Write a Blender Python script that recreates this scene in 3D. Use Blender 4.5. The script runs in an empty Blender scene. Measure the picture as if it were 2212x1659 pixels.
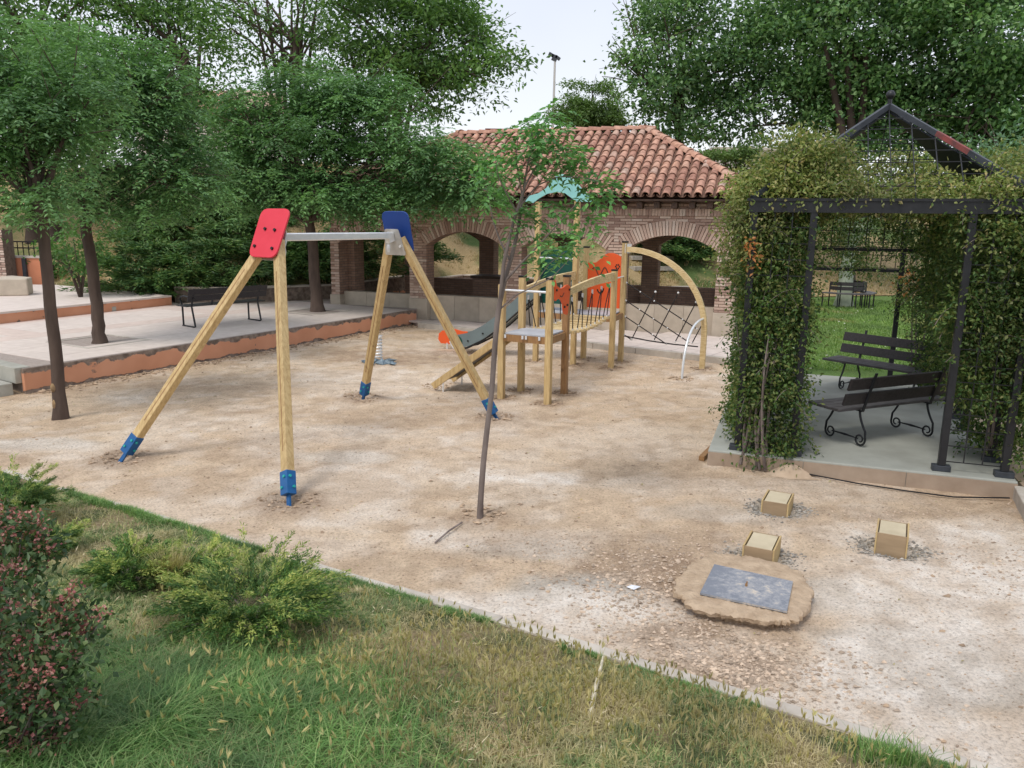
import bpy, math, random
import numpy as np
from mathutils import Vector, Matrix

S = bpy.context.scene
COL = S.collection
rnd = random.Random(7)
R = np.random.RandomState(11)
rad = math.radians

# ------------------------------------------------------------------ camera, world, sun, exposure
CAM_H = 2.6
FOC = 1700.0 / 2212.0            # focal length as a share of the picture width
PITCH = math.atan((829.5 - 478) / 1700.0)
ROLL = 0.013
cam_d = bpy.data.cameras.new('camera')
cam_d.sensor_width = 36.0
cam_d.lens = 36.0 * FOC
cam_d.clip_start = 0.05
cam_d.clip_end = 2000
cam = bpy.data.objects.new('camera', cam_d)
COL.objects.link(cam)
cam.matrix_world = (Matrix.Translation((0, 0, CAM_H)) @ Matrix.Rotation(rad(90) - PITCH, 4, 'X')
                    @ Matrix.Rotation(ROLL, 4, 'Z'))
S.camera = cam

w = bpy.data.worlds.new('World')
S.world = w
w.use_nodes = True
nt = w.node_tree
for n in list(nt.nodes):
    nt.nodes.remove(n)
SUN_EL, SUN_AZ = rad(58), rad(215)       # azimuth clockwise from +Y (compass)
sky = nt.nodes.new('ShaderNodeTexSky')
sky.sky_type = 'NISHITA'
sky.sun_disc = False
sky.sun_elevation = SUN_EL
sky.sun_rotation = SUN_AZ
tc = nt.nodes.new('ShaderNodeTexCoord')
sep = nt.nodes.new('ShaderNodeSeparateXYZ')
nt.links.new(tc.outputs['Generated'], sep.inputs[0])
cr = nt.nodes.new('ShaderNodeValToRGB')
cr.color_ramp.elements[0].position = 0.0
cr.color_ramp.elements[0].color = (1.0, 1.0, 1.0, 1)
cr.color_ramp.elements[1].position = 0.28
cr.color_ramp.elements[1].color = (0.80, 0.84, 0.935, 1)
nt.links.new(sep.outputs[2], cr.inputs[0])
nz = nt.nodes.new('ShaderNodeTexNoise')
nz.inputs['Scale'].default_value = 2.2
nz.inputs['Detail'].default_value = 4
nt.links.new(tc.outputs['Generated'], nz.inputs['Vector'])
mr = nt.nodes.new('ShaderNodeMapRange')
mr.inputs[1].default_value = 0.3
mr.inputs[2].default_value = 0.7
mr.inputs[3].default_value = 6.4
mr.inputs[4].default_value = 7.4
nt.links.new(nz.outputs[0], mr.inputs[0])
vm = nt.nodes.new('ShaderNodeVectorMath')
vm.operation = 'SCALE'
nt.links.new(cr.outputs[0], vm.inputs[0])
nt.links.new(mr.outputs[0], vm.inputs['Scale'])
mx = nt.nodes.new('ShaderNodeMixRGB')
mx.inputs[0].default_value = 0.86
nt.links.new(sky.outputs[0], mx.inputs[1])
nt.links.new(vm.outputs[0], mx.inputs[2])
bg = nt.nodes.new('ShaderNodeBackground')
bg.inputs[1].default_value = 0.12
nt.links.new(mx.outputs[0], bg.inputs[0])
wo = nt.nodes.new('ShaderNodeOutputWorld')
nt.links.new(bg.outputs[0], wo.inputs[0])

sd = bpy.data.lights.new('sun', 'SUN')
sd.energy = 1.4
sd.angle = rad(18)
sd.color = (1.0, 0.95, 0.87)
sun = bpy.data.objects.new('sun', sd)
COL.objects.link(sun)
sdir = Vector((math.sin(SUN_AZ) * math.cos(SUN_EL), math.cos(SUN_AZ) * math.cos(SUN_EL), math.sin(SUN_EL)))
sun.rotation_euler = sdir.to_track_quat('Z', 'Y').to_euler()
sun.location = (0, 0, 30)

S.view_settings.view_transform = 'Standard'
S.view_settings.look = 'None'
S.view_settings.gamma = 1
S.view_settings.use_curve_mapping = False
S.view_settings.exposure = 0.48
S.cycles.max_bounces = 6
S.cycles.transparent_max_bounces = 6

# ------------------------------------------------------------------ helpers: survey
cR, sR, cP, sP = math.cos(ROLL), math.sin(ROLL), math.cos(PITCH), math.sin(PITCH)


def ray(x, y):
    u = x - 1106.0
    v = y - 829.5
    u, v = u * cR + v * sR, -u * sR + v * cR
    return np.array([u, 1700 * cP - v * sP, -1700 * sP - v * cP])


def G(x, y, z=0.0):                      # survey: where the sight line meets height z
    d = ray(x, y)
    return d * (z - CAM_H) / d[2] + np.array([0, 0, CAM_H])


def at(x, y, Y):                         # survey: point of a sight line at distance Y
    d = ray(x, y)
    return d * Y / d[1] + np.array([0, 0, CAM_H])


# ------------------------------------------------------------------ helpers: noise
def vnoise(x, y, seed=0):
    x = np.asarray(x, float)
    y = np.asarray(y, float)
    xi = np.floor(x).astype(np.int64)
    yi = np.floor(y).astype(np.int64)
    fx = x - xi
    fy = y - yi
    fx = fx * fx * (3 - 2 * fx)
    fy = fy * fy * (3 - 2 * fy)

    def h(a, b):
        n = (a * 374761393 + b * 668265263 + seed * 974711) & 0xffffffff
        n = ((n ^ (n >> 13)) * 1274126177) & 0xffffffff
        return ((n ^ (n >> 16)) & 0xffff) / 65535.0
    return ((h(xi, yi) * (1 - fx) + h(xi + 1, yi) * fx) * (1 - fy)
            + (h(xi, yi + 1) * (1 - fx) + h(xi + 1, yi + 1) * fx) * fy)


def fbm(x, y, sc, oc=4, seed=0):
    a, t, s = 1.0, 0.0, 0.0
    x = np.asarray(x, float) * sc
    y = np.asarray(y, float) * sc
    for i in range(oc):
        t = t + a * vnoise(x, y, seed + i * 17)
        s += a
        a *= 0.5
        x = x * 2.03 + 11.3
        y = y * 2.03 + 5.7
    return t / s


def sstep(a, b, x):
    t = np.clip((np.asarray(x, float) - a) / (b - a), 0, 1)
    return t * t * (3 - 2 * t)


# ------------------------------------------------------------------ helpers: meshes
def mesh_np(name, V, F):
    """V (n,3); F a list of (m,k) integer arrays"""
    me = bpy.data.meshes.new(name)
    V = np.ascontiguousarray(V, dtype=np.float32)
    F = [np.asarray(f, dtype=np.int32) for f in F if len(f)]
    nl = sum(f.size for f in F)
    npoly = sum(len(f) for f in F)
    me.vertices.add(len(V))
    me.vertices.foreach_set('co', V.ravel())
    me.loops.add(nl)
    me.loops.foreach_set('vertex_index', np.concatenate([f.ravel() for f in F]))
    me.polygons.add(npoly)
    tot = np.concatenate([np.full(len(f), f.shape[1], np.int32) for f in F])
    st = np.concatenate([[0], np.cumsum(tot)[:-1]]).astype(np.int32)
    me.polygons.foreach_set('loop_start', st)
    me.polygons.foreach_set('loop_total', tot)
    me.update(calc_edges=True)
    me.polygons.foreach_set('use_smooth', np.zeros(npoly, bool))
    return me


BOXF = np.array([[0, 3, 2, 1], [4, 5, 6, 7], [0, 1, 5, 4], [1, 2, 6, 5], [2, 3, 7, 6], [3, 0, 4, 7]])


class MB:
    def __init__(s):
        s.V = []
        s.F = {}
        s.n = 0

    def add(s, V, F):
        V = np.asarray(V, float).reshape(-1, 3)
        for f in (F if isinstance(F, list) else [F]):
            f = np.asarray(f, int)
            if len(f):
                s.F.setdefault(f.shape[1], []).append(f + s.n)
        s.V.append(V)
        s.n += len(V)
        return s

    def box(s, x0, x1, y0, y1, z0, z1):
        return s.add([(x0, y0, z0), (x1, y0, z0), (x1, y1, z0), (x0, y1, z0),
                      (x0, y0, z1), (x1, y0, z1), (x1, y1, z1), (x0, y1, z1)], BOXF)

    def obox(s, c, a, b, h):
        """box from centre and three half vectors"""
        c, a, b, h = (np.asarray(q, float) for q in (c, a, b, h))
        return s.add([c - a - b - h, c + a - b - h, c + a + b - h, c - a + b - h,
                      c - a - b + h, c + a - b + h, c + a + b + h, c - a + b + h], BOXF)

    def beam(s, p, q, wd, th, up=(0, 0, 1)):
        """square bar from p to q; wd across, th along up"""
        p = np.asarray(p, float)
        q = np.asarray(q, float)
        t = q - p
        L = np.linalg.norm(t)
        t = t / L
        u = np.asarray(up, float)
        sd_ = np.cross(t, u)
        if np.linalg.norm(sd_) < 1e-4:
            sd_ = np.cross(t, (1, 0, 0))
        sd_ /= np.linalg.norm(sd_)
        u = np.cross(sd_, t)
        return s.obox((p + q) / 2, t * L / 2, sd_ * wd / 2, u * th / 2)

    def tube(s, pts, rr, n=8, caps=True):
        pts = np.asarray(pts, float)
        m = len(pts)
        rr = np.full(m, rr, float) if np.isscalar(rr) else np.asarray(rr, float)
        T = np.gradient(pts, axis=0)
        T /= np.linalg.norm(T, axis=1)[:, None] + 1e-12
        ref = np.array([0, 0, 1.0]) if abs(T[0][2]) < 0.9 else np.array([1.0, 0, 0])
        V = []
        a = np.arange(n) * 2 * math.pi / n
        u = np.cross(ref, T[0])
        u /= np.linalg.norm(u)
        for i in range(m):
            u = u - T[i] * np.dot(u, T[i])
            u /= np.linalg.norm(u) + 1e-12
            v = np.cross(T[i], u)
            V.append(pts[i] + rr[i] * (np.cos(a)[:, None] * u + np.sin(a)[:, None] * v))
        V = np.concatenate(V)
        F = []
        for i in range(m - 1):
            b = i * n
            for k in range(n):
                k2 = (k + 1) % n
                F.append((b + k, b + k2, b + n + k2, b + n + k))
        Fs = [np.array(F)]
        if caps:
            Fs.append(np.array([list(range(n))[::-1]]))
            Fs.append(np.array([list(range((m - 1) * n, m * n))]))
        return s.add(V, Fs)

    def cyl(s, p, q, r, n=12):
        return s.tube([p, q], r, n)

    def prism(s, poly, z0, z1):
        """vertical prism of a 2D polygon given counter-clockwise"""
        m = len(poly)
        V = [(x, y, z0) for x, y in poly] + [(x, y, z1) for x, y in poly]
        F = [[i, (i + 1) % m, m + (i + 1) % m, m + i] for i in range(m)]
        return s.add(V, [np.array(F), np.array([list(range(m))[::-1]]), np.array([list(range(m, 2 * m))])])

    def plate(s, poly, o, ex, ey, th):
        """thick flat panel: polygon in the plane (ex, ey) at o, extruded both ways along the normal"""
        o, ex, ey = (np.asarray(q, float) for q in (o, ex, ey))
        nn = np.cross(ex, ey)
        nn /= np.linalg.norm(nn)
        m = len(poly)
        A = np.array([o + ex * x + ey * y for x, y in poly])
        V = np.concatenate([A - nn * th / 2, A + nn * th / 2])
        F = [[i, (i + 1) % m, m + (i + 1) % m, m + i] for i in range(m)]
        return s.add(V, [np.array(F), np.array([list(range(m))[::-1]]), np.array([list(range(m, 2 * m))])])

    def ball(s, c, r, n=10, sz=1.0):
        pts = []
        rr = []
        for i in range(n // 2 + 2):
            t = math.pi * i / (n // 2 + 1)
            pts.append((c[0], c[1], c[2] - r * sz * math.cos(t)))
            rr.append(max(1e-4, r * math.sin(t)))
        return s.tube(pts, rr, n)

    def mesh(s, name, off=(0, 0, 0)):
        V = np.concatenate(s.V) - np.asarray(off, float)
        return mesh_np(name, V, [np.concatenate(f) for f in s.F.values()])


def tag(o, label=None, cat=None, group=None, kind=None):
    if label:
        o['label'] = label
    if cat:
        o['category'] = cat
    if group:
        o['group'] = group
    if kind:
        o['kind'] = kind
    return o


def smooth(me, ang=None):
    me.polygons.foreach_set('use_smooth', np.ones(len(me.polygons), bool))
    if ang is not None:
        try:
            me.set_sharp_from_angle(angle=rad(ang))
        except Exception:
            pass


def root_of(o):
    while o.parent:
        o = o.parent
    return o


def link(name, me, m, parent=None, loc=None, sm=None, bev=None):
    """one mesh object; a child keeps its thing's own coordinates"""
    if m and not len(me.materials):
        me.materials.append(m)
    o = bpy.data.objects.new(name, me)
    COL.objects.link(o)
    if parent:
        o.parent = parent
    if loc is not None:
        o.location = loc
    if sm is not None:
        smooth(me, sm)
    if bev:
        b = o.modifiers.new('bevel', 'BEVEL')
        b.width = bev
        b.segments = 2
        b.limit_method = 'ANGLE'
    return o


def thing(name, base, label, cat, group=None, rz=0):
    o = bpy.data.objects.new(name, None)
    COL.objects.link(o)
    o.location = base
    o.rotation_euler = (0, 0, rz)
    o.empty_display_size = 0.2
    return tag(o, label, cat, group)


def part(name, mb, m, parent, world=True, sm=None, bev=None, label=None, kind=None):
    """world=True: mb is in world coordinates and the thing has no rotation"""
    off = root_of(parent).location if world else (0, 0, 0)
    o = link(name, mb.mesh(name, off), m, parent, None, sm, bev)
    if label:
        o['label'] = label
    if kind:
        o['kind'] = kind
    return o


def solo(name, mb, m, base, label=None, cat=None, group=None, kind=None, sm=None, bev=None):
    o = link(name, mb.mesh(name, base), m, None, base, sm, bev)
    return tag(o, label, cat, group, kind)


def copy_tree(o, parent=None):
    c = o.copy()
    COL.objects.link(c)
    if parent:
        c.parent = parent
    for ch in list(o.children):
        copy_tree(ch, c)
    return c


# ------------------------------------------------------------------ helpers: materials
def new_mat(name):
    m = bpy.data.materials.new(name)
    m.use_nodes = True
    t = m.node_tree
    b = t.nodes['Principled BSDF']
    return m, t, b


def N(t, kind, **kw):
    n = t.nodes.new(kind)
    for k, v in kw.items():
        setattr(n, k, v)
    return n


def ramp(t, fac, stops):
    r = N(t, 'ShaderNodeValToRGB')
    e = r.color_ramp.elements
    while len(e) < len(stops):
        e.new(0.5)
    for i, (p, c) in enumerate(stops):
        e[i].position = p
        e[i].color = (c[0], c[1], c[2], 1)
    t.links.new(fac, r.inputs[0])
    return r.outputs[0]


def noise(t, vec, sc, det=4, rough=0.55, dist=0.0):
    n = N(t, 'ShaderNodeTexNoise')
    n.inputs['Scale'].default_value = sc
    n.inputs['Detail'].default_value = det
    n.inputs['Roughness'].default_value = rough
    n.inputs['Distortion'].default_value = dist
    if vec is not None:
        t.links.new(vec, n.inputs['Vector'])
    return n.outputs[0]


def mixc(t, fac, a, b, mode='MIX'):
    m = N(t, 'ShaderNodeMixRGB', blend_type=mode)
    for i, q in ((0, fac), (1, a), (2, b)):
        if hasattr(q, 'is_linked') or hasattr(q, 'links'):
            t.links.new(q, m.inputs[i])
        elif i == 0:
            m.inputs[0].default_value = q
        else:
            m.inputs[i].default_value = (q[0], q[1], q[2], 1)
    return m.outputs[0]


def coords(t, kind='Object', scale=None, shift=True):
    c = N(t, 'ShaderNodeTexCoord').outputs[kind]
    if shift:                                # alike pieces share a mesh: move the grain with each piece
        ad = N(t, 'ShaderNodeVectorMath', operation='ADD')
        t.links.new(c, ad.inputs[0])
        t.links.new(N(t, 'ShaderNodeObjectInfo').outputs['Location'], ad.inputs[1])
        c = ad.outputs[0]
    if scale:
        mp = N(t, 'ShaderNodeMapping')
        mp.inputs['Scale'].default_value = scale
        t.links.new(c, mp.inputs['Vector'])
        c = mp.outputs[0]
    return c


def bump(t, b, h, strength=0.3, dist=0.01):
    n = N(t, 'ShaderNodeBump')
    n.inputs['Strength'].default_value = strength
    n.inputs['Distance'].default_value = dist
    t.links.new(h, n.inputs['Height'])
    t.links.new(n.outputs[0], b.inputs['Normal'])


def rand_id(t):
    """random per object plus random per loose piece"""
    a = N(t, 'ShaderNodeObjectInfo').outputs['Random']
    g = N(t, 'ShaderNodeNewGeometry').outputs['Random Per Island']
    m = N(t, 'ShaderNodeMath', operation='ADD')
    t.links.new(a, m.inputs[0])
    t.links.new(g, m.inputs[1])
    f = N(t, 'ShaderNodeMath', operation='FRACT')
    t.links.new(m.outputs[0], f.inputs[0])
    return f.outputs[0]


def mat(name, c1, c2=None, sc=6, rough=0.7, bs=0.25, bd=0.005, bsc=None, vary=0.0, metal=0.0, spec=0.4,
        grain=None, det=5):
    """two-tone surface with noise, optional piece-to-piece variation"""
    m, t, b = new_mat(name)
    v = coords(t, 'Object', grain)
    f = noise(t, v, sc, det)
    c2 = c2 or tuple(q * 0.75 for q in c1)
    col = ramp(t, f, [(0.3, c2), (0.7, c1)])
    if vary:
        r = rand_id(t)
        dk = ramp(t, r, [(0.0, (1 - vary,) * 3), (1.0, (1 + vary * 0.6,) * 3)])
        col = mixc(t, 1.0, col, dk, 'MULTIPLY')
    t.links.new(col, b.inputs['Base Color'])
    b.inputs['Roughness'].default_value = rough
    b.inputs['Metallic'].default_value = metal
    b.inputs['Specular IOR Level'].default_value = spec
    if bs:
        bump(t, b, noise(t, v, bsc or sc * 4, 5), bs, bd)
    return m


def leafmat(name, cols, trans=0.3, patch=None, rough=0.48, psc=0.8):
    m, t, b = new_mat(name)
    r = rand_id(t)
    n_ = len(cols)
    col = ramp(t, r, [(i / max(1, n_ - 1), c) for i, c in enumerate(cols)])
    f = noise(t, coords(t, 'Object'), psc, 2)
    shade = ramp(t, f, [(0.35, (0.72, 0.72, 0.74)), (0.65, (1.25, 1.22, 1.1))])
    col = mixc(t, 1.0, col, shade, 'MULTIPLY')
    if patch:
        fp = noise(t, coords(t, 'Object'), patch[1], 3)
        fr = ramp(t, fp, [(patch[2], (0, 0, 0)), (patch[2] + 0.12, (1, 1, 1))])
        alt = ramp(t, r, [(0.0, patch[0][0]), (1.0, patch[0][1])])
        col = mixc(t, fr, col, alt)
    t.links.new(col, b.inputs['Base Color'])
    b.inputs['Roughness'].default_value = rough
    b.inputs['Specular IOR Level'].default_value = 0.35
    tr = N(t, 'ShaderNodeBsdfTranslucent')
    tc_ = mixc(t, 1.0, col, (1.2, 1.35, 0.7), 'MULTIPLY')
    t.links.new(tc_, tr.inputs['Color'])
    ms = N(t, 'ShaderNodeMixShader')
    ms.inputs[0].default_value = trans
    t.links.new(b.outputs[0], ms.inputs[1])
    t.links.new(tr.outputs[0], ms.inputs[2])
    t.links.new(ms.outputs[0], t.nodes['Material Output'].inputs[0])
    return m


def wood(name, c1, c2, axis_scale=(6, 6, 0.7), rough=0.6, vary=0.12):
    m, t, b = new_mat(name)
    v = coords(t, 'Object', axis_scale)
    f = noise(t, v, 6, 6, 0.6, 0.6)
    f2 = noise(t, coords(t, 'Object'), 7, 3)
    col = ramp(t, f, [(0.32, c2), (0.62, c1)])
    knots = ramp(t, f2, [(0.24, (0.45, 0.36, 0.3)), (0.33, (1, 1, 1))])
    col = mixc(t, 0.8, col, knots, 'MULTIPLY')
    if vary:
        dk = ramp(t, rand_id(t), [(0.0, (1 - vary,) * 3), (1.0, (1 + vary,) * 3)])
        col = mixc(t, 1.0, col, dk, 'MULTIPLY')
    t.links.new(col, b.inputs['Base Color'])
    b.inputs['Roughness'].default_value = rough
    bump(t, b, f, 0.35, 0.003)
    return m


M = {}
M['wood'] = wood('pine_wood', (0.60, 0.44, 0.215), (0.42, 0.275, 0.115))
M['wood_h'] = wood('pine_wood_plank', (0.68, 0.53, 0.29), (0.48, 0.33, 0.14), (2, 2, 9))
M['wood_brown'] = wood('brown_wood', (0.36, 0.20, 0.08), (0.22, 0.11, 0.045))
M['blue'] = mat('blue_steel', (0.016, 0.12, 0.33), (0.012, 0.095, 0.27), 8, 0.42, 0.1)
M['blue_panel'] = mat('blue_panel', (0.012, 0.055, 0.26), (0.010, 0.045, 0.22), 5, 0.5, 0.05)
M['teal_cap'] = mat('teal_bolt_cap', (0.03, 0.42, 0.40), None, 8, 0.4, 0)
M['red_panel'] = mat('red_panel', (0.72, 0.045, 0.075), (0.66, 0.035, 0.06), 5, 0.55, 0.05)
M['orange'] = mat('orange_panel', (0.83, 0.12, 0.025), (0.77, 0.10, 0.02), 5, 0.5, 0.05)
M['green_panel'] = mat('dark_green_panel', (0.008, 0.085, 0.065), (0.006, 0.07, 0.055), 5, 0.35, 0.05)
M['aqua'] = mat('pale_aqua_panel', (0.28, 0.60, 0.58), (0.25, 0.55, 0.54), 5, 0.45, 0.05)
M['slate'] = mat('slate_grey_panel', (0.17, 0.215, 0.22), (0.145, 0.185, 0.19), 5, 0.5, 0.05)
M['black'] = mat('black_fitting', (0.012, 0.012, 0.013), None, 8, 0.45, 0)
M['rope'] = mat('dark_rope', (0.03, 0.025, 0.025), None, 60, 0.9, 0.5)
M['white_plastic'] = mat('white_plastic', (0.75, 0.75, 0.75), None, 8, 0.4, 0)
M['steel'] = mat('galvanised_steel', (0.86, 0.87, 0.88), (0.74, 0.76, 0.78), 9, 0.3, 0.05, metal=0.45)
M['steel_plate'] = mat('steel_plate', (0.55, 0.53, 0.50), (0.43, 0.42, 0.40), 12, 0.5, 0.05, metal=0.5)
M['deck'] = mat('pale_grey_deck', (0.50, 0.52, 0.56), (0.42, 0.44, 0.48), 9, 0.5, 0.1)
M['iron'] = mat('black_iron', (0.020, 0.021, 0.025), (0.012, 0.013, 0.016), 9, 0.42, 0.15)
M['iron_grey'] = mat('weathered_iron', (0.055, 0.062, 0.075), (0.03, 0.034, 0.042), 9, 0.5, 0.15)
M['bench_wood'] = wood('dark_bench_wood', (0.040, 0.034, 0.036), (0.018, 0.015, 0.016), (6, 6, 6), 0.5)
M['bench_seat'] = wood('grey_bench_wood', (0.12, 0.11, 0.115), (0.045, 0.04, 0.042), (1.2, 8, 8), 0.55)
M['sheet'] = mat('dark_blue_grey_sheet', (.035, .042, .06), (.022, .027, .04), 6, .6, .1)
M['concrete'] = mat('concrete', (0.44, 0.43, 0.38), (0.33, 0.32, 0.275), 5, 0.85, 0.5, 0.004, 50)
M['slab'] = mat('gazebo_concrete', (0.40, 0.41, 0.37), (0.30, 0.305, 0.27), 2.2, 0.85, 0.4, 0.004, 40)
M['slab_side'] = mat('mud_stained_concrete', (0.40, 0.31, 0.235), (0.30, 0.225, 0.165), 4, 0.9, 0.5, 0.004, 40)
M['kerb'] = mat('pale_kerb', (0.58, 0.53, 0.465), (0.44, 0.39, 0.335), 7, 0.85, 0.5, 0.004, 60, vary=0.1)
M['stone'] = mat('pale_stone', (0.56, 0.48, 0.385), (0.43, 0.365, 0.29), 4, 0.85, 0.4, 0.004, 30, vary=0.12)
M['paver'] = mat('pinkish_paver', (0.72, 0.625, 0.565), (0.62, 0.53, 0.475), 5, 0.85, 0.3, 0.003, 50, vary=0.035)
M['paver_pink'] = mat('pink_paver', (0.70, 0.575, 0.51), (0.60, 0.485, 0.425), 5, 0.85, 0.3, 0.003, 50, vary=0.035)
M['joint'] = mat('paver_joint', (0.42, 0.35, 0.31), None, 20, 0.95, 0.4)
M['collar'] = mat('rough_concrete_collar', (0.55, 0.42, 0.295), (0.38, 0.275, 0.185), 11, 0.97, 1.0, 0.02, 34, vary=0)
M['bark'] = mat('dark_bark', (0.125, 0.088, 0.07), (0.055, 0.038, 0.031), 5, 0.95, 1.0, 0.02, 16, grain=(1, 1, 0.25))
M['bark_young'] = mat('young_bark', (0.25, 0.205, 0.185), (0.12, 0.092, 0.082), 8, 0.85, 0.7, 0.006, 25, grain=(1, 1, 0.4))
M['bark_far'] = mat('far_bark', (0.10, 0.07, 0.055), (0.05, 0.035, 0.028), 3, 0.95, 0.4)
M['bark_raw'] = mat('stripped_bark', (0.36, 0.24, 0.12), (0.17, 0.11, 0.07), 12, 0.9, 0.8, 0.01)
M['soil'] = mat('dark_soil', (0.24, 0.15, 0.095), (0.13, 0.08, 0.05), 9, 1.0, 1.0, 0.03, 20)
M['rubble'] = mat('soil_clods', (0.50, 0.375, 0.265), (0.37, 0.265, 0.18), 9, 1.0, 0.6, 0.01, 30, vary=0.4)
M['pebble'] = mat('pebbles', (0.60, 0.48, 0.37), (0.44, 0.335, 0.25), 15, 0.95, 0.3, vary=0.42)
M['gravel'] = mat('grey_gravel', (0.40, 0.37, 0.33), (0.25, 0.23, 0.20), 15, 0.95, 0.3, vary=0.5)
M['rooftile'] = None
M['beam'] = wood('dark_roof_timber', (0.10, 0.055, 0.035), (0.05, 0.028, 0.018), (3, 3, 3))
M['white_wall'] = mat('whitewashed_wall', (0.72, 0.64, 0.60), (0.62, 0.54, 0.50), 0.8, 0.9, 0.1)
M['glass'] = mat('window_glass', (0.05, 0.06, 0.07), None, 2, 0.1, 0)
M['block_wood'] = mat('plywood_side', (0.38, 0.275, 0.17), (0.28, 0.20, 0.12), 4, 0.8, 0.4, 0.003, 30, grain=(1, 1, 5))
M['block_rim'] = mat('pale_board_rim', (0.56, 0.42, 0.21), (0.44, 0.31, 0.15), 6, 0.8, 0.4, 0.003, 30)
M['block_top'] = mat('block_top_mortar', (0.60, 0.52, 0.37), (0.47, 0.40, 0.275), 5, 0.95, 0.5, 0.004, 40)
M['plastic'] = mat('blue_grey_wrap', (0.27, 0.36, 0.42), (0.06, 0.09, 0.12), 14, 0.35, 0.6, 0.02, 12)
M['paper'] = mat('pale_paper', (0.75, 0.77, 0.82), None, 20, 0.7, 0.2)


def mat_rooftile():
    m, t, b = new_mat('terracotta_roof_tile')
    r = rand_id(t)
    col = ramp(t, r, [(0.0, (0.33, 0.16, 0.115)), (0.25, (0.47, 0.25, 0.18)), (0.5, (0.54, 0.31, 0.225)),
                      (0.75, (0.58, 0.32, 0.22)), (1.0, (0.50, 0.36, 0.29))])
    f = noise(t, coords(t, 'Object'), 9, 5)
    st = ramp(t, f, [(0.36, (0.45, 0.42, 0.40)), (0.6, (1.05, 1.05, 1.05))])
    col = mixc(t, 0.7, col, st, 'MULTIPLY')
    t.links.new(col, b.inputs['Base Color'])
    b.inputs['Roughness'].default_value = 0.9
    bump(t, b, noise(t, coords(t, 'Object'), 60, 4), 0.3, 0.004)
    return m


M['rooftile'] = mat_rooftile()
M['channel'] = mat('shade_toned_channel_tile', (.27, .15, .105), (.13, .075, .055), 8, .95, .3, vary=.3)  # darkened tile colour: the shade between cover rows is painted in


def mat_brick():
    m, t, b = new_mat('red_brown_brick')
    r = rand_id(t)
    col = ramp(t, r, [(0.0, (0.34, 0.225, 0.18)), (0.4, (0.50, 0.355, 0.285)), (0.75, (0.58, 0.435, 0.35)), (1.0, (0.62, 0.51, 0.43))])
    f = noise(t, coords(t, 'Object'), 14, 5)
    col = mixc(t, 0.6, col, ramp(t, f, [(0.3, (0.7, 0.68, 0.66)), (0.7, (1.15, 1.15, 1.15))]), 'MULTIPLY')
    t.links.new(col, b.inputs['Base Color'])
    b.inputs['Roughness'].default_value = 0.92
    bump(t, b, noise(t, coords(t, 'Object'), 70, 4), 0.4, 0.004)
    return m


M['brick'] = mat_brick()
M['mortar'] = mat('old_mortar', (0.19, 0.14, 0.11), (0.105, 0.073, 0.055), 12, 0.95, 0.5, 0.006, 50)


def mat_brickwall(name, dark=1.0):
    m, t, b = new_mat(name)
    g = N(t, 'ShaderNodeNewGeometry')
    tcn = coords(t, 'Object', None, False)
    s_ = N(t, 'ShaderNodeSeparateXYZ')
    t.links.new(tcn, s_.inputs[0])
    ad = N(t, 'ShaderNodeMath', operation='ADD')
    t.links.new(s_.outputs[0], ad.inputs[0])
    t.links.new(s_.outputs[1], ad.inputs[1])
    cb = N(t, 'ShaderNodeCombineXYZ')
    t.links.new(ad.outputs[0], cb.inputs[0])
    t.links.new(s_.outputs[2], cb.inputs[1])
    br = N(t, 'ShaderNodeTexBrick')
    br.inputs['Color1'].default_value = (0.40 * dark, 0.255 * dark, 0.19 * dark, 1)
    br.inputs['Color2'].default_value = (0.30 * dark, 0.18 * dark, 0.13 * dark, 1)
    br.inputs['Mortar'].default_value = (0.20 * dark, 0.155 * dark, 0.13 * dark, 1)
    br.inputs['Scale'].default_value = 1.0
    br.inputs['Mortar Size'].default_value = 0.008
    br.inputs['Brick Width'].default_value = 0.25
    br.inputs['Row Height'].default_value = 0.068
    t.links.new(cb.outputs[0], br.inputs['Vector'])
    f = noise(t, tcn, 7, 4)
    col = mixc(t, 0.5, br.outputs[0], ramp(t, f, [(0.3, (0.7, 0.7, 0.7)), (0.7, (1.2, 1.2, 1.2))]), 'MULTIPLY')
    t.links.new(col, b.inputs['Base Color'])
    b.inputs['Roughness'].default_value = 0.92
    iv = N(t, 'ShaderNodeMath', operation='SUBTRACT')
    iv.inputs[0].default_value = 1.0
    t.links.new(br.outputs[1], iv.inputs[1])
    bump(t, b, iv.outputs[0], 0.6, 0.008)
    return m


M['brickwall'] = mat_brickwall('brick_courses')


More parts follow.
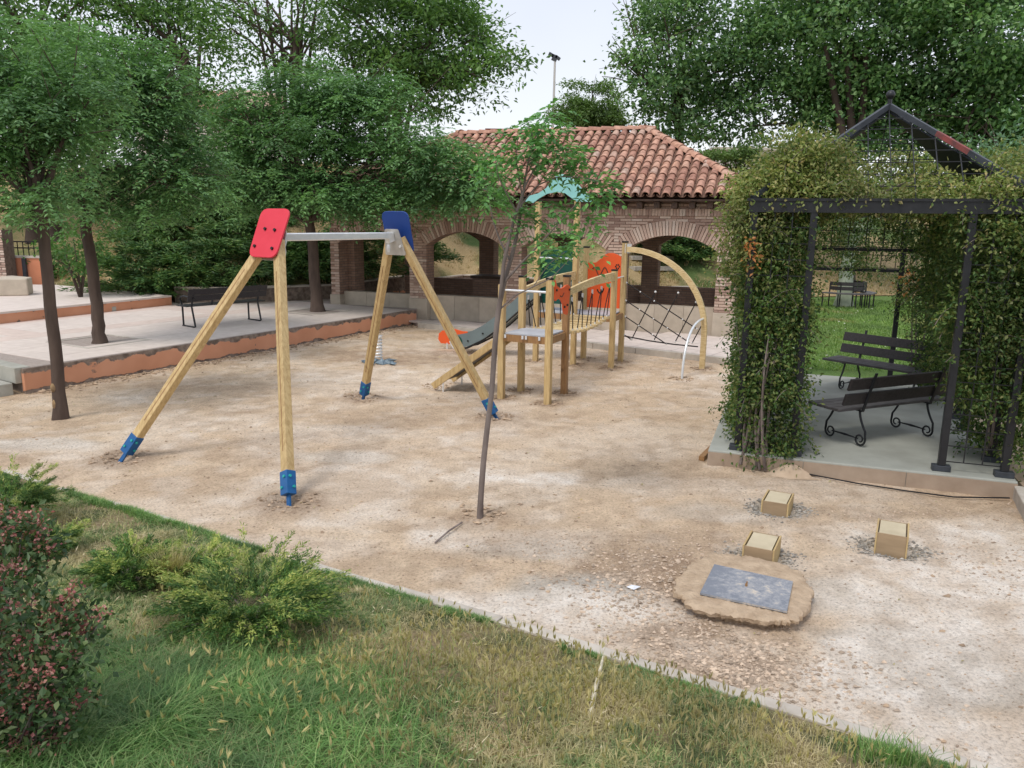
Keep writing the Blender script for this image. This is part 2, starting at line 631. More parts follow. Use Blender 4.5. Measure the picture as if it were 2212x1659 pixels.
def mat_render():
    """orange rendered wall, flaked to grey along the top and the foot"""
    m, t, b = new_mat('flaking_orange_render')
    v = coords(t, 'Object', None, False)
    s_ = N(t, 'ShaderNodeSeparateXYZ')
    t.links.new(v, s_.inputs[0])
    f = noise(t, v, 3.0, 6, 0.6)
    f2 = noise(t, v, 1.2, 3)
    # height 0..0.38: flaking near both edges
    hh = N(t, 'ShaderNodeMapRange')
    hh.inputs[1].default_value = 0.0
    hh.inputs[2].default_value = 0.38
    t.links.new(s_.outputs[2], hh.inputs[0])
    edge = ramp(t, hh.outputs[0], [(0.0, (0.62,) * 3), (0.22, (0.26,) * 3), (0.55, (0.20,) * 3), (0.84, (0.44,) * 3), (1.0, (0.72,) * 3)])
    sm_ = N(t, 'ShaderNodeMath', operation='ADD')
    t.links.new(edge, sm_.inputs[0])
    t.links.new(f, sm_.inputs[1])
    mask = ramp(t, sm_.outputs[0], [(0.90, (0, 0, 0)), (0.93, (1, 1, 1))])
    orange = ramp(t, f2, [(0.3, (0.56, 0.255, 0.145)), (0.7, (0.70, 0.35, 0.215))])
    f3 = noise(t, v, 9, 4)
    bare = ramp(t, f3, [(0.35, (0.13, 0.095, 0.075)), (0.7, (0.33, 0.26, 0.21))])
    col = mixc(t, mask, orange, bare)
    t.links.new(col, b.inputs['Base Color'])
    b.inputs['Roughness'].default_value = 0.9
    iv = N(t, 'ShaderNodeMath', operation='SUBTRACT')
    iv.inputs[0].default_value = 1.0
    t.links.new(mask, iv.inputs[1])
    bump(t, b, iv.outputs[0], 0.8, 0.01)
    return m


M['render'] = mat_render()


def mat_plate():
    """dull blue grey steel, dusted with sand towards the middle and one side"""
    m, t, b = new_mat('dusty_steel_plate')
    v = coords(t, 'Generated', None, False)
    mp = N(t, 'ShaderNodeVectorMath', operation='DISTANCE')
    t.links.new(v, mp.inputs[0])
    mp.inputs[1].default_value = (.62, .48, .5)
    f = noise(t, coords(t, 'Object', None, False), 14, 10, 0.8, 0.2)
    a = N(t, 'ShaderNodeMath', operation='MULTIPLY_ADD')
    t.links.new(mp.outputs['Value'], a.inputs[0])
    a.inputs[1].default_value = -.55
    t.links.new(f, a.inputs[2])
    col = ramp(t, a.outputs[0], [(0.10, (0.20, 0.215, 0.25)), (0.24, (0.33, 0.335, 0.355)), (0.33, (0.56, 0.49, 0.41)), (0.45, (0.66, 0.56, 0.46))])
    t.links.new(col, b.inputs['Base Color'])
    b.inputs['Roughness'].default_value = 0.85
    b.inputs['Specular IOR Level'].default_value = 0.2
    bump(t, b, f, 0.3, 0.003)
    return m


M['plate'] = mat_plate()


def mat_dirt():
    m, t, b = new_mat('dry_dirt')
    v = coords(t, 'Object', None, False)
    a = N(t, 'ShaderNodeVertexColor', layer_name='tone')
    s_ = N(t, 'ShaderNodeSeparateColor')
    t.links.new(a.outputs[0], s_.inputs[0])
    f1 = noise(t, v, 0.9, 6, 0.6)
    f2 = noise(t, v, 6, 9, 0.75)
    f3 = noise(t, v, 42, 8, 0.8)
    base = ramp(t, f1, [(0.3, (0.58, 0.44, 0.31)), (0.5, (0.63, 0.49, 0.355)), (0.7, (0.68, 0.545, 0.405))])
    base = mixc(t, 0.55, base, ramp(t, f2, [(0.33, (0.72, 0.70, 0.68)), (0.66, (1.2, 1.19, 1.17))]), 'MULTIPLY')
    pale = ramp(t, f2, [(0.3, (0.70, 0.60, 0.505)), (0.65, (0.88, 0.82, 0.75))])
    dark = ramp(t, f2, [(0.3, (0.29, 0.20, 0.135)), (0.7, (0.46, 0.34, 0.24))])
    grey = ramp(t, f2, [(0.3, (0.40, 0.36, 0.31)), (0.7, (0.56, 0.52, 0.465))])
    col = mixc(t, s_.outputs[1], base, dark)
    col = mixc(t, s_.outputs[2], col, grey)
    col = mixc(t, s_.outputs[0], col, pale)
    col = mixc(t, 0.8, col, ramp(t, f3, [(0.36, (0.40, 0.36, 0.32)), (0.46, (0.94, 0.93, 0.92)), (0.64, (1.25, 1.23, 1.2))]), 'MULTIPLY')
    t.links.new(col, b.inputs['Base Color'])
    b.inputs['Roughness'].default_value = 0.97
    b.inputs['Specular IOR Level'].default_value = 0.15
    ad = N(t, 'ShaderNodeMath', operation='ADD')
    t.links.new(f3, ad.inputs[0])
    t.links.new(f2, ad.inputs[1])
    bump(t, b, ad.outputs[0], 0.9, 0.02)
    return m


M['dirt'] = mat_dirt()


def mat_turf(name, g1, g2, d1, d2, sc=0.6, th=0.5):
    m, t, b = new_mat(name)
    v = coords(t, 'Object')
    f = noise(t, v, sc, 5, 0.6)
    f2 = noise(t, v, 25, 5, 0.7)
    gr = ramp(t, f2, [(0.3, g1), (0.7, g2)])
    dr = ramp(t, f2, [(0.3, d1), (0.7, d2)])
    col = mixc(t, ramp(t, f, [(th, (0, 0, 0)), (th + 0.12, (1, 1, 1))]), gr, dr)
    t.links.new(col, b.inputs['Base Color'])
    b.inputs['Roughness'].default_value = 1.0
    b.inputs['Specular IOR Level'].default_value = 0.1
    bump(t, b, f2, 1.0, 0.05)
    return m


M['turf'] = mat_turf('lawn_soil', (0.07, 0.10, 0.04), (0.17, 0.19, 0.09), (0.26, 0.19, 0.11), (0.46, 0.37, 0.23), 1.6, 0.44)
M['farlawn'] = mat_turf('short_lawn', (0.11, 0.19, 0.05), (0.19, 0.29, 0.09), (0.17, 0.20, 0.07), (0.27, 0.27, 0.10), 0.7, 0.56)
M['hill'] = mat_turf('dry_hillside', (0.07, 0.12, 0.035), (0.14, 0.19, 0.07), (0.33, 0.235, 0.115), (0.56, 0.42, 0.24), 0.22, 0.42)

M['leaf_ash'] = leafmat('robinia_leaves', [(0.078, 0.174, 0.074), (0.135, 0.275, 0.106), (0.196, 0.356, 0.146), (0.118, 0.234, 0.106)], 0.3)
M['leaf_dark'] = leafmat('dark_acacia_leaves', [(0.061, 0.138, 0.042), (0.112, 0.227, 0.064), (0.172, 0.295, 0.089)], 0.3, psc=0.5)
M['leaf_poplar'] = leafmat('poplar_leaves', [(0.055, 0.126, 0.055), (0.099, 0.204, 0.078), (0.164, 0.304, 0.105), (0.264, 0.387, 0.204)], 0.28, psc=0.4)
M['leaf_small'] = leafmat('olive_green_leaves', [(0.075, 0.138, 0.044), (0.125, 0.213, 0.062), (0.163, 0.250, 0.088)], 0.3)
M['leaf_blue'] = leafmat('blue_green_leaves', [(0.09, 0.17, 0.10), (0.14, 0.26, 0.16), (0.20, 0.34, 0.22)], 0.3)
M['leaf_young'] = leafmat('young_ash_leaves', [(0.077, 0.200, 0.068), (0.134, 0.305, 0.099), (0.190, 0.409, 0.134)], 0.3, psc=3)
M['leaf_bush'] = leafmat('bright_bush_leaves', [(0.05, 0.13, 0.03), (0.09, 0.20, 0.05), (0.12, 0.24, 0.06)], 0.3, psc=1.5)
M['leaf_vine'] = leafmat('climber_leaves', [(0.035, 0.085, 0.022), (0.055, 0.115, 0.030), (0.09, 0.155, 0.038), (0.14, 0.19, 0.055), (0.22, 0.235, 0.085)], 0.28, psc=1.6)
M['leaf_vine_top'] = leafmat('yellow_green_climber_leaves', [(0.09, 0.155, 0.038), (0.19, 0.255, 0.075), (0.34, 0.345, 0.14), (0.15, 0.22, 0.058), (0.40, 0.33, 0.16)], 0.3, psc=1.6)  # yellower leaf mix for the climbers on the pergola roof
M['leaf_rust'] = leafmat('rusty_leaves', [(0.36, 0.14, 0.05), (0.50, 0.24, 0.09)], 0.3)
M['juniper'] = leafmat('juniper_sprays', [(0.035, 0.094, 0.030), (0.062, 0.150, 0.043), (0.106, 0.206, 0.062), (0.188, 0.263, 0.075)], 0.15, psc=1.2)
M['juniper_gold'] = leafmat('golden_juniper_sprays', [(0.04, 0.11, 0.03), (0.075, 0.17, 0.045), (0.13, 0.24, 0.06), (0.24, 0.31, 0.08)], 0.2, psc=4)
M['juniper_tip'] = leafmat('yellow_juniper_tips', [(0.15, 0.25, 0.05), (0.30, 0.37, 0.10), (0.46, 0.47, 0.15)], 0.2, psc=4)
M['grass'] = leafmat('grass_blades', [(0.096, 0.187, 0.066), (0.168, 0.259, 0.094), (0.240, 0.341, 0.149), (0.432, 0.440, 0.220), (0.600, 0.495, 0.297)], 0.3,
                     (((0.34, 0.28, 0.14), (0.70, 0.60, 0.37)), 1.5, 0.47), psc=6)
M['grass_green'] = leafmat('lush_grass_blades', [(0.07, 0.17, 0.045), (0.12, 0.25, 0.07), (0.19, 0.33, 0.11), (0.33, 0.42, 0.18)], 0.3, psc=2.2)
M['straw'] = leafmat('barley_ears', [(0.42, 0.36, 0.17), (0.56, 0.48, 0.27), (0.38, 0.38, 0.16)], 0.25)
M['short'] = leafmat('short_grass_blades', [(0.13, 0.24, 0.06), (0.20, 0.32, 0.09), (0.29, 0.40, 0.14)], 0.3,
                     (((0.30, 0.27, 0.11), (0.48, 0.43, 0.2)), 0.6, 0.58), psc=1)
M['hillgrass'] = leafmat('dry_hill_grass', [(0.36, 0.26, 0.13), (0.52, 0.40, 0.23), (0.62, 0.50, 0.31)], 0.25,
                         (((0.07, 0.13, 0.04), (0.16, 0.22, 0.08)), 0.22, 0.56), psc=0.6)
M['shrub_leaf'] = leafmat('dark_shrub_leaves', [(0.04, 0.085, 0.035), (0.07, 0.13, 0.05), (0.15, 0.20, 0.09)], 0.25, psc=5)
M['berry'] = leafmat('pink_flower_heads', [(0.20, 0.065, 0.065), (0.38, 0.13, 0.135), (0.60, 0.33, 0.30), (0.22, 0.10, 0.07), (0.55, 0.18, 0.20)], 0.2, psc=6)


# ------------------------------------------------------------------ helpers: foliage
def nrmz(a):
    return a / (np.linalg.norm(a, axis=-1, keepdims=True) + 1e-9)


def quads_leaf(p, t, nr, L, W, fold=0.18):
    """diamond leaves: p (n,3) base, t direction, nr normal"""
    n = len(p)
    L = np.broadcast_to(np.asarray(L, float), (n,))[:, None]
    W = np.broadcast_to(np.asarray(W, float), (n,))[:, None]
    sd_ = nrmz(np.cross(t, nr))
    up = nrmz(np.cross(sd_, t))
    V = np.stack([p, p + t * L * 0.45 + sd_ * W / 2 + up * W * fold, p + t * L, p + t * L * 0.45 - sd_ * W / 2 + up * W * fold], 1)
    F = np.arange(4 * n).reshape(n, 4)
    return V.reshape(-1, 3), F


def clumps_in(lobes, per):
    out = []
    for (c, r) in lobes:
        r = np.asarray(r, float)
        n = max(3, int(per * (r[0] * r[2] + r[1] * r[2] + r[0] * r[1]) / 3))
        d = nrmz(R.normal(size=(n, 3)))
        k = (0.45 + 0.57 * R.rand(n) ** 0.6)[:, None]
        out.append(np.asarray(c) + d * r * k)
    return np.concatenate(out)


def leaf_cloud(C, rc, n, L, W, flat=0.6, droop=0.25, up=0.6):
    C = np.repeat(C, n, axis=0)
    m = len(C)
    off = R.normal(size=(m, 3)) * rc * 0.5
    off[:, 2] *= flat
    p = C + off
    t = nrmz(nrmz(off) * 0.8 + R.normal(size=(m, 3)) * 0.7 + np.array([0, 0, -droop]))
    nr = nrmz(R.normal(size=(m, 3)) + np.array([0, 0, up * 2]))
    return quads_leaf(p, t, nr, L * (0.7 + 0.6 * R.rand(m)), W * (0.7 + 0.6 * R.rand(m)))


def compound_cloud(C, rc, n, Lr, l, wd, K=4, flat=0.36, droop=0.5):
    """feathered leaves: a drooping midrib with K pairs of leaflets"""
    C = np.repeat(C, n, axis=0)
    m = len(C)
    off = R.normal(size=(m, 3)) * rc * 0.5
    off[:, 2] *= flat
    p = C + off
    t = nrmz(nrmz(off + np.array([0, 0, 1e-3])) + R.normal(size=(m, 3)) * 0.5)
    t[:, 2] = t[:, 2] * 0.5 + 0.05
    t = nrmz(t)
    upv = np.tile(np.array([0, 0, 1.0]), (m, 1))
    sd_ = nrmz(np.cross(t, upv) + R.normal(size=(m, 3)) * 0.15)
    Ls = Lr * (0.7 + 0.6 * R.rand(m))[:, None]
    Vs, Fs, k0 = [], [], 0
    for k in range(K + 1):
        s = (k + 0.6) / (K + 0.6)
        base = p + t * Ls * s + np.array([0, 0, -1.0]) * Ls * droop * s * s
        for sg in ((1, -1) if k < K else (0,)):
            dr = nrmz(sd_ * sg * 0.9 + t * 0.55 + np.array([0, 0, -0.35]) + R.normal(size=(m, 3)) * 0.12)
            nr = nrmz(upv + R.normal(size=(m, 3)) * 0.35)
            V, F = quads_leaf(base, dr, nr, l * (0.8 + 0.4 * R.rand(m)), wd)
            Vs.append(V)
            Fs.append(F + k0)
            k0 += len(V)
    return np.concatenate(Vs), np.concatenate(Fs)


def bez(a, b, c, n=6):
    a, b, c = (np.asarray(q, float) for q in (a, b, c))
    t = np.linspace(0, 1, n)[:, None]
    return a * (1 - t) ** 2 + 2 * b * t * (1 - t) + c * t * t


def tree(name, label, base, trunk, rr, lobes, leafspec, lm, bm, per=10, group=None, limbs=14, cat='tree', tw=5, sides=9, extra=None, lbase=0.6):
    """trunk: points from the ground up; limbs reach into the crown"""
    t = thing(name, base, label, cat, group)
    mb = MB()
    trunk = np.asarray(trunk, float)
    # smooth trunk
    k = np.linspace(0, len(trunk) - 1, len(trunk) * 4 - 3)
    tp = np.stack([np.interp(k, range(len(trunk)), trunk[:, i]) for i in range(3)], 1)
    tp[1:-1] += R.normal(size=(len(tp) - 2, 3)) * np.array(rr).min() * 0.10
    tr = np.interp(k, range(len(rr)), rr)
    tr[0] *= 1.35
    if len(tr) > 2:
        tr[1] *= 1.08
    mb.tube(tp, tr, sides)
    C = clumps_in(lobes, per)
    top = tp[-1]
    lo = tp[int(len(tp) * lbase)]
    idx = R.choice(len(C), min(limbs, len(C)), replace=False)
    for i in idx:
        s = R.rand()
        a = lo * (1 - s) + top * s
        c = C[i]
        mid = (a + c) / 2 + np.array([0, 0, 0.18 * np.linalg.norm(c - a)])
        pts = bez(a, mid, c, 7)
        pts[1:-1] += R.normal(size=(5, 3)) * 0.02 * np.linalg.norm(c - a)
        r0 = tr[-1] * (0.75 if s > .5 else 0.6)
        mb.tube(pts, np.linspace(r0, r0 * 0.12, 7), 5, False)
        for q in range(tw):
            pi = pts[R.randint(3, 6)]
            e = C[R.randint(len(C))] if R.rand() < 0.0 else pi + (R.normal(size=3) * 0.22 + (c - a) / np.linalg.norm(c - a) * 0.25) * np.linalg.norm(c - a)
            mb.tube(bez(pi, (pi + e) / 2 + np.array([0, 0, .03]), e, 4), np.linspace(r0 * 0.28, r0 * 0.06, 4), 4, False)
    if extra:
        extra(mb)
    part('trunk', mb, bm, t, sm=60)
    kind = leafspec[0]
    if kind == 'compound':
        V, F = compound_cloud(C, *leafspec[1:])
    else:
        V, F = leaf_cloud(C, *leafspec[1:])
    cb = MB()
    cb.add(V, F)
    part('crown', cb, lm, t)
    return t


def L_(px, py, Y, rx, rz, ry=None):
    c = at(px, py, Y)
    k = Y / 1700.0
    return (c, (rx * k, (ry if ry else (rx + rz) / 2) * k, rz * k))


def spray_bush(mb_leaf, mb_stem, base, RX, H, arcs, needles, L, W, lift=(0.15, 0.9), flatn=0.5, ry=None, s0=0.3):
    base = np.asarray(base, float)
    ry = ry or RX
    P_, T_ = [], []
    for a in range(arcs):
        th = R.rand() * 2 * math.pi
        el = lift[0] + (lift[1] - lift[0]) * R.rand()
        q = 0.55 + 0.45 * R.rand()
        ex = np.array([math.cos(th) * RX * math.cos(el), math.sin(th) * ry * math.cos(el), H * math.sin(el) * 1.1]) * q
        e = base + ex
        mid = base + ex * 0.5 + np.array([0, 0, H * 0.22])
        pts = bez(base, mid, e, 8)
        if mb_stem is not None and a % 9 == 0:
            mb_stem.tube(pts, np.linspace(0.007, 0.002, 8) * (1 + 2 * max(0, H - .5)), 4, False)
        s = s0 + (1 - s0) * R.rand(needles) ** 0.7
        k = s * 7
        P = np.stack([np.interp(k, range(8), pts[:, i]) for i in range(3)], 1)
        tg = nrmz(np.gradient(pts, axis=0))
        T = np.stack([np.interp(k, range(8), tg[:, i]) for i in range(3)], 1)
        P_.append(P + R.normal(size=P.shape) * L * 0.35)
        rn = R.normal(size=T.shape)
        rn[:, 2] *= flatn
        T_.append(nrmz(T + rn * 0.55))
    p = np.concatenate(P_)
    t = np.concatenate(T_)
    m = len(p)
    nr = nrmz(R.normal(size=(m, 3)) + np.array([0, 0, 1.5]))
    V, F = quads_leaf(p, t, nr, L * (0.6 + 0.8 * R.rand(m)), W)
    mb_leaf.add(V, F)


def blades(x, y, z, h, wd, lean=0.35):
    """bent grass blades: 5 vertices, a quad and a triangle each"""
    n = len(x)
    p = np.stack([x, y, z], 1)
    a = R.rand(n) * 2 * math.pi
    d = np.stack([np.cos(a), np.sin(a), np.zeros(n)], 1)
    s = np.stack([-np.sin(a), np.cos(a), np.zeros(n)], 1)
    h = np.broadcast_to(h, (n,))[:, None]
    wd = np.broadcast_to(wd, (n,))[:, None]
    ln = (lean * (0.3 + R.rand(n)))[:, None]
    m1 = p + np.array([0, 0, 1.0]) * h * 0.55 + d * h * ln * 0.35
    tip = p + np.array([0, 0, 1.0]) * h * (1 - 0.25 * ln) + d * h * ln * 1.2
    V = np.stack([p - s * wd / 2, p + s * wd / 2, m1 + s * wd * 0.4, m1 - s * wd * 0.4, tip], 1)
    i = np.arange(n)[:, None] * 5
    return V.reshape(-1, 3), [i + np.array([0, 1, 2, 3]), i + np.array([3, 2, 4])]


def stones(c, size, flat=0.7):
    """octahedral pebbles with uneven corners"""
    n = len(c)
    D = np.array([[1, 0, 0], [0, 1, 0], [-1, 0, 0], [0, -1, 0], [0, 0, 1], [0, 0, -1]], float)
    V = D[None] * (0.7 + 0.6 * R.rand(n, 6, 1)) + R.normal(size=(n, 6, 3)) * 0.18
    a = R.rand(n) * 6.28
    ca, sa = np.cos(a)[:, None], np.sin(a)[:, None]
    x, y = V[..., 0] * ca - V[..., 1] * sa, V[..., 0] * sa + V[..., 1] * ca
    V = np.stack([x * 1.2, y * 0.9, V[..., 2] * flat], -1) * np.asarray(size)[:, None, None] * 0.5 + c[:, None]
    F = np.array([[0, 1, 4], [1, 2, 4], [2, 3, 4], [3, 0, 4], [1, 0, 5], [2, 1, 5], [3, 2, 5], [0, 3, 5]])
    return V.reshape(-1, 3), (np.arange(n)[:, None, None] * 6 + F[None]).reshape(-1, 3)


# ================================================================== THE SETTING
AX = math.atan2(-0.332, 0.943)           # common direction of the pavilion and the pergola
dX = np.array([math.cos(AX), math.sin(AX)])
dY = np.array([-math.sin(AX), math.cos(AX)])

# kerb line between the lawn and the dirt
_kp = np.array([G(x, y)[:2] for x, y in ((-260, 925), (100, 1047), (330, 1112), (700, 1230), (1106, 1350), (1500, 1473),
                                         (1900, 1597), (2212, 1692), (2700, 1835))])


def kerb_y(x):
    return np.interp(x, _kp[:, 0], _kp[:, 1])


def lawn_d(x, y):
    return (kerb_y(x) - y) * 0.92


def lawn_z(x, y):
    dd = lawn_d(x, y)
    return -0.004 + 0.165 * np.clip(dd, 0, 30) + 0.03 * (fbm(x, y, 1.3, 3, 5) - 0.5) * np.clip(dd * 3, 0, 1)


def on_lawn(px, py):
    """survey: sight line onto the sloping lawn"""
    d = ray(px, py)
    t0, t1 = 0.0, 12.0 / d[1]
    for _ in range(50):
        tm = (t0 + t1) / 2
        p = d * tm + np.array([0, 0, CAM_H])
        if p[2] > float(lawn_z(p[0], p[1])):
            t0 = tm
        else:
            t1 = tm
    return p


# places where the dirt is marked: centre, radii
def g2(x, y):
    return G(x, y)[:2]


FEET = [g2(265, 990), g2(624, 1086), g2(1072, 903), g2(785, 860)]
PALE = [(g2(2120, 1290), .9, 1.3, 1.0), (g2(1950, 1450), 1.0, .5, .95), (g2(1250, 1310), 1.3, .30, .95), (g2(1120, 1170), .8, .35, .55), (g2(1120, 1032), .75, .3, .9), (g2(965, 1160), .35, .3, .8), (g2(1180, 1330), 1.1, .35, .75), (g2(1400, 1410), .9, .18, .6),
        (g2(2050, 1330), 1.1, 1.0, .85), (g2(2150, 1180), 1.0, .7, .8), (g2(1850, 1500), .8, .5, .7), (g2(2050, 1600), 1.1, .4, .7),
        (g2(1480, 1050), 1.2, .35, .35), (g2(1780, 1060), .9, .4, .35), (g2(100, 965), 1.2, .4, .5), (g2(720, 940), 1.1, .5, .4),
        (g2(640, 1180), .8, .3, .35), (g2(1400, 950), 1.8, .8, .3)]
DARK = [(g2(1400, 1250), .75, .5, .95), (g2(1560, 1440), .55, .30, 1.0), (g2(1450, 1380), .5, .3, .9), (g2(1300, 1170), 1.2, .35, .65), (g2(900, 900), 2.2, .7, .4),
        (g2(560, 980), 1.0, .5, .4), (g2(900, 770), 2.2, 1.0, .7), (g2(1600, 1040), 1.2, .3, .45), (g2(1950, 1110), 1.5, .2, .5), (g2(2060, 1190), .5, .25, .35),
        (g2(230, 830), 3.0, .8, .5), (g2(800, 1060), 1.5, .4, .35), (g2(420, 1050), 1.0, .4, .3), (g2(1040, 1120), .35, .25, .7)]
GREY = [(g2(1240, 1270), .55, .35, .85), (g2(1990, 1400), .8, .35, .7), (g2(2120, 1480), .7, .3, .7), (g2(1820, 1290), .5, .3, .6), (g2(1560, 1110), .7, .3, .4),
        (g2(740, 985), .7, .25, .5), (g2(60, 960), .9, .25, .6), (g2(1130, 1190), .6, .25, .4)]
POSTS = [(0.52, 11.16), (-0.16, 11.49), (0.14, 12.03), (0.80, 11.80), (0.44, 14.71), (1.12, 14.32), (1.37, 15.0), (1.80, 14.12), (2.06, 14.78), (3.47, 14.16)]
_sd = np.array([math.sin(rad(27)), math.cos(rad(27))])
STUMPS = [(g2(1672, 1113) + _sd * .165, 0.212, rad(-27)), (g2(1636, 1223) + _sd * .155, 0.212, rad(-27)), (g2(1922, 1201) + _sd * .16, 0.212, rad(-27))]


def blob(x, y, lst, seed=3):
    t = np.zeros_like(x)
    wob = 0.55 * (fbm(x, y, 2.2, 4, seed) - 0.5) * 2
    for c, a, b, s in lst:
        q = np.sqrt(((x - c[0]) / a) ** 2 + ((y - c[1]) / b) ** 2) + wob
        t = np.maximum(t, s * (1 - sstep(0.55, 1.15, q)))
    return t


def dirt_z(x, y):
    x = np.asarray(x, float)
    y = np.asarray(y, float)
    near = (1 - sstep(20, 26, y)) * (1 - sstep(10, 14, np.abs(x)))
    z = (0.030 * (fbm(x, y, 1.1, 3, 1) - 0.5) + 0.030 * (fbm(x, y, 6, 3, 2) - 0.5)) * near
    z = z + 0.028 * near * np.clip(fbm(x, y, 14, 3, 9) - 0.5, 0, 1) * (0.3 + blob(x, y, DARK, 4))
    for c in FEET:
        r = np.hypot(x - c[0], y - c[1])
        z = z + 0.05 * np.exp(-((r - 0.22) / 0.09) ** 2) * (fbm(x, y, 7, 3, 8)) - 0.05 * np.exp(-(r / 0.12) ** 2)
    for c in POSTS:
        r = np.hypot(x - c[0], y - c[1])
        z = z + 0.035 * np.exp(-((r - 0.17) / 0.06) ** 2) * fbm(x, y, 9, 3, 8)
    for c, s, a in STUMPS:
        r = np.hypot(x - c[0], y - c[1])
        z = z - 0.05 * np.exp(-(r / 0.17) ** 4)
    # the dirt ends against the lawn: dip out of sight below it
    dd = lawn_d(x, y)
    return z - 0.10 * sstep(0.05, 0.35, dd)


def grid(name, xs, ys, fz, attr=None):
    X, Y = np.meshgrid(xs, ys)
    x, y = X.ravel(), Y.ravel()
    z = fz(x, y)
    nx, ny = len(xs), len(ys)
    i = np.arange(nx * ny).reshape(ny, nx)
    F = np.stack([i[:-1, :-1], i[:-1, 1:], i[1:, 1:], i[1:, :-1]], -1).reshape(-1, 4)
    me = mesh_np(name, np.stack([x, y, z], 1), [F])
    if attr:
        c = attr(x, y)
        a = me.color_attributes.new(name='tone', type='FLOAT_COLOR', domain='POINT')
        a.data.foreach_set('color', np.concatenate([c, np.ones((len(c), 1))], 1).astype(np.float32).ravel())
    smooth(me)
    return me


def axis(fine0, fine1, st, far):
    a = np.arange(fine0, fine1, st)
    out = [fine1 + (far - fine1) * (k / 14) ** 2.5 for k in range(15)]
    lo = [fine0 - (far + fine0) * (k / 14) ** 2.5 for k in range(14, 0, -1)]
    return np.concatenate([lo, a, out])


def tones(x, y):
    pr = 0.30 * sstep(0.50, 0.72, fbm(x, y, 0.9, 5, 21)) + 0.30 * sstep(.5, .7, fbm(x, y, 4, 4, 31))
    dk = 0.20 * sstep(0.52, 0.74, fbm(x, y, 0.7, 5, 22)) + 0.40 * sstep(.52, .68, fbm(x, y, 5, 4, 33))
    r = np.maximum(pr, blob(x, y, PALE, 3) * (0.65 + 1.5 * (fbm(x, y, 7, 5, 40) - .35)))
    g = np.maximum(dk, blob(x, y, DARK, 4) * (0.75 + 1.5 * (fbm(x, y, 8, 5, 41) - .35)))
    b = blob(x, y, GREY, 5)
    for c in FEET + [np.array(p) for p in POSTS]:
        q = np.hypot(x - c[0], y - c[1])
        k = 0.42 if any(c is f for f in FEET) else 0.26
        g = np.maximum(g, 1.0 * np.exp(-(q / k) ** 4) * (0.6 + 0.8 * fbm(x, y, 9, 3, 51)))
    for c, s, a in STUMPS:
        q = np.hypot(x - c[0], (y - c[1]))
        b = np.maximum(b, np.exp(-(q / 0.27) ** 4))
    r = r * (1 - 0.7 * np.clip(g, 0, 1))
    return np.clip(np.stack([r, g, b], 1), 0, 1)


gx = np.concatenate([axis(-9.0, 7.5, 0.056, 500)])
gy = np.concatenate([np.array([-60, -20, -6, -1, 1.5, 2.4]), np.arange(2.9, 21.0, 0.056), np.array([22, 24, 27, 32, 40, 60, 100, 200, 600])])
o = link('ground', grid('ground', gx, gy, dirt_z, tones), M['dirt'])
tag(o, 'dry pale brown dirt of the unfinished play area', kind='structure')

# the lawn on our side of the kerb
lx = np.concatenate([np.arange(-16, -5, 0.6), np.arange(-5, 4.5, 0.07), np.arange(4.6, 14, 0.6)])
lt = np.concatenate([np.arange(0, 4.2, 0.07), np.arange(4.3, 14, 0.5)])
X, T = np.meshgrid(lx, lt)
x_, y_ = X.ravel(), (kerb_y(X) - T - 0.04).ravel()
i_ = np.arange(X.size).reshape(X.shape)
F_ = np.stack([i_[:-1, :-1], i_[1:, :-1], i_[1:, 1:], i_[:-1, 1:]], -1).reshape(-1, 4)
me = mesh_np('lawn', np.stack([x_, y_, lawn_z(x_, y_)], 1), [F_])
smooth(me)
tag(link('lawn', me, M['turf']), 'sloping lawn of patchy green and dry grass in the foreground', kind='structure')

# hillside behind the compound
_hx = np.array([-60, -20, -13.4, -9.0, -7.2, -5.1, -3.6, -1.9, 0.0, 3.7, 6.0, 9.0, 14, 60])
_hy = np.array([28, 24.0, 23.2, 21.0, 21.15, 22.6, 26.5, 30.3, 29.8, 25.2, 26.0, 27.5, 29.0, 32])


def hill_z(x, y):
    dd = y - np.interp(x, _hx, _hy)
    z0 = np.interp(x, [-9, -7.2, 3.7, 6], [0.55, 0.66, 0.52, 0.12])
    sl = np.interp(x, [-8, 6, 9], [0.36, 0.36, 0.30])
    h = z0 + sl * np.clip(dd, 0, 11) + 0.04 * np.clip(dd - 11, 0, 60) + 0.35 * (fbm(x, y, 0.35, 4, 61) - 0.5) * np.clip(dd, 0, 2)
    return np.where(dd < 0, -0.4 + 0 * h, h)


hX = np.concatenate([np.arange(-90, -22, 6), np.arange(-22, 22, 0.35), np.arange(22, 95, 6)])
hT = np.concatenate([np.arange(0, 14, 0.35), np.arange(14, 60, 3), np.array([80, 120, 200, 400])])
X, T = np.meshgrid(hX, hT)
x_, y_ = X.ravel(), (np.interp(X, _hx, _hy) + T).ravel()
i_ = np.arange(X.size).reshape(X.shape)
F_ = np.stack([i_[:-1, :-1], i_[:-1, 1:], i_[1:, 1:], i_[1:, :-1]], -1).reshape(-1, 4)
me = mesh_np('hillside', np.stack([x_, y_, hill_z(x_, y_ + 1e-4)], 1), [F_])
smooth(me)
tag(link('hillside', me, M['hill']), 'dry grassy hillside rising behind the arcade', kind='structure')

# lawn behind the pergola and the pavilion
mb = MB()
mb.prism([(4.7, 13.6), (5.9, 6.9), (14, 4), (40, 6), (40, 33), (14, 29.6), (9.0, 28.2), (7.8, 23.2), (5.45, 16.1)], 0.0, 0.094)
o = solo('park_lawn', mb, M['farlawn'], (8, 18, 0), 'short green lawn with small white flowers behind the pergola', kind='structure')

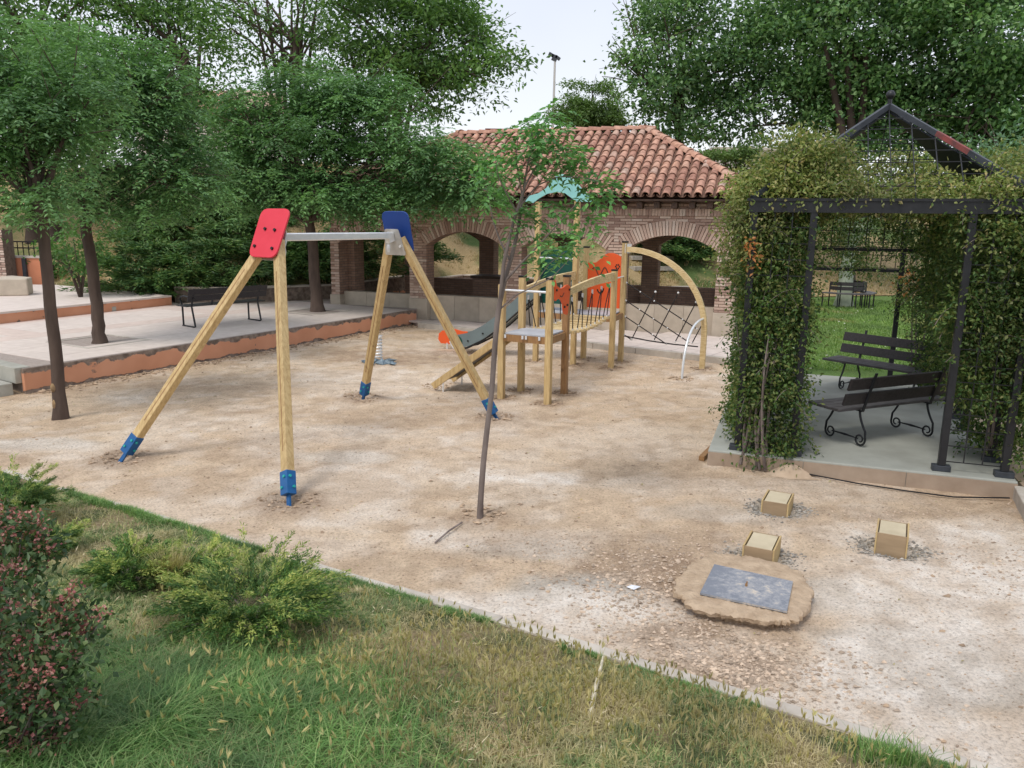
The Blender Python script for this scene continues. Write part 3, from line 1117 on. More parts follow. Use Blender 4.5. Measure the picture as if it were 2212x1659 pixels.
# ---- kerb stones along the lawn
kerb = bpy.data.objects.new('kerb', None)
COL.objects.link(kerb)
tag(kerb, 'narrow pale concrete kerb curving between lawn and dirt', kind='structure')
kl = np.concatenate([[0], np.cumsum(np.hypot(*np.diff(_kp, axis=0).T))])
for k in range(int(kl[-1] / 0.9)):
    s0, s1 = k * 0.9 + 0.006, (k + 1) * 0.9 - 0.006
    q = [np.array([np.interp(s, kl, _kp[:, 0]), np.interp(s, kl, _kp[:, 1])]) for s in np.linspace(s0, s1, 4)]
    V = []
    for p in q:
        nn = np.array([-(q[-1] - q[0])[1], (q[-1] - q[0])[0]])
        nn /= np.linalg.norm(nn)
        for wv, z in ((-0.045, -0.12), (-0.045, 0.020), (0.045, 0.020), (0.045, -0.12)):
            V.append((*(p + nn * (wv + 0.0)), z + rnd.uniform(-.001, .001)))
    F = []
    sink = float(np.interp(q[1][0], [-2.2, -.7], [.020, 0]))
    V = [(v_[0], v_[1], v_[2] - sink) for v_ in V]
    for a in range(3):
        for b in range(4):
            F.append((a * 4 + b, (a + 1) * 4 + b, (a + 1) * 4 + (b + 1) % 4, a * 4 + (b + 1) % 4))
    F += [(0, 1, 2, 3), (12, 15, 14, 13)]
    mb = MB().add(V, np.array(F))
    part('kerb_stone', mb, M['kerb'], kerb, sm=None, bev=0.006)

# ---- raised plaza on the left
P1 = G(50, 795, .38)[:2]
P2 = np.array([-2.5, 19.95])
fw = (P2 - P1) / np.linalg.norm(P2 - P1)
fn = np.array([-fw[1], fw[0]])           # into the plaza
ang = math.atan2(fw[1], fw[0])
P0 = P1 + np.array([-0.83, 0.56]) * 6.0
plz = [tuple(P1), tuple(P2), (-2.45, 20.2), (-4.75, 21.0), (-5.1, 22.6), (-7.2, 21.1), (-9.0, 21.0), (-13.4, 23.2), (-19, 22), tuple(P0)]
plaza = bpy.data.objects.new('plaza', None)
COL.objects.link(plaza)
plaza.location = (P1[0], P1[1], 0)
tag(plaza, 'raised plaza paved in pale pinkish slabs with an orange rendered front', kind='structure')


def inpoly(p, poly):
    c = False
    j = len(poly) - 1
    for i in range(len(poly)):
        xi, yi = poly[i]
        xj, yj = poly[j]
        if (yi > p[1]) != (yj > p[1]) and p[0] < (xj - xi) * (p[1] - yi) / (yj - yi) + xi:
            c = not c
        j = i
    return c


mb = MB()
mb.prism(plz, 0.0, 0.374)
part('paving_bed', mb, M['joint'], plaza)
# rendered front face, a slab set proud of the bed; tapering end by the steps
front = MB()
c = (P1 + P2) / 2
Lf = np.linalg.norm(P2 - P1)
fo = bpy.data.objects.new('front_wall', MB().box(-0.02, Lf + 0.03, -0.035, 0.03, -0.05, 0.368).mesh('front_wall'))
fo.data.materials.append(M['render'])
COL.objects.link(fo)
fo.parent = plaza
fo.rotation_euler = (0, 0, ang)
fo['label'] = 'flaking orange rendered retaining face'
mb = MB().box(-0.02, 0.05, 0.03, 0.6, -0.05, 0.368)
fo = link('end_wall', MB().box(Lf - 0.03, Lf + 0.03, 0.03, 0.7, -0.05, 0.368).mesh('end_wall'), M['render'], plaza)
fo.rotation_euler = (0, 0, ang)
T2b = G(215, 740, .38)[:2]
T3b = G(687, 672, .38)[:2]


def loc_(p):
    q = np.asarray(p) - P1
    return np.array([q @ fw, q @ fn])


pits = [(loc_(T2b) + (0.10, 0.16), 0.62), (loc_(T3b), 0.60)]
PS = 0.56
pm = [MB().box(-PS / 2 + .0025, PS / 2 - .0025, -PS / 2 + .0025, PS / 2 - .0025, 0.30, 0.38).mesh('paver') for _ in range(2)]
pm[0].materials.append(M['paver'])
pm[1].materials.append(M['paver_pink'])
nP = 0
rest = MB()
rest_p = []
for i in range(-16, 30):
    for j in range(0, 40):
        lc = np.array([(i + .5) * PS, 0.04 + (j + .5) * PS])
        wp = P1 + fw * lc[0] + fn * lc[1]
        cs = [P1 + fw * (lc[0] + a) + fn * (lc[1] + b) for a in (-PS / 2, PS / 2) for b in (-PS / 2, PS / 2)]
        if not all(inpoly(q, plz) for q in cs):
            continue
        if any(abs(lc[0] - c_[0]) < r_ and abs(lc[1] - c_[1]) < r_ for c_, r_ in pits):
            continue
        rest_p.append((np.linalg.norm(wp), lc, wp, (j in (5, 9) or (i % 8 == 3 and 5 < j < 9))))
rest_p.sort(key=lambda q: q[0])
for k, (dist, lc, wp, pk) in enumerate(rest_p):
    if k < 290:
        o = bpy.data.objects.new('paver', pm[1 if pk else 0])
        COL.objects.link(o)
        o.parent = plaza
        o.location = (wp[0] - P1[0], wp[1] - P1[1], rnd.uniform(-0.001, 0.001))
        o.rotation_euler = (0, 0, ang + rnd.uniform(-.004, .004))
    else:
        a3, b3 = np.array([*fw, 0]) * (PS / 2 - .006), np.array([*fn, 0]) * (PS / 2 - .006)
        rest.obox((wp[0], wp[1], 0.34), a3, b3, (0, 0, 0.04))
if rest.n:
    part('far_paver', rest, M['paver'], plaza, kind='stuff')
# edge coping of the plaza along the step side
mb = MB()
ed = (P0 - P1) / 6.0
en = np.array([ed[1], -ed[0]])
if en @ np.array([0, -1]) < 0:
    en = -en
for k in range(6):
    a = P1 + ed * (0.03 + k)
    c3 = np.array([*(a + ed * 0.49), 0.27])
    mb = MB().obox(c3, np.array([*ed, 0]) * 0.485, np.array([*en, 0]) * 0.11, (0, 0, 0.118))
    part('edge_stone', mb, M['concrete'], plaza, bev=0.008)
for c_, r_ in pits:
    wp = P1 + fw * c_[0] + fn * c_[1]
    X, Y = np.meshgrid(np.linspace(-1.35 * r_, 1.35 * r_, 26), np.linspace(-1.35 * r_, 1.35 * r_, 26))
    wx = wp[0] + X * fw[0] + Y * fn[0]
    wy = wp[1] + X * fw[1] + Y * fn[1]
    zz = 0.364 + 0.03 * fbm(wx, wy, 6, 3, 3) * (np.maximum(abs(X), abs(Y)) < r_) - 0.015
    i_ = np.arange(26 * 26).reshape(26, 26)
    F_ = np.stack([i_[:-1, :-1], i_[:-1, 1:], i_[1:, 1:], i_[1:, :-1]], -1).reshape(-1, 4)
    mb = MB().add(np.stack([wx.ravel(), wy.ravel(), zz.ravel()], 1), F_)
    part('tree_pit_soil', mb, M['soil'], plaza, sm=40)
    for a, b in ((1, 0), (-1, 0), (0, 1), (0, -1)):
        cc = np.array([*(wp + fw * a * (r_ - .03) + fn * b * (r_ - .03)), 0.355])
        u3 = np.array([*(fn if a else fw), 0]) * (r_ - (.0 if a else .062))
        v3 = np.array([*(fw if a else fn), 0]) * 0.03
        part('pit_edging', MB().obox(cc, u3, v3, (0, 0, 0.03)), M['kerb'], plaza)

# upper plaza and its loose slab step
up = [tuple(G(370, 640, .60)[:2]), (-13.4, 23.0), (-22, 22), (-24, 12), tuple(G(-300, 706, .60)[:2])]
mb = MB().prism(up, 0.3, 0.58)
u0 = np.array(up[0])
upl = bpy.data.objects.new('upper_plaza', None)
COL.objects.link(upl)
tag(upl, 'higher paved platform with a stained orange riser on the left', kind='structure')
o = part('riser', mb, M['render'], upl)
o.data.transform(Matrix.Translation((0, 0, -0.3)))
o.location = (0, 0, 0.3)
mb = MB().prism([tuple((np.array(q) - u0) * 1.004 + u0 + np.array([0.02, -0.03])) for q in up], 0.582, 0.625)
part('pavement', mb, M['paver'], upl)
sb0, sb1 = G(18, 690, .38)[:2], G(252, 672, .38)[:2]
sd_ = (sb1 - sb0) / np.linalg.norm(sb1 - sb0)
sn = np.array([-sd_[1], sd_[0]])
q = [tuple(sb0), tuple(sb1), tuple(sb1 + sn * .42), tuple(sb0 + sn * .42)]
solo('slab_step', MB().prism(q, 0.384, 0.49), M['concrete'], (sb0[0], sb0[1], .384),
     'long grey stone step lying below the higher platform', 'step', bev=0.01)
# stone steps at the plaza corner
st = P1 + en * 0.14 + ed * 0.06
q = [tuple(st), tuple(st + en * .40), tuple(st + en * .40 + ed * 2.6), tuple(st + ed * 2.6)]
if np.cross(np.array(q[1]) - q[0], np.array(q[2]) - q[1]) < 0:
    q = q[::-1]
solo('stone_step', MB().prism(q, -0.02, 0.17), M['concrete'], (st[0], st[1], 0), 'lower grey stone step at the near corner of the plaza', 'step', bev=0.012)

# terrace in front of the arcade
te0 = G(903, 697, .12)[:2]
te1 = G(1345, 748, .12)[:2]
te2 = te1 + (te1 - te0) / np.linalg.norm(te1 - te0) * 2.4
C0 = G(903, 688, .12)[:2]


def pav(x, y):
    return C0 + dX * x + dY * y


ter = bpy.data.objects.new('terrace', None)
COL.objects.link(ter)
tag(ter, 'pale slab terrace with a concrete kerb before the arcade', kind='structure')
tpoly = [tuple(te0), tuple(te2), tuple(pav(8.6, -1.2)), tuple(pav(8.6, 6.2)), tuple(pav(-3.0, 6.2)), tuple(pav(-3.0, 0.0)), tuple(pav(-.25, 0.0))]
part('terrace_bed', MB().prism(tpoly, -0.05, 0.10), M['joint'], ter)
td = (te2 - te0) / np.linalg.norm(te2 - te0)
tn = np.array([-td[1], td[0]])
Lt = np.linalg.norm(te2 - te0)
k = 0
s = 0.0
while s < Lt - 0.3:
    e = min(s + 1.0, Lt)
    c_ = te0 + td * (s + e) / 2 + tn * 0.04
    part('kerb_stone', MB().obox((c_[0], c_[1], 0.03), np.array([*td, 0]) * ((e - s) / 2 - .005), np.array([*tn, 0]) * 0.06, (0, 0, 0.095)), M['kerb'], ter, bev=0.008)
    s = e
tp = [(te0 + tn * .11), te2 + tn * .11, pav(8.6, -1.2), pav(8.6, -.02), pav(-.28, -.02)]
tpi = [tuple(q_) for q_ in tp]
for i in range(-2, 26):
    for j in range(0, 9):
        cc = te0 + td * (i + .5) * .42 + tn * (.11 + (j + .5) * .42)
        if not inpoly(cc, tpi):
            continue
        part('paving_slab', MB().obox((cc[0], cc[1], 0.105 + rnd.uniform(0, .003)), np.array([*td, 0]) * .205, np.array([*tn, 0]) * .205, (0, 0, 0.018)), M['paver'], ter)


# ================================================================== THE PAVILION
PV = thing('pavilion', (C0[0], C0[1], 0), 'long low brick pavilion with round arches and a terracotta tiled hip roof', 'pavilion', rz=AX)
BAY = 2.535
XL, XR = -2.54, 7.82
pc = [0.015, 0.015 + BAY, 0.015 + 2 * BAY]       # pier centres between bays
cen = [0.015 - BAY / 2, 0.015 + BAY / 2, 0.015 + 1.5 * BAY, 0.015 + 2.5 * BAY]
HO = BAY / 2 - 0.235
RISE = 0.345
Rr = (HO * HO + RISE * RISE) / (2 * RISE)
ZS = 1.985
ZC = ZS + RISE - Rr
TK = 0.33
ZT = 3.08


def arcade(y0, y1, m, name, parent=PV):
    """wall with four arched openings between x=XL and XR, front face at y0, back at y1"""
    mb = MB()
    xs = [XL]
    edges = []
    for c in cen:
        edges.append((c - HO, c + HO))
    # piers
    prev = XL
    for a, b in edges:
        mb.box(prev, a, y0, y1, 0.10, ZS)
        prev = b
    mb.box(prev, XR, y0, y1, 0.10, ZS)
    # wall above
    n = 24
    pts = []
    prev = XL
    for (a, b), c in zip(edges, cen):
        pts.append((prev, ZS))
        for k in range(n + 1):
            x = a + (b - a) * k / n
            pts.append((x, ZC + math.sqrt(max(0, Rr * Rr - (x - c) ** 2))))
        prev = b
    pts.append((XR, ZS))
    V = []
    for x, z in pts:
        V += [(x, y0, z), (x, y1, z), (x, y1, ZT), (x, y0, ZT)]
    F = []
    for k in range(len(pts) - 1):
        if pts[k + 1][0] - pts[k][0] < 1e-6:
            continue
        a, b = 4 * k, 4 * k + 4
        F += [(a, b, b + 3, a + 3), (a + 1, a + 2, b + 2, b + 1), (a, a + 1, b + 1, b), (a + 3, b + 3, b + 2, a + 2)]
    F += [(0, 3, 2, 1), (4 * len(pts) - 4, 4 * len(pts) - 3, 4 * len(pts) - 2, 4 * len(pts) - 1)]
    mb.add(V, np.array(F))
    return part(name, mb, m, parent, world=False)


arcade(0.012, 0.45, M['brickwall'], 'front_arcade')
arcade(4.75, 5.20, M['brickwall'], 'back_arcade')
# end walls: corner piers and a lintel over a wide opening
for x0, x1, nm in ((XL, XL + .45, 'left_end'), (XR - .45, XR, 'right_end')):
    mb = MB().box(x0, x1, 0.451, 0.95, 0.1, ZT - .002).box(x0, x1, 4.25, 4.749, 0.1, ZT - .002).box(x0, x1, 0.951, 4.249, 2.35, ZT - .002)
    part(nm + '_wall', mb, M['brickwall'], PV, world=False)
# mortar face behind the front bricks
BR_L, BR_H, BR_D = 0.245, 0.052, 0.02
brick_me = MB().box(-.5, .5, -.5, .5, -.5, .5).mesh('brick')
brick_me.materials.append(M['brick'])
vous_me = MB().add([(-.5, -.5, -.42), (.5, -.5, -.5), (.5, .5, -.5), (-.5, .5, -.42), (-.5, -.5, .42), (.5, -.5, .5), (.5, .5, .5), (-.5, .5, .42)], BOXF).mesh('voussoir_brick')
vous_me.materials.append(M['brick'])
bricks = []
PL_TOP = 0.64


def blocked(z):
    """spans of x taken by openings and arch rings at height z"""
    out = []
    for c in cen:
        if z < ZS:
            h = HO
        else:
            o2 = (Rr + TK) ** 2 - (z - ZC) ** 2
            if o2 <= 0:
                continue
            h = min(math.sqrt(o2), HO * (z - ZC) / (ZS - ZC)) + 0.004
        out.append((c - h, c + h))
    return out


z = PL_TOP + 0.03
row = 0
while z < 3.0:
    if not (2.755 < z < 2.925):
        spans = []
        prev = XL + 0.004
        for a, b in blocked(z) + [(XR - .004, XR + 1)]:
            if a > prev + 0.03:
                spans.append((prev, a))
            prev = max(prev, b)
        for a, b in spans:
            x = XL + (0.128 if row % 2 else 0.0)
            while x < b:
                x0, x1 = max(x, a), min(x + BR_L, b)
                if x1 - x0 > 0.04:
                    bricks.append(((x0 + x1) / 2, z, x1 - x0))
                x += BR_L + 0.012
    z += 0.0665
    row += 1
# nearest (largest) bricks are objects, the rest one mesh
bricks.sort(key=lambda q: -q[0] + 0.6 * abs(q[1] - 2.2))
rest = MB()
for k, (x, z, L) in enumerate(bricks):
    pr = rnd.uniform(0, 0.005)
    if k < 290:
        o = bpy.data.objects.new('brick', brick_me)
        COL.objects.link(o)
        o.parent = PV
        o.location = (x, 0.004 - pr, z)
        o.scale = (L, BR_D, BR_H)
        o.rotation_euler = (rnd.uniform(-.01, .01), rnd.uniform(-.008, .008), 0)
    else:
        rest.box(x - L / 2, x + L / 2, -0.006 - pr, 0.015, z - BR_H / 2, z + BR_H / 2)
part('brick_course', rest, M['brick'], PV, world=False, kind='stuff')
nv = 34
half = math.asin(HO / Rr)
for c in cen:
    for k in range(nv):
        a = -half + 2 * half * (k + .5) / nv
        o = bpy.data.objects.new('voussoir_brick', vous_me)
        COL.objects.link(o)
        o.parent = PV
        rm = Rr + TK / 2
        o.location = (c + math.sin(a) * rm, 0.0 - rnd.uniform(0, .006), ZC + math.cos(a) * rm)
        o.rotation_euler = (0, a - math.pi / 2, 0)
        o.scale = (TK - .006, 0.03, 2 * half * (Rr + TK) / nv * 0.80)
# cornice: standing headers, dark timber ends, boards
mb = MB()
x = XL
while x < XR - .05:
    mb.box(x + .004, x + .064, -0.055, 0.011, 2.765, 2.915)
    x += 0.068
part('cornice_header', mb, M['brick'], PV, world=False, kind='stuff')
x = XL + .1
while x < XR:
    part('rafter_end', MB().box(x - .06, x + .06, -0.30, 0.011, 2.93, 3.06), M['beam'], PV, world=False)
    x += 0.385
part('eave_board', MB().box(XL - .42, XR + .42, -0.42, -0.02, 3.075, 3.12), M['beam'], PV, world=False)
part('ceiling', MB().box(XL - .41, XR + .41, -0.018, 5.6, 3.085, 3.13), M['beam'], PV, world=False)
# stone plinth, knee walls and floor
for a, b in ((XL - .03, cen[0] - HO + .02), (cen[0] + HO - .02, cen[1] - HO + .02), (cen[1] + HO - .02, cen[2] - HO + .02), (cen[2] + HO - .02, cen[3] - HO + .02), (cen[3] + HO - .02, XR + .03)):
    part('pier_plinth', MB().box(a, b, -0.035, 0.47, 0.09, PL_TOP), M['stone'], PV, world=False, bev=0.01)
for c in cen:
    n = 3
    for k in range(n):
        x0 = c - HO + .022 + (2 * HO - .044) * k / n
        x1 = c - HO + .022 + (2 * HO - .044) * (k + 1) / n
        part('knee_wall_stone', MB().box(x0 + .003, x1 - .003, 0.17, 0.45, 0.10, 0.72 + rnd.uniform(-.004, .004)), M['stone'], PV, world=False)
    part('back_knee_wall', MB().box(c - HO - .01, c + HO + .01, 4.85, 5.12, 0.10, 0.80), M['brickwall'], PV, world=False)
part('floor', MB().box(XL + .1, XR - .1, 0.46, 4.84, 0.10, 0.125), M['stone'], PV, world=False)
# roof: timber body, tiles, ridge
EZ, RZ = 3.15, 4.86
OV = 0.46
X0, X1, Y0, Y1 = XL - OV, XR + OV, -OV, 5.2 + OV
RUN = (Y1 - Y0) / 2
SL = (RZ - EZ) / RUN
YM = (Y0 + Y1) / 2
mb = MB()
V = [(X0 + .03, Y0 + .03, EZ), (X1 - .03, Y0 + .03, EZ), (X1 - .03, Y1 - .03, EZ), (X0 + .03, Y1 - .03, EZ), (X0 + RUN, YM, RZ), (X1 - RUN, YM, RZ)]
mb.add(V, [np.array([[0, 1, 5, 4], [2, 3, 4, 5], [0, 3, 2, 1]]), np.array([[1, 2, 5], [3, 0, 4]])])
part('roof_body', mb, M['beam'], PV, world=False)


def tile_mesh(name, L, r0, r1, seg=7, th=0.014):
    """barrel tile along +x: low end at x=0 (wide), high end at x=L"""
    V, F = [], []
    for ring, (x, r) in enumerate(((0, r0), (L, r1))):
        for rr_ in (r, r - th):
            for k in range(seg + 1):
                a = math.pi * k / seg
                V.append((x, -math.cos(a) * rr_, math.sin(a) * rr_ * 0.85))
    n = seg + 1
    for k in range(seg):
        F.append((k, k + 1, 2 * n + k + 1, 2 * n + k))
        F.append((n + k, 3 * n + k, 3 * n + k + 1, n + k + 1))
        F.append((k, n + k, n + k + 1, k + 1))
    V = np.array(V)
    F = np.array(F)
    me = mesh_np(name, V, [F])
    smooth(me, 50)
    me.materials.append(M['rooftile'])
    return me, V, F


tile_me, TV, TF = tile_mesh('roof_tile', 0.40, 0.092, 0.072)
PIT, EXPO = 0.226, 0.315
sl_ang = math.atan(SL)
slopeL = RUN / math.cos(sl_ang)
front_t, other = [], []


def slope_tiles(o, ex, up_h, width, tri, out, skip=None):
    """o corner at the eave, ex along the eave, up_h horizontal direction up the slope"""
    ncol = int(width / PIT)
    for i in range(ncol):
        s = (i + .5) * PIT + (width - ncol * PIT) / 2
        lim = min(s, width - s, RUN) / math.cos(sl_ang)
        k = 0
        while k * EXPO < lim - 0.12:
            out.append((o + ex * s + up_h * (k * EXPO - .05) * math.cos(sl_ang) + np.array([0, 0, (k * EXPO - .05) * math.sin(sl_ang)]), ex, up_h, k, i))
            k += 1


e = EZ + 0.055
slope_tiles(np.array([X0, Y0, e]), np.array([1., 0, 0]), np.array([0, 1., 0]), X1 - X0, False, front_t)
slope_tiles(np.array([X1, Y1, e]), np.array([-1., 0, 0]), np.array([0, -1., 0]), X1 - X0, False, other)
slope_tiles(np.array([X1, Y0, e]), np.array([0, 1., 0]), np.array([-1., 0, 0]), Y1 - Y0, True, other)
slope_tiles(np.array([X0, Y1, e]), np.array([0, -1., 0]), np.array([1., 0, 0]), Y1 - Y0, True, other)


def tile_M(p, ex, uh, jit=1.0):
    u = np.array([uh[0] * math.cos(sl_ang), uh[1] * math.cos(sl_ang), math.sin(sl_ang)])
    ex = np.array(ex)
    nn = np.cross(ex, u)
    if nn[2] < 0:
        nn = -nn
    # slight overlap tilt: low end sits higher
    t = nrmz(u - nn * 0.045 + ex * rnd.uniform(-.03, .03) * jit)
    s_ = nrmz(np.cross(nn, t))
    nn = np.cross(t, s_)
    p = np.array(p) + nn * (0.012 + rnd.uniform(0, .008)) + ex * rnd.uniform(-.008, .008) + t * rnd.uniform(-.015, .015)
    return Matrix(((t[0], s_[0], nn[0], p[0]), (t[1], s_[1], nn[1], p[1]), (t[2], s_[2], nn[2], p[2]), (0, 0, 0, 1)))


front_t.sort(key=lambda q: (q[3] * 0.35 - 0.05 * q[4]))
mb = MB()
for k, (p, ex, uh, r_, i) in enumerate(front_t):
    Mx = tile_M(p, ex, uh)
    if k < 290:
        o = bpy.data.objects.new('roof_tile', tile_me)
        COL.objects.link(o)
        o.parent = PV
        o.matrix_local = Mx
    else:
        A = np.array(Mx)
        mb.add(TV @ A[:3, :3].T + A[:3, 3], TF)
for (p, ex, uh, r_, i) in other:
    A = np.array(tile_M(p, ex, uh))
    mb.add(TV @ A[:3, :3].T + A[:3, 3], TF)
part('upper_roof_tile', mb, M['rooftile'], PV, world=False, kind='stuff', sm=50)
mb = MB()                                # channels between the rows of cover tiles, groove shade painted into their colour
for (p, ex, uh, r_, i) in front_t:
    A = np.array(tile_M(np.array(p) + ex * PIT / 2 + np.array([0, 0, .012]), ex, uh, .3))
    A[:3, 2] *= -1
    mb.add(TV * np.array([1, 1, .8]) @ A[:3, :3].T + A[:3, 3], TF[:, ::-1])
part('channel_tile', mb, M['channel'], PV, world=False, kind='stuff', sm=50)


def ridge_line(a, b, name):
    a, b = np.array(a, float), np.array(b, float)
    L = np.linalg.norm(b - a)
    t = (b - a) / L
    n = int(L / 0.34)
    s_ = nrmz(np.cross((0, 0, 1), t))
    nn = np.cross(t, s_)
    for k in range(n + 1):
        p = a + t * min(k * 0.34, L - .3)
        o = bpy.data.objects.new(name, ridge_me)
        COL.objects.link(o)
        o.parent = PV
        t2 = nrmz(t - nn * .04)
        n2 = np.cross(t2, s_)
        o.matrix_local = Matrix(((t2[0], s_[0], n2[0], p[0]), (t2[1], s_[1], n2[1], p[1]), (t2[2], s_[2], n2[2], p[2]), (0, 0, 0, 1)))


ridge_me, _, _ = tile_mesh('ridge_tile', 0.42, 0.125, 0.105)
zr = 0.075
ridge_line((X0 + RUN - .1, YM, RZ + zr), (X1 - RUN + .1, YM, RZ + zr), 'ridge_tile')
for (a, b) in (((X1, Y0, EZ + zr), (X1 - RUN, YM, RZ + zr)), ((X0, Y0, EZ + zr), (X0 + RUN, YM, RZ + zr)),
               ((X1, Y1, EZ + zr), (X1 - RUN, YM, RZ + zr)), ((X0, Y1, EZ + zr), (X0 + RUN, YM, RZ + zr))):
    ridge_line(a, b, 'hip_tile')

# brick counter inside, seen through the second arch
bk = thing('brick_barbecue', (*pav(.75, 3.3), .125), 'dark brick barbecue counter inside the pavilion, behind the pier of the second arch', 'barbecue', rz=AX)
part('counter', MB().box(-.45, .40, -.35, .35, 0, .85), M['brickwall'], bk, world=False)
part('hood', MB().box(-.5, .48, -.4, .4, .852, .93), M['beam'], bk, world=False)
part('hearth', MB().box(.402, .72, -.3, .3, 0, .45), M['brickwall'], bk, world=False)

# ---- orange retaining wall behind plaza and pavilion
rw = thing('retaining_wall', (-5.1, 22.3, 0), 'low orange retaining wall with a pale coping running behind the pavilion', 'wall')
wp_ = [(-9.0, 20.95), (-7.2, 21.0), (-5.1, 22.45), (-3.6, 26.3), (-1.9, 30.1), (0.0, 29.6), (3.7, 25.0), (6.0, 25.8)]
off = np.array([0, -.06])
for k in range(len(wp_) - 1):
    a, b = np.array(wp_[k]), np.array(wp_[k + 1])
    dd = (b - a) / np.linalg.norm(b - a)
    nn = np.array([-dd[1], dd[0]])
    L = np.linalg.norm(b - a)
    m = int(L / 1.5) + 1
    me_ = [tuple(a - nn * .0), tuple(b), tuple(b + nn * .2), tuple(a + nn * .2)]
    zt = 0.74 if k < 3 else 0.55
    o = part('wall_section', MB().prism(me_, 0.05, zt), M['render'], rw)
    for j in range(m):
        s0, s1 = j * L / m + .01, (j + 1) * L / m - .01
        q = [tuple(a + dd * s0 - nn * .04), tuple(a + dd * s1 - nn * .04), tuple(a + dd * s1 + nn * .24), tuple(a + dd * s0 + nn * .24)]
        part('coping_stone', MB().prism(q, zt + .002, zt + .05), M['kerb'], rw)


# ================================================================== THE PERGOLA
g1 = np.array([2.49, 8.35])
GZ0 = 0.17
PG = thing('pergola', (g1[0], g1[1], 0), 'black iron pergola with lattice sides and a gabled wire roof, overgrown by climbers', 'pergola', rz=AX)


def gz(x, y):
    return g1 + dX * x + dY * y


W_, D_ = 2.56, 4.9
slab_poly = [(-.30, -.13), (2.66, -.13), (2.66, 5.1), (-.30, 5.1)]
sl = bpy.data.objects.new('pergola_slab', None)
COL.objects.link(sl)
sl.location = (g1[0], g1[1], 0)
sl.rotation_euler = (0, 0, AX)
tag(sl, 'concrete floor slab under the pergola', kind='structure')
part('floor_slab', MB().prism(slab_poly, -0.05, GZ0), M['slab'], sl, world=False, bev=0.012)
for k in range(3):
    part('slab_edge', MB().box(-.30 + k * .9867 + .003, -.30 + (k + 1) * .9867 - .003, -.142, -.131, -.05, GZ0 - .02), M['slab_side'], sl, world=False)


def post(x, y, z0=GZ0, z1=2.76, s=0.070, nm='post'):
    o = part(nm, MB().box(x - s / 2, x + s / 2, y - s / 2, y + s / 2, z0 + .062, z1), M['iron'], PG, world=False, bev=.004)
    part('base_block', MB().box(x - .085, x + .085, y - .05, y + .05, z0 + .001, z0 + .06), M['iron_grey'], PG, world=False, bev=.005)
    return o


fp = [(0, 0), (.58, 0), (2.0, 0), (W_, 0)]
for x, y in fp + [(0, .55), (0, 2.0), (0, 2.56), (W_, .55), (W_, 2.0), (W_, 2.56), (.58, 4.85), (2.0, 4.85), (0, 4.85), (W_, 4.85), (0, 3.7), (W_, 3.7)]:
    post(x, y)
for nm, a, b in (('front_beam', (-.06, 0), (W_ + .06, 0)), ('back_beam', (-.06, 4.85), (W_ + .06, 4.85)), ('tie_beam', (-.06, 2.56), (W_ + .06, 2.56))):
    part(nm, MB().box(a[0], b[0], a[1] - .042, a[1] + .042, 2.725, 2.835).box(a[0] - .02, b[0] + .02, a[1] - .055, a[1] + .055, 2.837, 2.865), M['iron'], PG, world=False)
for x in (0, W_):
    part('side_beam', MB().box(x - .04, x + .04, .048, 4.80, 2.765, 2.86), M['iron'], PG, world=False)
part('transom', MB().box(.03, W_ - .03, 4.83, 4.87, 1.90, 1.95), M['iron'], PG, world=False)
part('transom', MB().box(.03, W_ - .03, 2.54, 2.58, 2.28, 2.32), M['iron'], PG, world=False)


def lattice(a, b, z0, z1, sx=.17, sz=.165, nm='lattice_bar'):
    a, b = np.array(a, float), np.array(b, float)
    L = np.linalg.norm(b - a)
    n = max(1, int(round(L / sx)))
    for k in range(1, n):
        p = a + (b - a) * k / n
        part(nm, MB().beam((*p, z0), (*p, z1), .011, .011), M['iron'], PG, world=False)
    m = int(round((z1 - z0) / sz))
    for k in range(m + 1):
        zz = z0 + (z1 - z0) * k / m
        part(nm, MB().beam((*a, zz), (*b, zz), .009, .009), M['iron'], PG, world=False)


lattice((.031, 0.004), (.549, 0.004), GZ0 + .10, 2.74)
lattice((2.031, 0.004), (W_ - .031, 0.004), GZ0 + .10, 2.74)
lattice((0.004, .031), (0.004, .52), GZ0 + .10, 2.74, .24, .33)
lattice((0.004, 2.03), (0.004, 2.53), GZ0 + .10, 2.74, .24, .33)
lattice((W_ - .004, 2.03), (W_ - .004, 2.53), GZ0 + .10, 2.74, .24, .33)
lattice((.031, 4.852), (W_ - .031, 4.852), 1.96, 2.74, .2, .2)
lattice((.031, 2.562), (W_ - .031, 2.562), 2.33, 2.74, .2, .2)
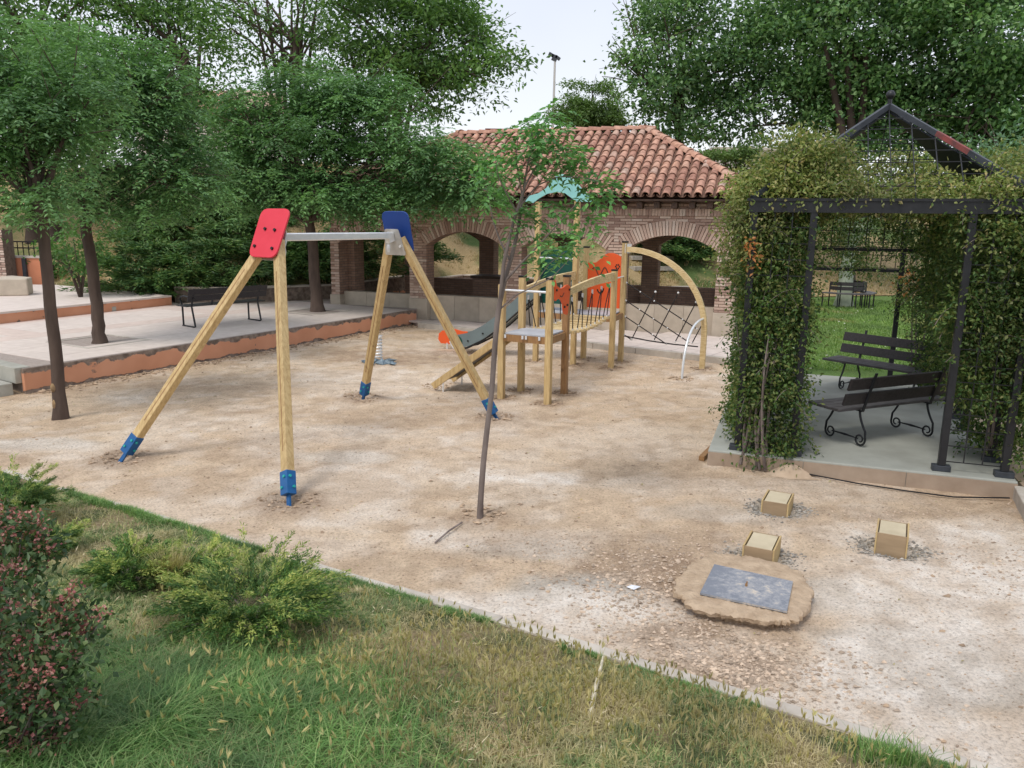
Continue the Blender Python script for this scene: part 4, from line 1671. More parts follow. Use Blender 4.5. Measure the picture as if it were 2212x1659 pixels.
# pyramid roof: four hip bars, wire grids on the four faces
AZ = 3.90
HB = 2.855
CX, CY = W_ / 2, 1.28
for (x, y) in ((-.03, -.03), (W_ + .03, -.03), (-.03, 2.59), (W_ + .03, 2.59)):
    part('hip_bar', MB().beam((CX, CY, AZ), (x, y, HB + .01), .045, .055), M['iron_grey'], PG, world=False)
mb = MB()
mb.ball((CX, CY, AZ + .115), .05, 10)
mb.cyl((CX, CY, AZ - .02), (CX, CY, AZ + .07), .022, 8)
part('finial', mb, M['iron'], PG, world=False, sm=60)
cor = [np.array(q) for q in ((0, 0, HB), (W_, 0, HB), (W_, 2.56, HB), (0, 2.56, HB))]
ap = np.array((CX, CY, AZ - .03))
for q in range(4):
    A_, B_ = cor[q], cor[(q + 1) % 4]
    nb = 12 if q == 0 else 8
    for k in range(1, nb):
        f = k / nb
        g_ = 1 - abs(2 * f - 1)
        p_ = A_ + (B_ - A_) * f
        e_ = (A_ + B_) / 2 + (ap - (A_ + B_) / 2) * g_ + (B_ - A_) * (f - .5) * 1.0
        # bars run straight up the face until they meet a hip
        e_ = p_ + (ap - (A_ + B_) / 2) * g_
        part('roof_wire', MB().beam(p_, e_, .010, .010), M['iron'], PG, world=False)
    for k in range(1, 8 if q == 0 else 6):
        f = k / (8 if q == 0 else 6)
        part('roof_wire', MB().beam(A_ + (ap - A_) * f + (0, 0, .006), B_ + (ap - B_) * f + (0, 0, .006), .009, .009), M['iron'], PG, world=False)
for A_, B_ in ((cor[1], cor[2]), (cor[3], cor[0])):
    q_ = [A_ - (0, 0, .02), B_ - (0, 0, .02), ap - (0, 0, .03)]
    nn_ = np.array((0, 0, .008))
    part('roof_sheet', MB().add([p_ - nn_ for p_ in q_] + [p_ + nn_ for p_ in q_], [np.array([[0, 2, 1], [3, 4, 5]]), np.array([[0, 1, 4, 3], [1, 2, 5, 4], [2, 0, 3, 5]])]), M['sheet'], PG, world=False)
hb = np.array((W_ + .03, -.03, HB + .01)) - np.array((CX, CY, AZ))
part('rust_patch', MB().beam(np.array((CX, CY, AZ)) + hb * .34 + (0, 0, .004), np.array((CX, CY, AZ)) + hb * .55 + (0, 0, .004), .047, .051), mat('faded_red_paint', (.30, .07, .06), (.12, .05, .05), 8, .7, .2), PG, world=False)


def vine(name, label, base, boxes, n, lm, stems, L=.047, Wd=.026, shoots=60, lm2=None):
    """climber: leaves through a stack of boxes (local pergola frame), with loose shoots at the edge"""
    bw = np.array([*gz(base[0], base[1]), base[2]])
    t = thing(name, bw, label, 'climbing plant', 'climbers on the pergola')
    C = []
    vol = [b[3] * b[4] * b[5] for b in boxes]
    for b, v in zip(boxes, vol):
        m = max(4, int(n * v / sum(vol)))
        q = R.rand(m, 3) * 2 - 1
        ax_ = R.randint(0, 3, m)                    # push outwards to one face
        kk = R.rand(m) < .62
        q[np.arange(m)[kk], ax_[kk]] = np.sign(q[np.arange(m)[kk], ax_[kk]]) * (0.8 + .35 * R.rand(kk.sum()))
        bump_ = 1 + .35 * (fbm(q[:, 0] * 2 + b[0] * 3, q[:, 2] * b[5] * 4, 1, 3, 71) - .5)[:, None]
        C.append(np.array(b[:3]) + q * np.array(b[3:]) * bump_)
    C = np.concatenate(C)
    mb = MB()
    # hanging and reaching shoots
    ids = R.choice(len(C), shoots)
    SC = []
    for i in ids:
        b = C[i]
        d_ = R.normal(size=3)
        d_[2] = d_[2] * .5 - .1
        d_ = nrmz(d_) * rnd.uniform(.15, .42)
        pts = bez(b, b + d_ * .5 + np.array([0, 0, .05]), b + d_ + np.array([0, 0, -.12]), 5)
        SC.append(bez(b, b + d_ * .5 + np.array([0, 0, .05]), b + d_ + np.array([0, 0, -.12]), 10))
        w3 = np.array([[*gz(p[0], p[1]), p[2]] for p in pts])
        mb.tube(w3, .003, 3, False)
    for (a, b_) in stems:
        for k in range(3):
            p0 = np.array(a) + R.normal(size=3) * .05 * np.array([1, 1, 0])
            p2 = np.array(b_) + R.normal(size=3) * .12
            pts = bez(p0, (p0 + p2) / 2 + R.normal(size=3) * .12, p2, 9)
            w3 = np.array([[*gz(p[0], p[1]), p[2]] for p in pts])
            mb.tube(w3, np.linspace(.02, .006, 9), 5, False)
    part('stem', mb, M['bark_young'], t, sm=60, kind='stuff')

    def W3(P):
        return np.concatenate([g1 + P[:, :1] * dX + P[:, 1:2] * dY, P[:, 2:3]], 1)
    lb = MB()
    V, F = leaf_cloud(W3(C), .17, 15, L, Wd, .9, .4, .5)
    lb.add(V, F)
    V, F = leaf_cloud(W3(np.concatenate(SC)), .05, 5, L, Wd, .9, .4, .5)
    lb.add(V, F)
    part('foliage', lb, lm, t)
    return t


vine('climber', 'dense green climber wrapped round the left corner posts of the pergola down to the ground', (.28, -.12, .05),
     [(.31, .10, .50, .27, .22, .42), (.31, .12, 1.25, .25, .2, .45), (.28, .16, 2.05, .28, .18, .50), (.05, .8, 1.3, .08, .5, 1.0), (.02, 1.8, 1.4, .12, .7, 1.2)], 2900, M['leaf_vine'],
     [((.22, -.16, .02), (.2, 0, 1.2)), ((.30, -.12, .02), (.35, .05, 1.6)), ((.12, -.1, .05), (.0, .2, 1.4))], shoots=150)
vine('climber', 'climber with paler leaves heaped over the right posts of the pergola', (2.45, .35, .17),
     [(2.62, .95, .85, .22, .40, .55), (2.50, .45, 1.45, .36, .42, .50), (2.42, .35, 2.15, .44, .38, .52), (2.2, 1.6, 2.2, .30, .45, .45), (2.95, .1, 2.2, .35, .3, .6), (2.92, .15, 1.2, .25, .25, .85), (2.55, .02, 2.0, .30, .12, .60), (2.72, .0, 1.2, .18, .12, .4), (2.45, .0, 2.62, .30, .10, .16), (3.1, .0, 2.75, .35, .2, .2)], 3200, M['leaf_vine'],
     [((2.50, .6, .17), (2.4, .3, 1.4)), ((2.62, .9, .17), (2.5, .7, 1.8))], shoots=170)
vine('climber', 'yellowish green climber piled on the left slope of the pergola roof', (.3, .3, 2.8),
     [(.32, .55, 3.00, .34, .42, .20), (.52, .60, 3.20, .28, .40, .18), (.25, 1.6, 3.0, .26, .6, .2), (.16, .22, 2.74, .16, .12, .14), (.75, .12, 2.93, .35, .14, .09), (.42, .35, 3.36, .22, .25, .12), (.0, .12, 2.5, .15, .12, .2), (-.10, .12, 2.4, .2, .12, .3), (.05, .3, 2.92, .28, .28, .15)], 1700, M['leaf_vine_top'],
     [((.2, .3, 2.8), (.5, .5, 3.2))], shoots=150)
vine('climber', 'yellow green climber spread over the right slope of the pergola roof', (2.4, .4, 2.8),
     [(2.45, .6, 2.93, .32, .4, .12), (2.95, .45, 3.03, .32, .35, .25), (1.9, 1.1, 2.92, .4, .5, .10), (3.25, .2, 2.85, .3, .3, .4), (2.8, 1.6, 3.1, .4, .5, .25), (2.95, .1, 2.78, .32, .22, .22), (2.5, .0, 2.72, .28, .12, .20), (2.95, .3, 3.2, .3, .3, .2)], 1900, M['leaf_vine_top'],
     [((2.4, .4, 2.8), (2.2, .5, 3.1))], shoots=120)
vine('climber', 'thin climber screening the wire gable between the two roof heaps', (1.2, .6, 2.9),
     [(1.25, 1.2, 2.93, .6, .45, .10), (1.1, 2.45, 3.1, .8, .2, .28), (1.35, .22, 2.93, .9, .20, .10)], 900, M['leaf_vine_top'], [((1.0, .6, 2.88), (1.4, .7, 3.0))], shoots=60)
vine('climber', 'climber hanging from the far end beam of the pergola', (1.2, 4.85, 1.95),
     [(1.3, 4.85, 2.5, 1.2, .15, .26), (1.35, 4.8, 2.1, .35, .12, .25), (2.3, 4.7, 1.8, .3, .2, .5), (.3, 4.8, 2.0, .25, .2, .7), (2.45, 3.6, 1.3, .2, .6, .9), (1.2, 2.56, 2.52, 1.1, .12, .2)], 1500, M['leaf_vine'],
     [((2.4, 4.8, .2), (2.3, 4.8, 1.8))], shoots=110)
# rusty dead sprigs
rl = thing('dead_sprig', (*gz(1.9, 4.6), 1.8), 'rusty orange dead sprig hanging in the pergola above the far bench', 'plant')
lb = MB()
V, F = leaf_cloud(np.array([[*gz(1.95 + .25 * rnd.random(), 4.5), 1.62 + .3 * rnd.random()] for _ in range(9)]), .12, 9, .06, .035)
lb.add(V, F)
part('foliage', lb, M['leaf_rust'], rl)
rl = thing('dead_sprig', (*gz(.0, -.16), 2.3), 'rusty dead sprig at the left corner post under the pergola beam', 'plant')
lb = MB()
V, F = leaf_cloud(np.array([[*gz(-.02 + .05 * rnd.random(), -.17), 2.15 + .3 * rnd.random()] for _ in range(7)]), .07, 8, .05, .03)
lb.add(V, F)
part('foliage', lb, M['leaf_rust'], rl)


# ================================================================== BENCHES
def scroll(mb, x, y0, sgn, z0=0.0):
    """curled iron foot: vertical stem sweeping outwards to a spiral; in the plane x = const, facing sgn*y"""
    pts = []
    for k in range(8):                         # stem and S-bend
        t = k / 7
        pts.append((x, y0 + sgn * (0.10 * (t ** 1.6)), .40 - .22 * t))
    cy, cz, r = y0 + sgn * 0.035, 0.082, 0.075
    for k in range(22):
        a = rad(20) - k / 21 * rad(470)
        rr_ = r * (1 - .62 * k / 21)
        pts.append((x, cy + sgn * math.cos(a) * rr_, cz + math.sin(a) * rr_))
    mb.tube(np.array(pts) + np.array([0, 0, z0]), np.linspace(.014, .009, len(pts)), 6)


def scroll_bench(loc, rz, label, Lb=1.72):
    """slatted park bench on curled iron feet; x along the bench, back at y=0, front at y=+0.5"""
    t = thing('park_bench', loc, label, 'bench', 'slatted benches inside the pergola', rz)
    for x in (-Lb / 2 + .32, Lb / 2 - .32):
        for y0_, sg_ in ((.07, -1), (.43, 1)):
            mb = MB()
            scroll(mb, x, y0_, sg_)
            part('iron_foot', mb, M['iron'], t, world=False, sm=60)
        part('stretcher', MB().tube([(x, .06, .085), (x, .2, .09), (x, .25, .09), (x, .3, .09), (x, .44, .085)], [.007, .011, .015, .011, .007], 5), M['iron'], t, world=False)
        part('back_bracket', MB().beam((x, .035, .40), (x, -.10, .86), .035, .012, up=(0, 1, .3)), M['iron'], t, world=False)
        part('seat_bracket', MB().beam((x, .03, .405), (x, .50, .405), .035, .012), M['iron'], t, world=False)
    for k in range(4):
        y = .07 + k * .118
        part('seat_slat', MB().box(-Lb / 2, Lb / 2, y, y + .105, .414, .446), M['bench_seat'], t, world=False, bev=.006)
    for zc in (.565, .74):
        yy = .035 - (zc - .40) * .29
        part('back_slat', MB().beam((-Lb / 2, yy - .0 + .028, zc), (Lb / 2, yy + .028, zc), .028, .135, up=(0, -.28, 1)), M['bench_wood'], t, world=False, bev=.005)
    return t


a, b = G(1874, 964, GZ0)[:2], G(1994, 947, GZ0)[:2]
mid = (a + b) / 2
an = math.atan2(*(b - a)[::-1])
scroll_bench((mid[0], mid[1], GZ0), an, 'slatted black bench seen from behind, the nearer one inside the pergola')
a, b = G(1808, 840, GZ0)[:2], G(1958, 868, GZ0)[:2]
v = (b - a) / np.linalg.norm(b - a)
mid = a + v * .60 + np.array([-v[1], v[0]]) * .48
scroll_bench((mid[0], mid[1], GZ0), math.atan2(v[1], v[0]) + math.pi, 'slatted black bench facing us at the far end of the pergola')

# plaza bench: solid back panel and bent strap legs
pl0, pl1, pl2 = G(397, 704, .38)[:2], G(538, 690, .38)[:2], G(585, 692, .38)[:2]
v = (pl1 - pl0) / np.linalg.norm(pl1 - pl0)
vn = np.array([v[1], -v[0]])
PB = thing('street_bench', (pl0[0], pl0[1], .38), 'black metal bench with an armrest and bent strap legs on the plaza', 'bench', rz=math.atan2(v[1], v[0]))
LB = float(np.linalg.norm(pl1 - pl0)) + .28
for x in (.0, LB - .28):
    part('leg_frame', MB().tube([(x, 0.0, .42), (x, 0.0, .02), (x, .03, .008), (x, -.42, .008), (x, -.46, .02), (x, -.36, .44), (x, -.50, .80)], .019, 6), M['iron'], PB, world=False)
part('armrest', MB().tube([(0, -.47, .60), (0, -.1, .63), (0, .04, .60), (0, .07, .55), (0, .0, .42)], .018, 6), M['iron'], PB, world=False, sm=60)
for k in range(4):
    part('seat_slat', MB().box(-.12, LB - .10, .03 - k * .105 - .09, .03 - k * .105, .425, .447), M['bench_wood'], PB, world=False, bev=.004)
for k in range(2):
    zc = .60 + k * .13
    yy = -.37 - (zc - .44) * .38
    part('back_slat', MB().beam((-.12, yy, zc), (LB - .10, yy, zc), .022, .125, up=(0, -.38, 1)), M['bench_wood'], PB, world=False, bev=.004)
for x in (.45, .95):
    part('back_bracket', MB().beam((x, -.36, .44), (x, -.40, .56), .03, .02), M['iron'], PB, world=False)

# round bench far behind
c_ = G(1822, 662, .1)
RB = thing('round_bench', (c_[0], c_[1], .1), 'dark curved slat bench standing far off on the green lawn', 'bench')
for k in range(7):
    a0, a1 = rad(-160 + k * 35), rad(-160 + (k + 1) * 35)
    for r0, r1, z0, nm in ((.62, .76, .44, 'seat_slat'), (.78, .92, .44, 'seat_slat')):
        q = [(math.cos(a0) * r0, math.sin(a0) * r0), (math.cos(a0) * r1, math.sin(a0) * r1), (math.cos(a1) * r1, math.sin(a1) * r1), (math.cos(a1) * r0, math.sin(a1) * r0)]
        part(nm, MB().prism(q, z0, z0 + .035), M['bench_seat'], RB, world=False)
    part('leg', MB().cyl((math.cos(a0) * .85, math.sin(a0) * .85, 0), (math.cos(a0) * .85, math.sin(a0) * .85, .44), .02, 6), M['iron'], RB, world=False)
    part('leg', MB().cyl((math.cos(a0) * .6, math.sin(a0) * .6, 0), (math.cos(a0) * .6, math.sin(a0) * .6, .75), .02, 6), M['iron'], RB, world=False)
    if k >= 0:
        for zc in (.60, .74):
            r0 = .60
            part('back_slat', MB().beam((math.cos(a0) * r0, math.sin(a0) * r0, zc), (math.cos(a1) * r0, math.sin(a1) * r0, zc), .025, .11), M['bench_wood'], RB, world=False)

# ================================================================== THE SWING FRAME
F1, F2, F3, F4 = [np.array([*p, 0.0]) for p in FEET]
M1, M2 = (F1 + F2) / 2, (F3 + F4) / 2
u_ = (M2 - M1) / np.linalg.norm(M2 - M1)
A1 = M1 + u_ * 1.12 + np.array([0, 0, 2.40])
A2 = M2 - u_ * .62 + np.array([0, 0, 2.40])
SW = thing('swing_frame', tuple(M1), 'wooden swing frame without seats, red plate on its near end, blue on the far', 'swing')


def swing_leg(foot, apex, side):
    d_ = apex - foot
    L = np.linalg.norm(d_)
    t = d_ / L
    top = apex + t * .02
    across = nrmz(np.cross(u_, (0, 0, 1)))
    top = apex + across * side * .085 - np.array([0, 0, .03])
    d_ = top - foot
    L = np.linalg.norm(d_)
    t = d_ / L
    part('leg', MB().beam(foot + t * .14, top, .094, .094, up=u_), M['wood'], SW, bev=.008)
    part('leg_groove', MB().beam(foot + t * .5, top - t * .4, .012, .0955, up=u_), M['wood_brown'], SW)
    sh = part('foot_bracket', MB().beam(foot + t * .075, foot + t * .305, .108, .108, up=u_), M['blue'], SW, bev=.006)
    q = nrmz(np.cross(t, u_))
    uu = nrmz(np.cross(q, t))
    for s_, h in ((-.02, .245), (.02, .145)):
        for nn_ in (-1, 1):
            for vec, ot in ((uu, q), (q, uu)):
                c = foot + t * h + vec * nn_ * .054 + ot * s_
                part('bolt_cap', MB().cyl(c, c + vec * nn_ * .014, .014, 8), M['teal_cap'], sh, sm=60)
    part('ground_anchor', MB().beam(foot - t * .06, foot + t * .11, .045, .02, up=u_), M['blue'], SW)


for f_, a_, s_ in ((F1, A1, 1), (F2, A1, -1), (F3, A2, -1), (F4, A2, 1)):
    w_ = nrmz(np.cross(u_, (0, 0, 1)))
    sgn = 1 if np.dot(f_ - a_, w_) > 0 else -1
    swing_leg(f_, a_, sgn)


def rrect(w0, w1, h, r, n=6):
    """rounded panel, bottom width w0, top width w1"""
    P = [(-w0 / 2, -h / 2), (w0 / 2, -h / 2), (w1 / 2, h / 2), (-w1 / 2, h / 2)]
    out = []
    for i in range(4):
        p = np.array(P[i])
        a = nrmz(np.array(P[i - 1]) - p)
        b = nrmz(np.array(P[(i + 1) % 4]) - p)
        for k in range(n + 1):
            t = k / n
            out.append(tuple((p + a * r) * (1 - t) ** 2 + 2 * p * t * (1 - t) + (p + b * r) * t * t))
    return out


acr = nrmz(np.cross(u_, (0, 0, 1)))
for apex, foots, m_, sg, lab in ((A1, (F1, F2), M['red_panel'], -1, 'red'), (A2, (F3, F4), M['blue_panel'], 1, 'blue')):
    mf = (foots[0] + foots[1]) / 2
    upv = nrmz(apex - mf)
    nn = nrmz(np.cross(acr, upv))
    if np.dot(nn, u_) * sg < 0:
        nn = -nn
    cpl = apex + nn * .062 + upv * .02
    o = part('end_plate', MB().plate(rrect(.42, .44, .56, .10), cpl, acr, upv, .022), m_, SW, label=lab + ' rounded end plate', bev=.004)
    for (x, y) in ((-.065, .04), (.085, .03), (-.145, -.16), (.13, -.18)):
        c = cpl + acr * x + upv * y + nn * .011
        part('bolt', MB().cyl(c, c + nn * .018, .017, 8), M['black'], o, sm=60)
    cin = apex - nn * .058 - upv * .07
    part('steel_bracket', MB().plate(rrect(.34, .22, .34, .03), cin, acr, upv, .012), M['steel_plate'], SW)
    c = apex - nn * .068 - upv * .0
    part('bracket_arm', MB().beam(c, c - nn * .10, .07, .10), M['steel'], SW)
    part('bolt', MB().cyl(c + acr * .11 - upv * .12, c + acr * .11 - upv * .12 - nn * .02, .016, 8), M['steel'], SW)
    for s_ in (-1,):
        c = apex - u_ * sg * .14 + np.array([0, 0, -.05])
        part('swing_hanger', MB().tube([c + (0, 0, .10), c, c - (0, 0, .05)], .012, 6).tube([c - (0, 0, .06), c - (0, 0, .11), c - (0, 0, .16)], [.022, .028, .018], 6), M['steel'], SW, sm=60)
Bz = np.array([0, 0, .0])
part('crossbar', MB().beam(A1 + u_ * .07 + Bz, A2 - u_ * .07 + Bz, .075, .085), M['steel'], SW, bev=.012)
t_ = F3 + (A2 - F3) * .42
dleg = nrmz(A2 - F3)
part('paper_label', MB().beam(t_ - dleg * .06 - u_ * .049, t_ + dleg * .05 - u_ * .049, .07, .002, up=u_), M['paper'], SW)

# ================================================================== THE CLIMBING FRAME
PF = thing('climbing_frame', (1.0, 13.0, 0), 'wooden climbing frame with two decks, slat bridge, slide, ramp and rope net', 'climbing frame')
wp = [np.array([*p, 0.0]) for p in POSTS]
p1, p2, p3, p4, p5, p6, p7, p8, p9, pa = wp
PTH = .092
e1 = nrmz(p1 - p2)
e2 = np.array([-e1[1], e1[0], 0])


def ppost(p, h, cap=True, m=None):
    o = part('post', MB().beam(p - (0, 0, .05), p + (0, 0, h), PTH, PTH, up=e2), m or M['wood'], PF, bev=.006)
    if cap:
        part('post_cap', MB().beam(p + (0, 0, h), p + (0, 0, h + .028), PTH + .008, PTH + .008, up=e2), M['black'], o)


ppost(p1, 1.80)
ppost(p2, 1.70, False)
ppost(p3, 1.77)
ppost(p4, 1.80, m=M['wood_brown'])
ppost(p5, 2.96)
ppost(p6, 2.98, False)
ppost(p7, 2.13)
ppost(p8, 1.76)
ppost(p9, 2.24)


def deck(poly, z, th=.022):
    part('deck', MB().prism([tuple(q[:2]) for q in poly], z - th, z), M['deck'], PF)


deck([p2 + e1 * .05 - e2 * .0, p1 - e1 * .04, p4 - e1 * .02, p3 + e1 * .03], 1.0)
for a, b in ((p1, p2), (p1, p4), (p4, p3), (p2, p3)):
    d_ = nrmz(b - a)
    part('deck_joist', MB().beam(a + d_ * .05 + (0, 0, .925), b - d_ * .05 + (0, 0, .925), .04, .10), M['wood_brown'], PF)
pz = .97
p5b = p5 + e2 * .72
deck([p5 + e1 * .05, p6 - e1 * .0, p8 - e1 * .05, p9 - e1 * .05, p7 + e1 * .0, p5b + e1 * .05], pz)
for a, b in ((p5, p6), (p6, p8), (p8, p9), (p7, p9), (p6, p7)):
    d_ = nrmz(b - a)
    part('deck_joist', MB().beam(a + d_ * .05 + (0, 0, pz - .075), b - d_ * .05 + (0, 0, pz - .075), .04, .10), M['wood_brown'], PF)
# bridge
bA, bB = (p3 + p4) / 2 + e2 * .10, (p6 + p8) / 2 - e2 * .08
bd = nrmz(bB - bA)
bs_ = nrmz(np.cross(bd, (0, 0, 1)))
LBr = np.linalg.norm(bB - bA)
nsl = 10
rails = {}
for sg, (ra, rb) in ((-1, (p3, p6)), (1, (p4, p8))):
    a = ra + (0, 0, 1.56)
    b = rb + (0, 0, 1.66)
    o_ = bs_ * sg * .02
    pts = [a + (b - a) * k / 8 + (0, 0, .035 * math.sin(k / 8 * math.pi)) for k in range(9)]
    mb = MB()
    for k in range(8):
        hgt = .10 + .05 * k / 8
        q0, q1 = pts[k], pts[k + 1]
        s3 = bs_ * .024
        V = [q0 - s3 - (0, 0, hgt / 2), q0 + s3 - (0, 0, hgt / 2), q0 + s3 + (0, 0, hgt / 2), q0 - s3 + (0, 0, hgt / 2)]
        hg2 = .10 + .05 * (k + 1) / 8
        V += [q1 - s3 - (0, 0, hg2 / 2), q1 + s3 - (0, 0, hg2 / 2), q1 + s3 + (0, 0, hg2 / 2), q1 - s3 + (0, 0, hg2 / 2)]
        F = [[0, 1, 5, 4], [1, 2, 6, 5], [2, 3, 7, 6], [3, 0, 4, 7]]
        if k == 0:
            F.append([3, 2, 1, 0])
        if k == 7:
            F.append([4, 5, 6, 7])
        mb.add(V, np.array(F))
    part('handrail', mb, M['wood_h'], PF)
    rails[sg] = (pts[0], pts[-1])
for k in range(nsl):
    f = (k + .5) / nsl
    c = bA + (bB - bA) * f + (0, 0, .955 - .07 * math.sin(f * math.pi))
    part('bridge_slat', MB().beam(c - bs_ * .36, c + bs_ * .36, .115, .042, up=(0, 0, 1)), M['wood_h'], PF, bev=.008)
    for sg in (-1, 1):
        if k % 1 == 0 and k % 2 == 0:
            ra, rb = rails[sg]
            top = ra + (rb - ra) * min(1, (f + .05)) - (0, 0, .07)
            pts_ = [top, top - (0, 0, .12)]
            part('rope_joint', MB().cyl(top - (0, 0, .02), top - (0, 0, .09), .016, 6), M['white_plastic'], PF)
            for dk in (0, 1):
                f2 = min(.98, (k + .5 + dk) / nsl)
                e_ = bA + (bB - bA) * f2 + (0, 0, .98 - .07 * math.sin(f2 * math.pi)) + bs_ * sg * .31
                md = (top + e_) / 2 + bd * (.03 if dk else -.03)
                part('bridge_rope', MB().tube(bez(top - (0, 0, .05), md, e_, 5), .009, 5), M['rope'], PF)
                part('rope_joint', MB().cyl(e_ - (0, 0, .02), e_ + (0, 0, .025), .014, 6), M['white_plastic'], PF)
# steel rail on the near deck
part('steel_rail', MB().tube([p2 + (0, 0, 1.62) + e1 * .0, p1 + (0, 0, 1.62)], .017, 8), M['steel'], PF, sm=60)
part('steel_rail', MB().tube([p8 + (0, 0, 1.62), p9 + (0, 0, 1.62)], .015, 8), M['steel'], PF, sm=60)
part('steel_rail', MB().tube([p5 + (0, 0, 1.95), p6 + (0, 0, 1.95)], .017, 8), M['steel'], PF, sm=60)
part('steel_rail', MB().tube([p6 + (0, 0, 1.45), p7 + (0, 0, 1.45)], .015, 8), M['steel'], PF, sm=60)
for q in (p2 + e1 * .07, p1 - e1 * .14, p1 - e1 * .35, p2 + e1 * .35):
    part('deck_clamp', MB().beam(q - e2 * .03 + (0, 0, .93), q - e2 * .03 + (0, 0, .975), .07, .03), M['white_plastic'], PF)
# small orange face panel between p1 and p4
pd = nrmz(p4 - p1)
Ld = np.linalg.norm(p4 - p1)
prof = [(x, .23 + (y + .16) * .585) for x, y in [(.02, .78), (.10, .62), (.25, .54), (.38, .56), (.46, .60), (.56, .60), (.64, .55), (.64, .30), (.60, .08), (.58, -.12), (.54, -.16), (.44, -.12), (.38, -.02), (.36, .12), (.30, .22), (.24, .28), (.14, .30), (.05, .26), (.01, .32), (.03, .46), (.00, .60)]]
o = part('face_panel', MB().plate([(x, y) for x, y in prof][::-1], p1 + (0, 0, 1.02) + pd * .03 + e1 * .052, pd, (0, 0, 1), .02), M['orange'], PF, bev=.003)
pn = nrmz(np.cross(pd, (0, 0, 1)))
if pn @ (np.array([0, 0, 0]) - p1) < 0:
    pn = -pn
for x, y in ((.06, .63), (.60, .60), (.52, .38), (.40, .36)):
    c = p1 + (0, 0, 1.02 + y) + pd * (.03 + x) + e1 * .064
    part('bolt', MB().cyl(c, c + e1 * .018, .016, 8), M['black'], o)
smile = [(.22 + .16 * k / 8, .54 - .035 * math.sin(k / 8 * math.pi) + .03 * (k / 8)) for k in range(9)]
part('smile_slot', MB().tube([p1 + (0, 0, 1.02 + y) + pd * (.03 + x) + e1 * .062 for x, y in smile], .007, 5), M['black'], o)
# big orange panel between p7 and p9
qd = nrmz(p9 - p7)
Lq = np.linalg.norm(p9 - p7)
prof = [(.05, .02), (Lq - .05, .02), (Lq - .05, .98)]
for k in range(9):
    t = k / 8
    prof.append((Lq - .05 - (Lq - .10) * t, .98 - .0 * t + (.07 * math.sin(min(1, t / .6) * math.pi)) - .12 * sstep(.5, .8, t)))
oo = p7 + (0, 0, pz + .03) - e2 * .03
o = part('orange_panel', MB().plate(prof, oo, qd, (0, 0, 1), .02), M['orange'], PF, bev=.003)
qn = nrmz(np.cross(qd, (0, 0, 1)))
if qn[1] > 0:
    qn = -qn
wv = [(.14 + .40 * k / 24, .70 + .075 * math.sin(k / 24 * 4 * math.pi + .6)) for k in range(25)]
part('wave_slot', MB().tube([oo + qd * x + np.array([0, 0, y]) + qn * .011 for x, y in wv], .011, 5), M['beam'], o)
for k in range(6):
    a = k * math.pi / 3
    c = oo + qd * (.61 + .035 * math.cos(a)) + np.array([0, 0, .80 + .035 * math.sin(a)]) + qn * .011
    part('flower_hole', MB().cyl(c, c + qn * .004, .015, 8), M['black'], o)
arc_ = [(.30 + .06 * math.cos(rad(200 + 14 * k)), .40 + .10 * math.sin(rad(200 + 14 * k))) for k in range(12)]
part('arch_slot', MB().tube([oo + qd * x + np.array([0, 0, y]) + qn * .011 for x, y in arc_], .014, 5), M['black'], o)
# dark green panel at the back of the slide deck
gp = p5b + e1 * (-.12) + (0, 0, pz - .22)
o = part('green_panel', MB().plate([(0, .35), (.86, .35), (.86, 1.30), (.72, 1.36), (.2, 1.34), (0, 1.22)], gp - e2 * .55, e1, (0, 0, 1), .018), M['green_panel'], PF, bev=.003)
part('bubble_window', MB().plate([(.58 + .16 * math.cos(k * math.pi / 8), .72 + .16 * math.sin(k * math.pi / 8)) for k in range(16)], gp - e2 * .562, e1, (0, 0, 1), .012), mat('olive_bubble', (.05, .06, .03), None, 6, .25, 0), o)
# aqua sail roof on the tall posts
tl = p5 + (0, 0, 2.83)
sd5 = nrmz(p6 - p5)
L56 = np.linalg.norm(p6 - p5)
sail = [(-.24, .12), (-.20, .22), (.02, .27), (.18, .36), (.30, .50), (.38, .58), (.50, .60), (.64, .56), (.78, .46), (.90, .33), (1.06, .22), (1.08, .12), (.92, .12), (.80, .12), (.70, .18), (.56, .27), (.38, .29), (.20, .26), (.04, .18), (-.08, .10)]
part('roof_panel', MB().plate([(x, y) for x, y in sail][::-1], tl - e2 * .06, sd5, (0, 0, 1), .022), M['aqua'], PF, bev=.003)
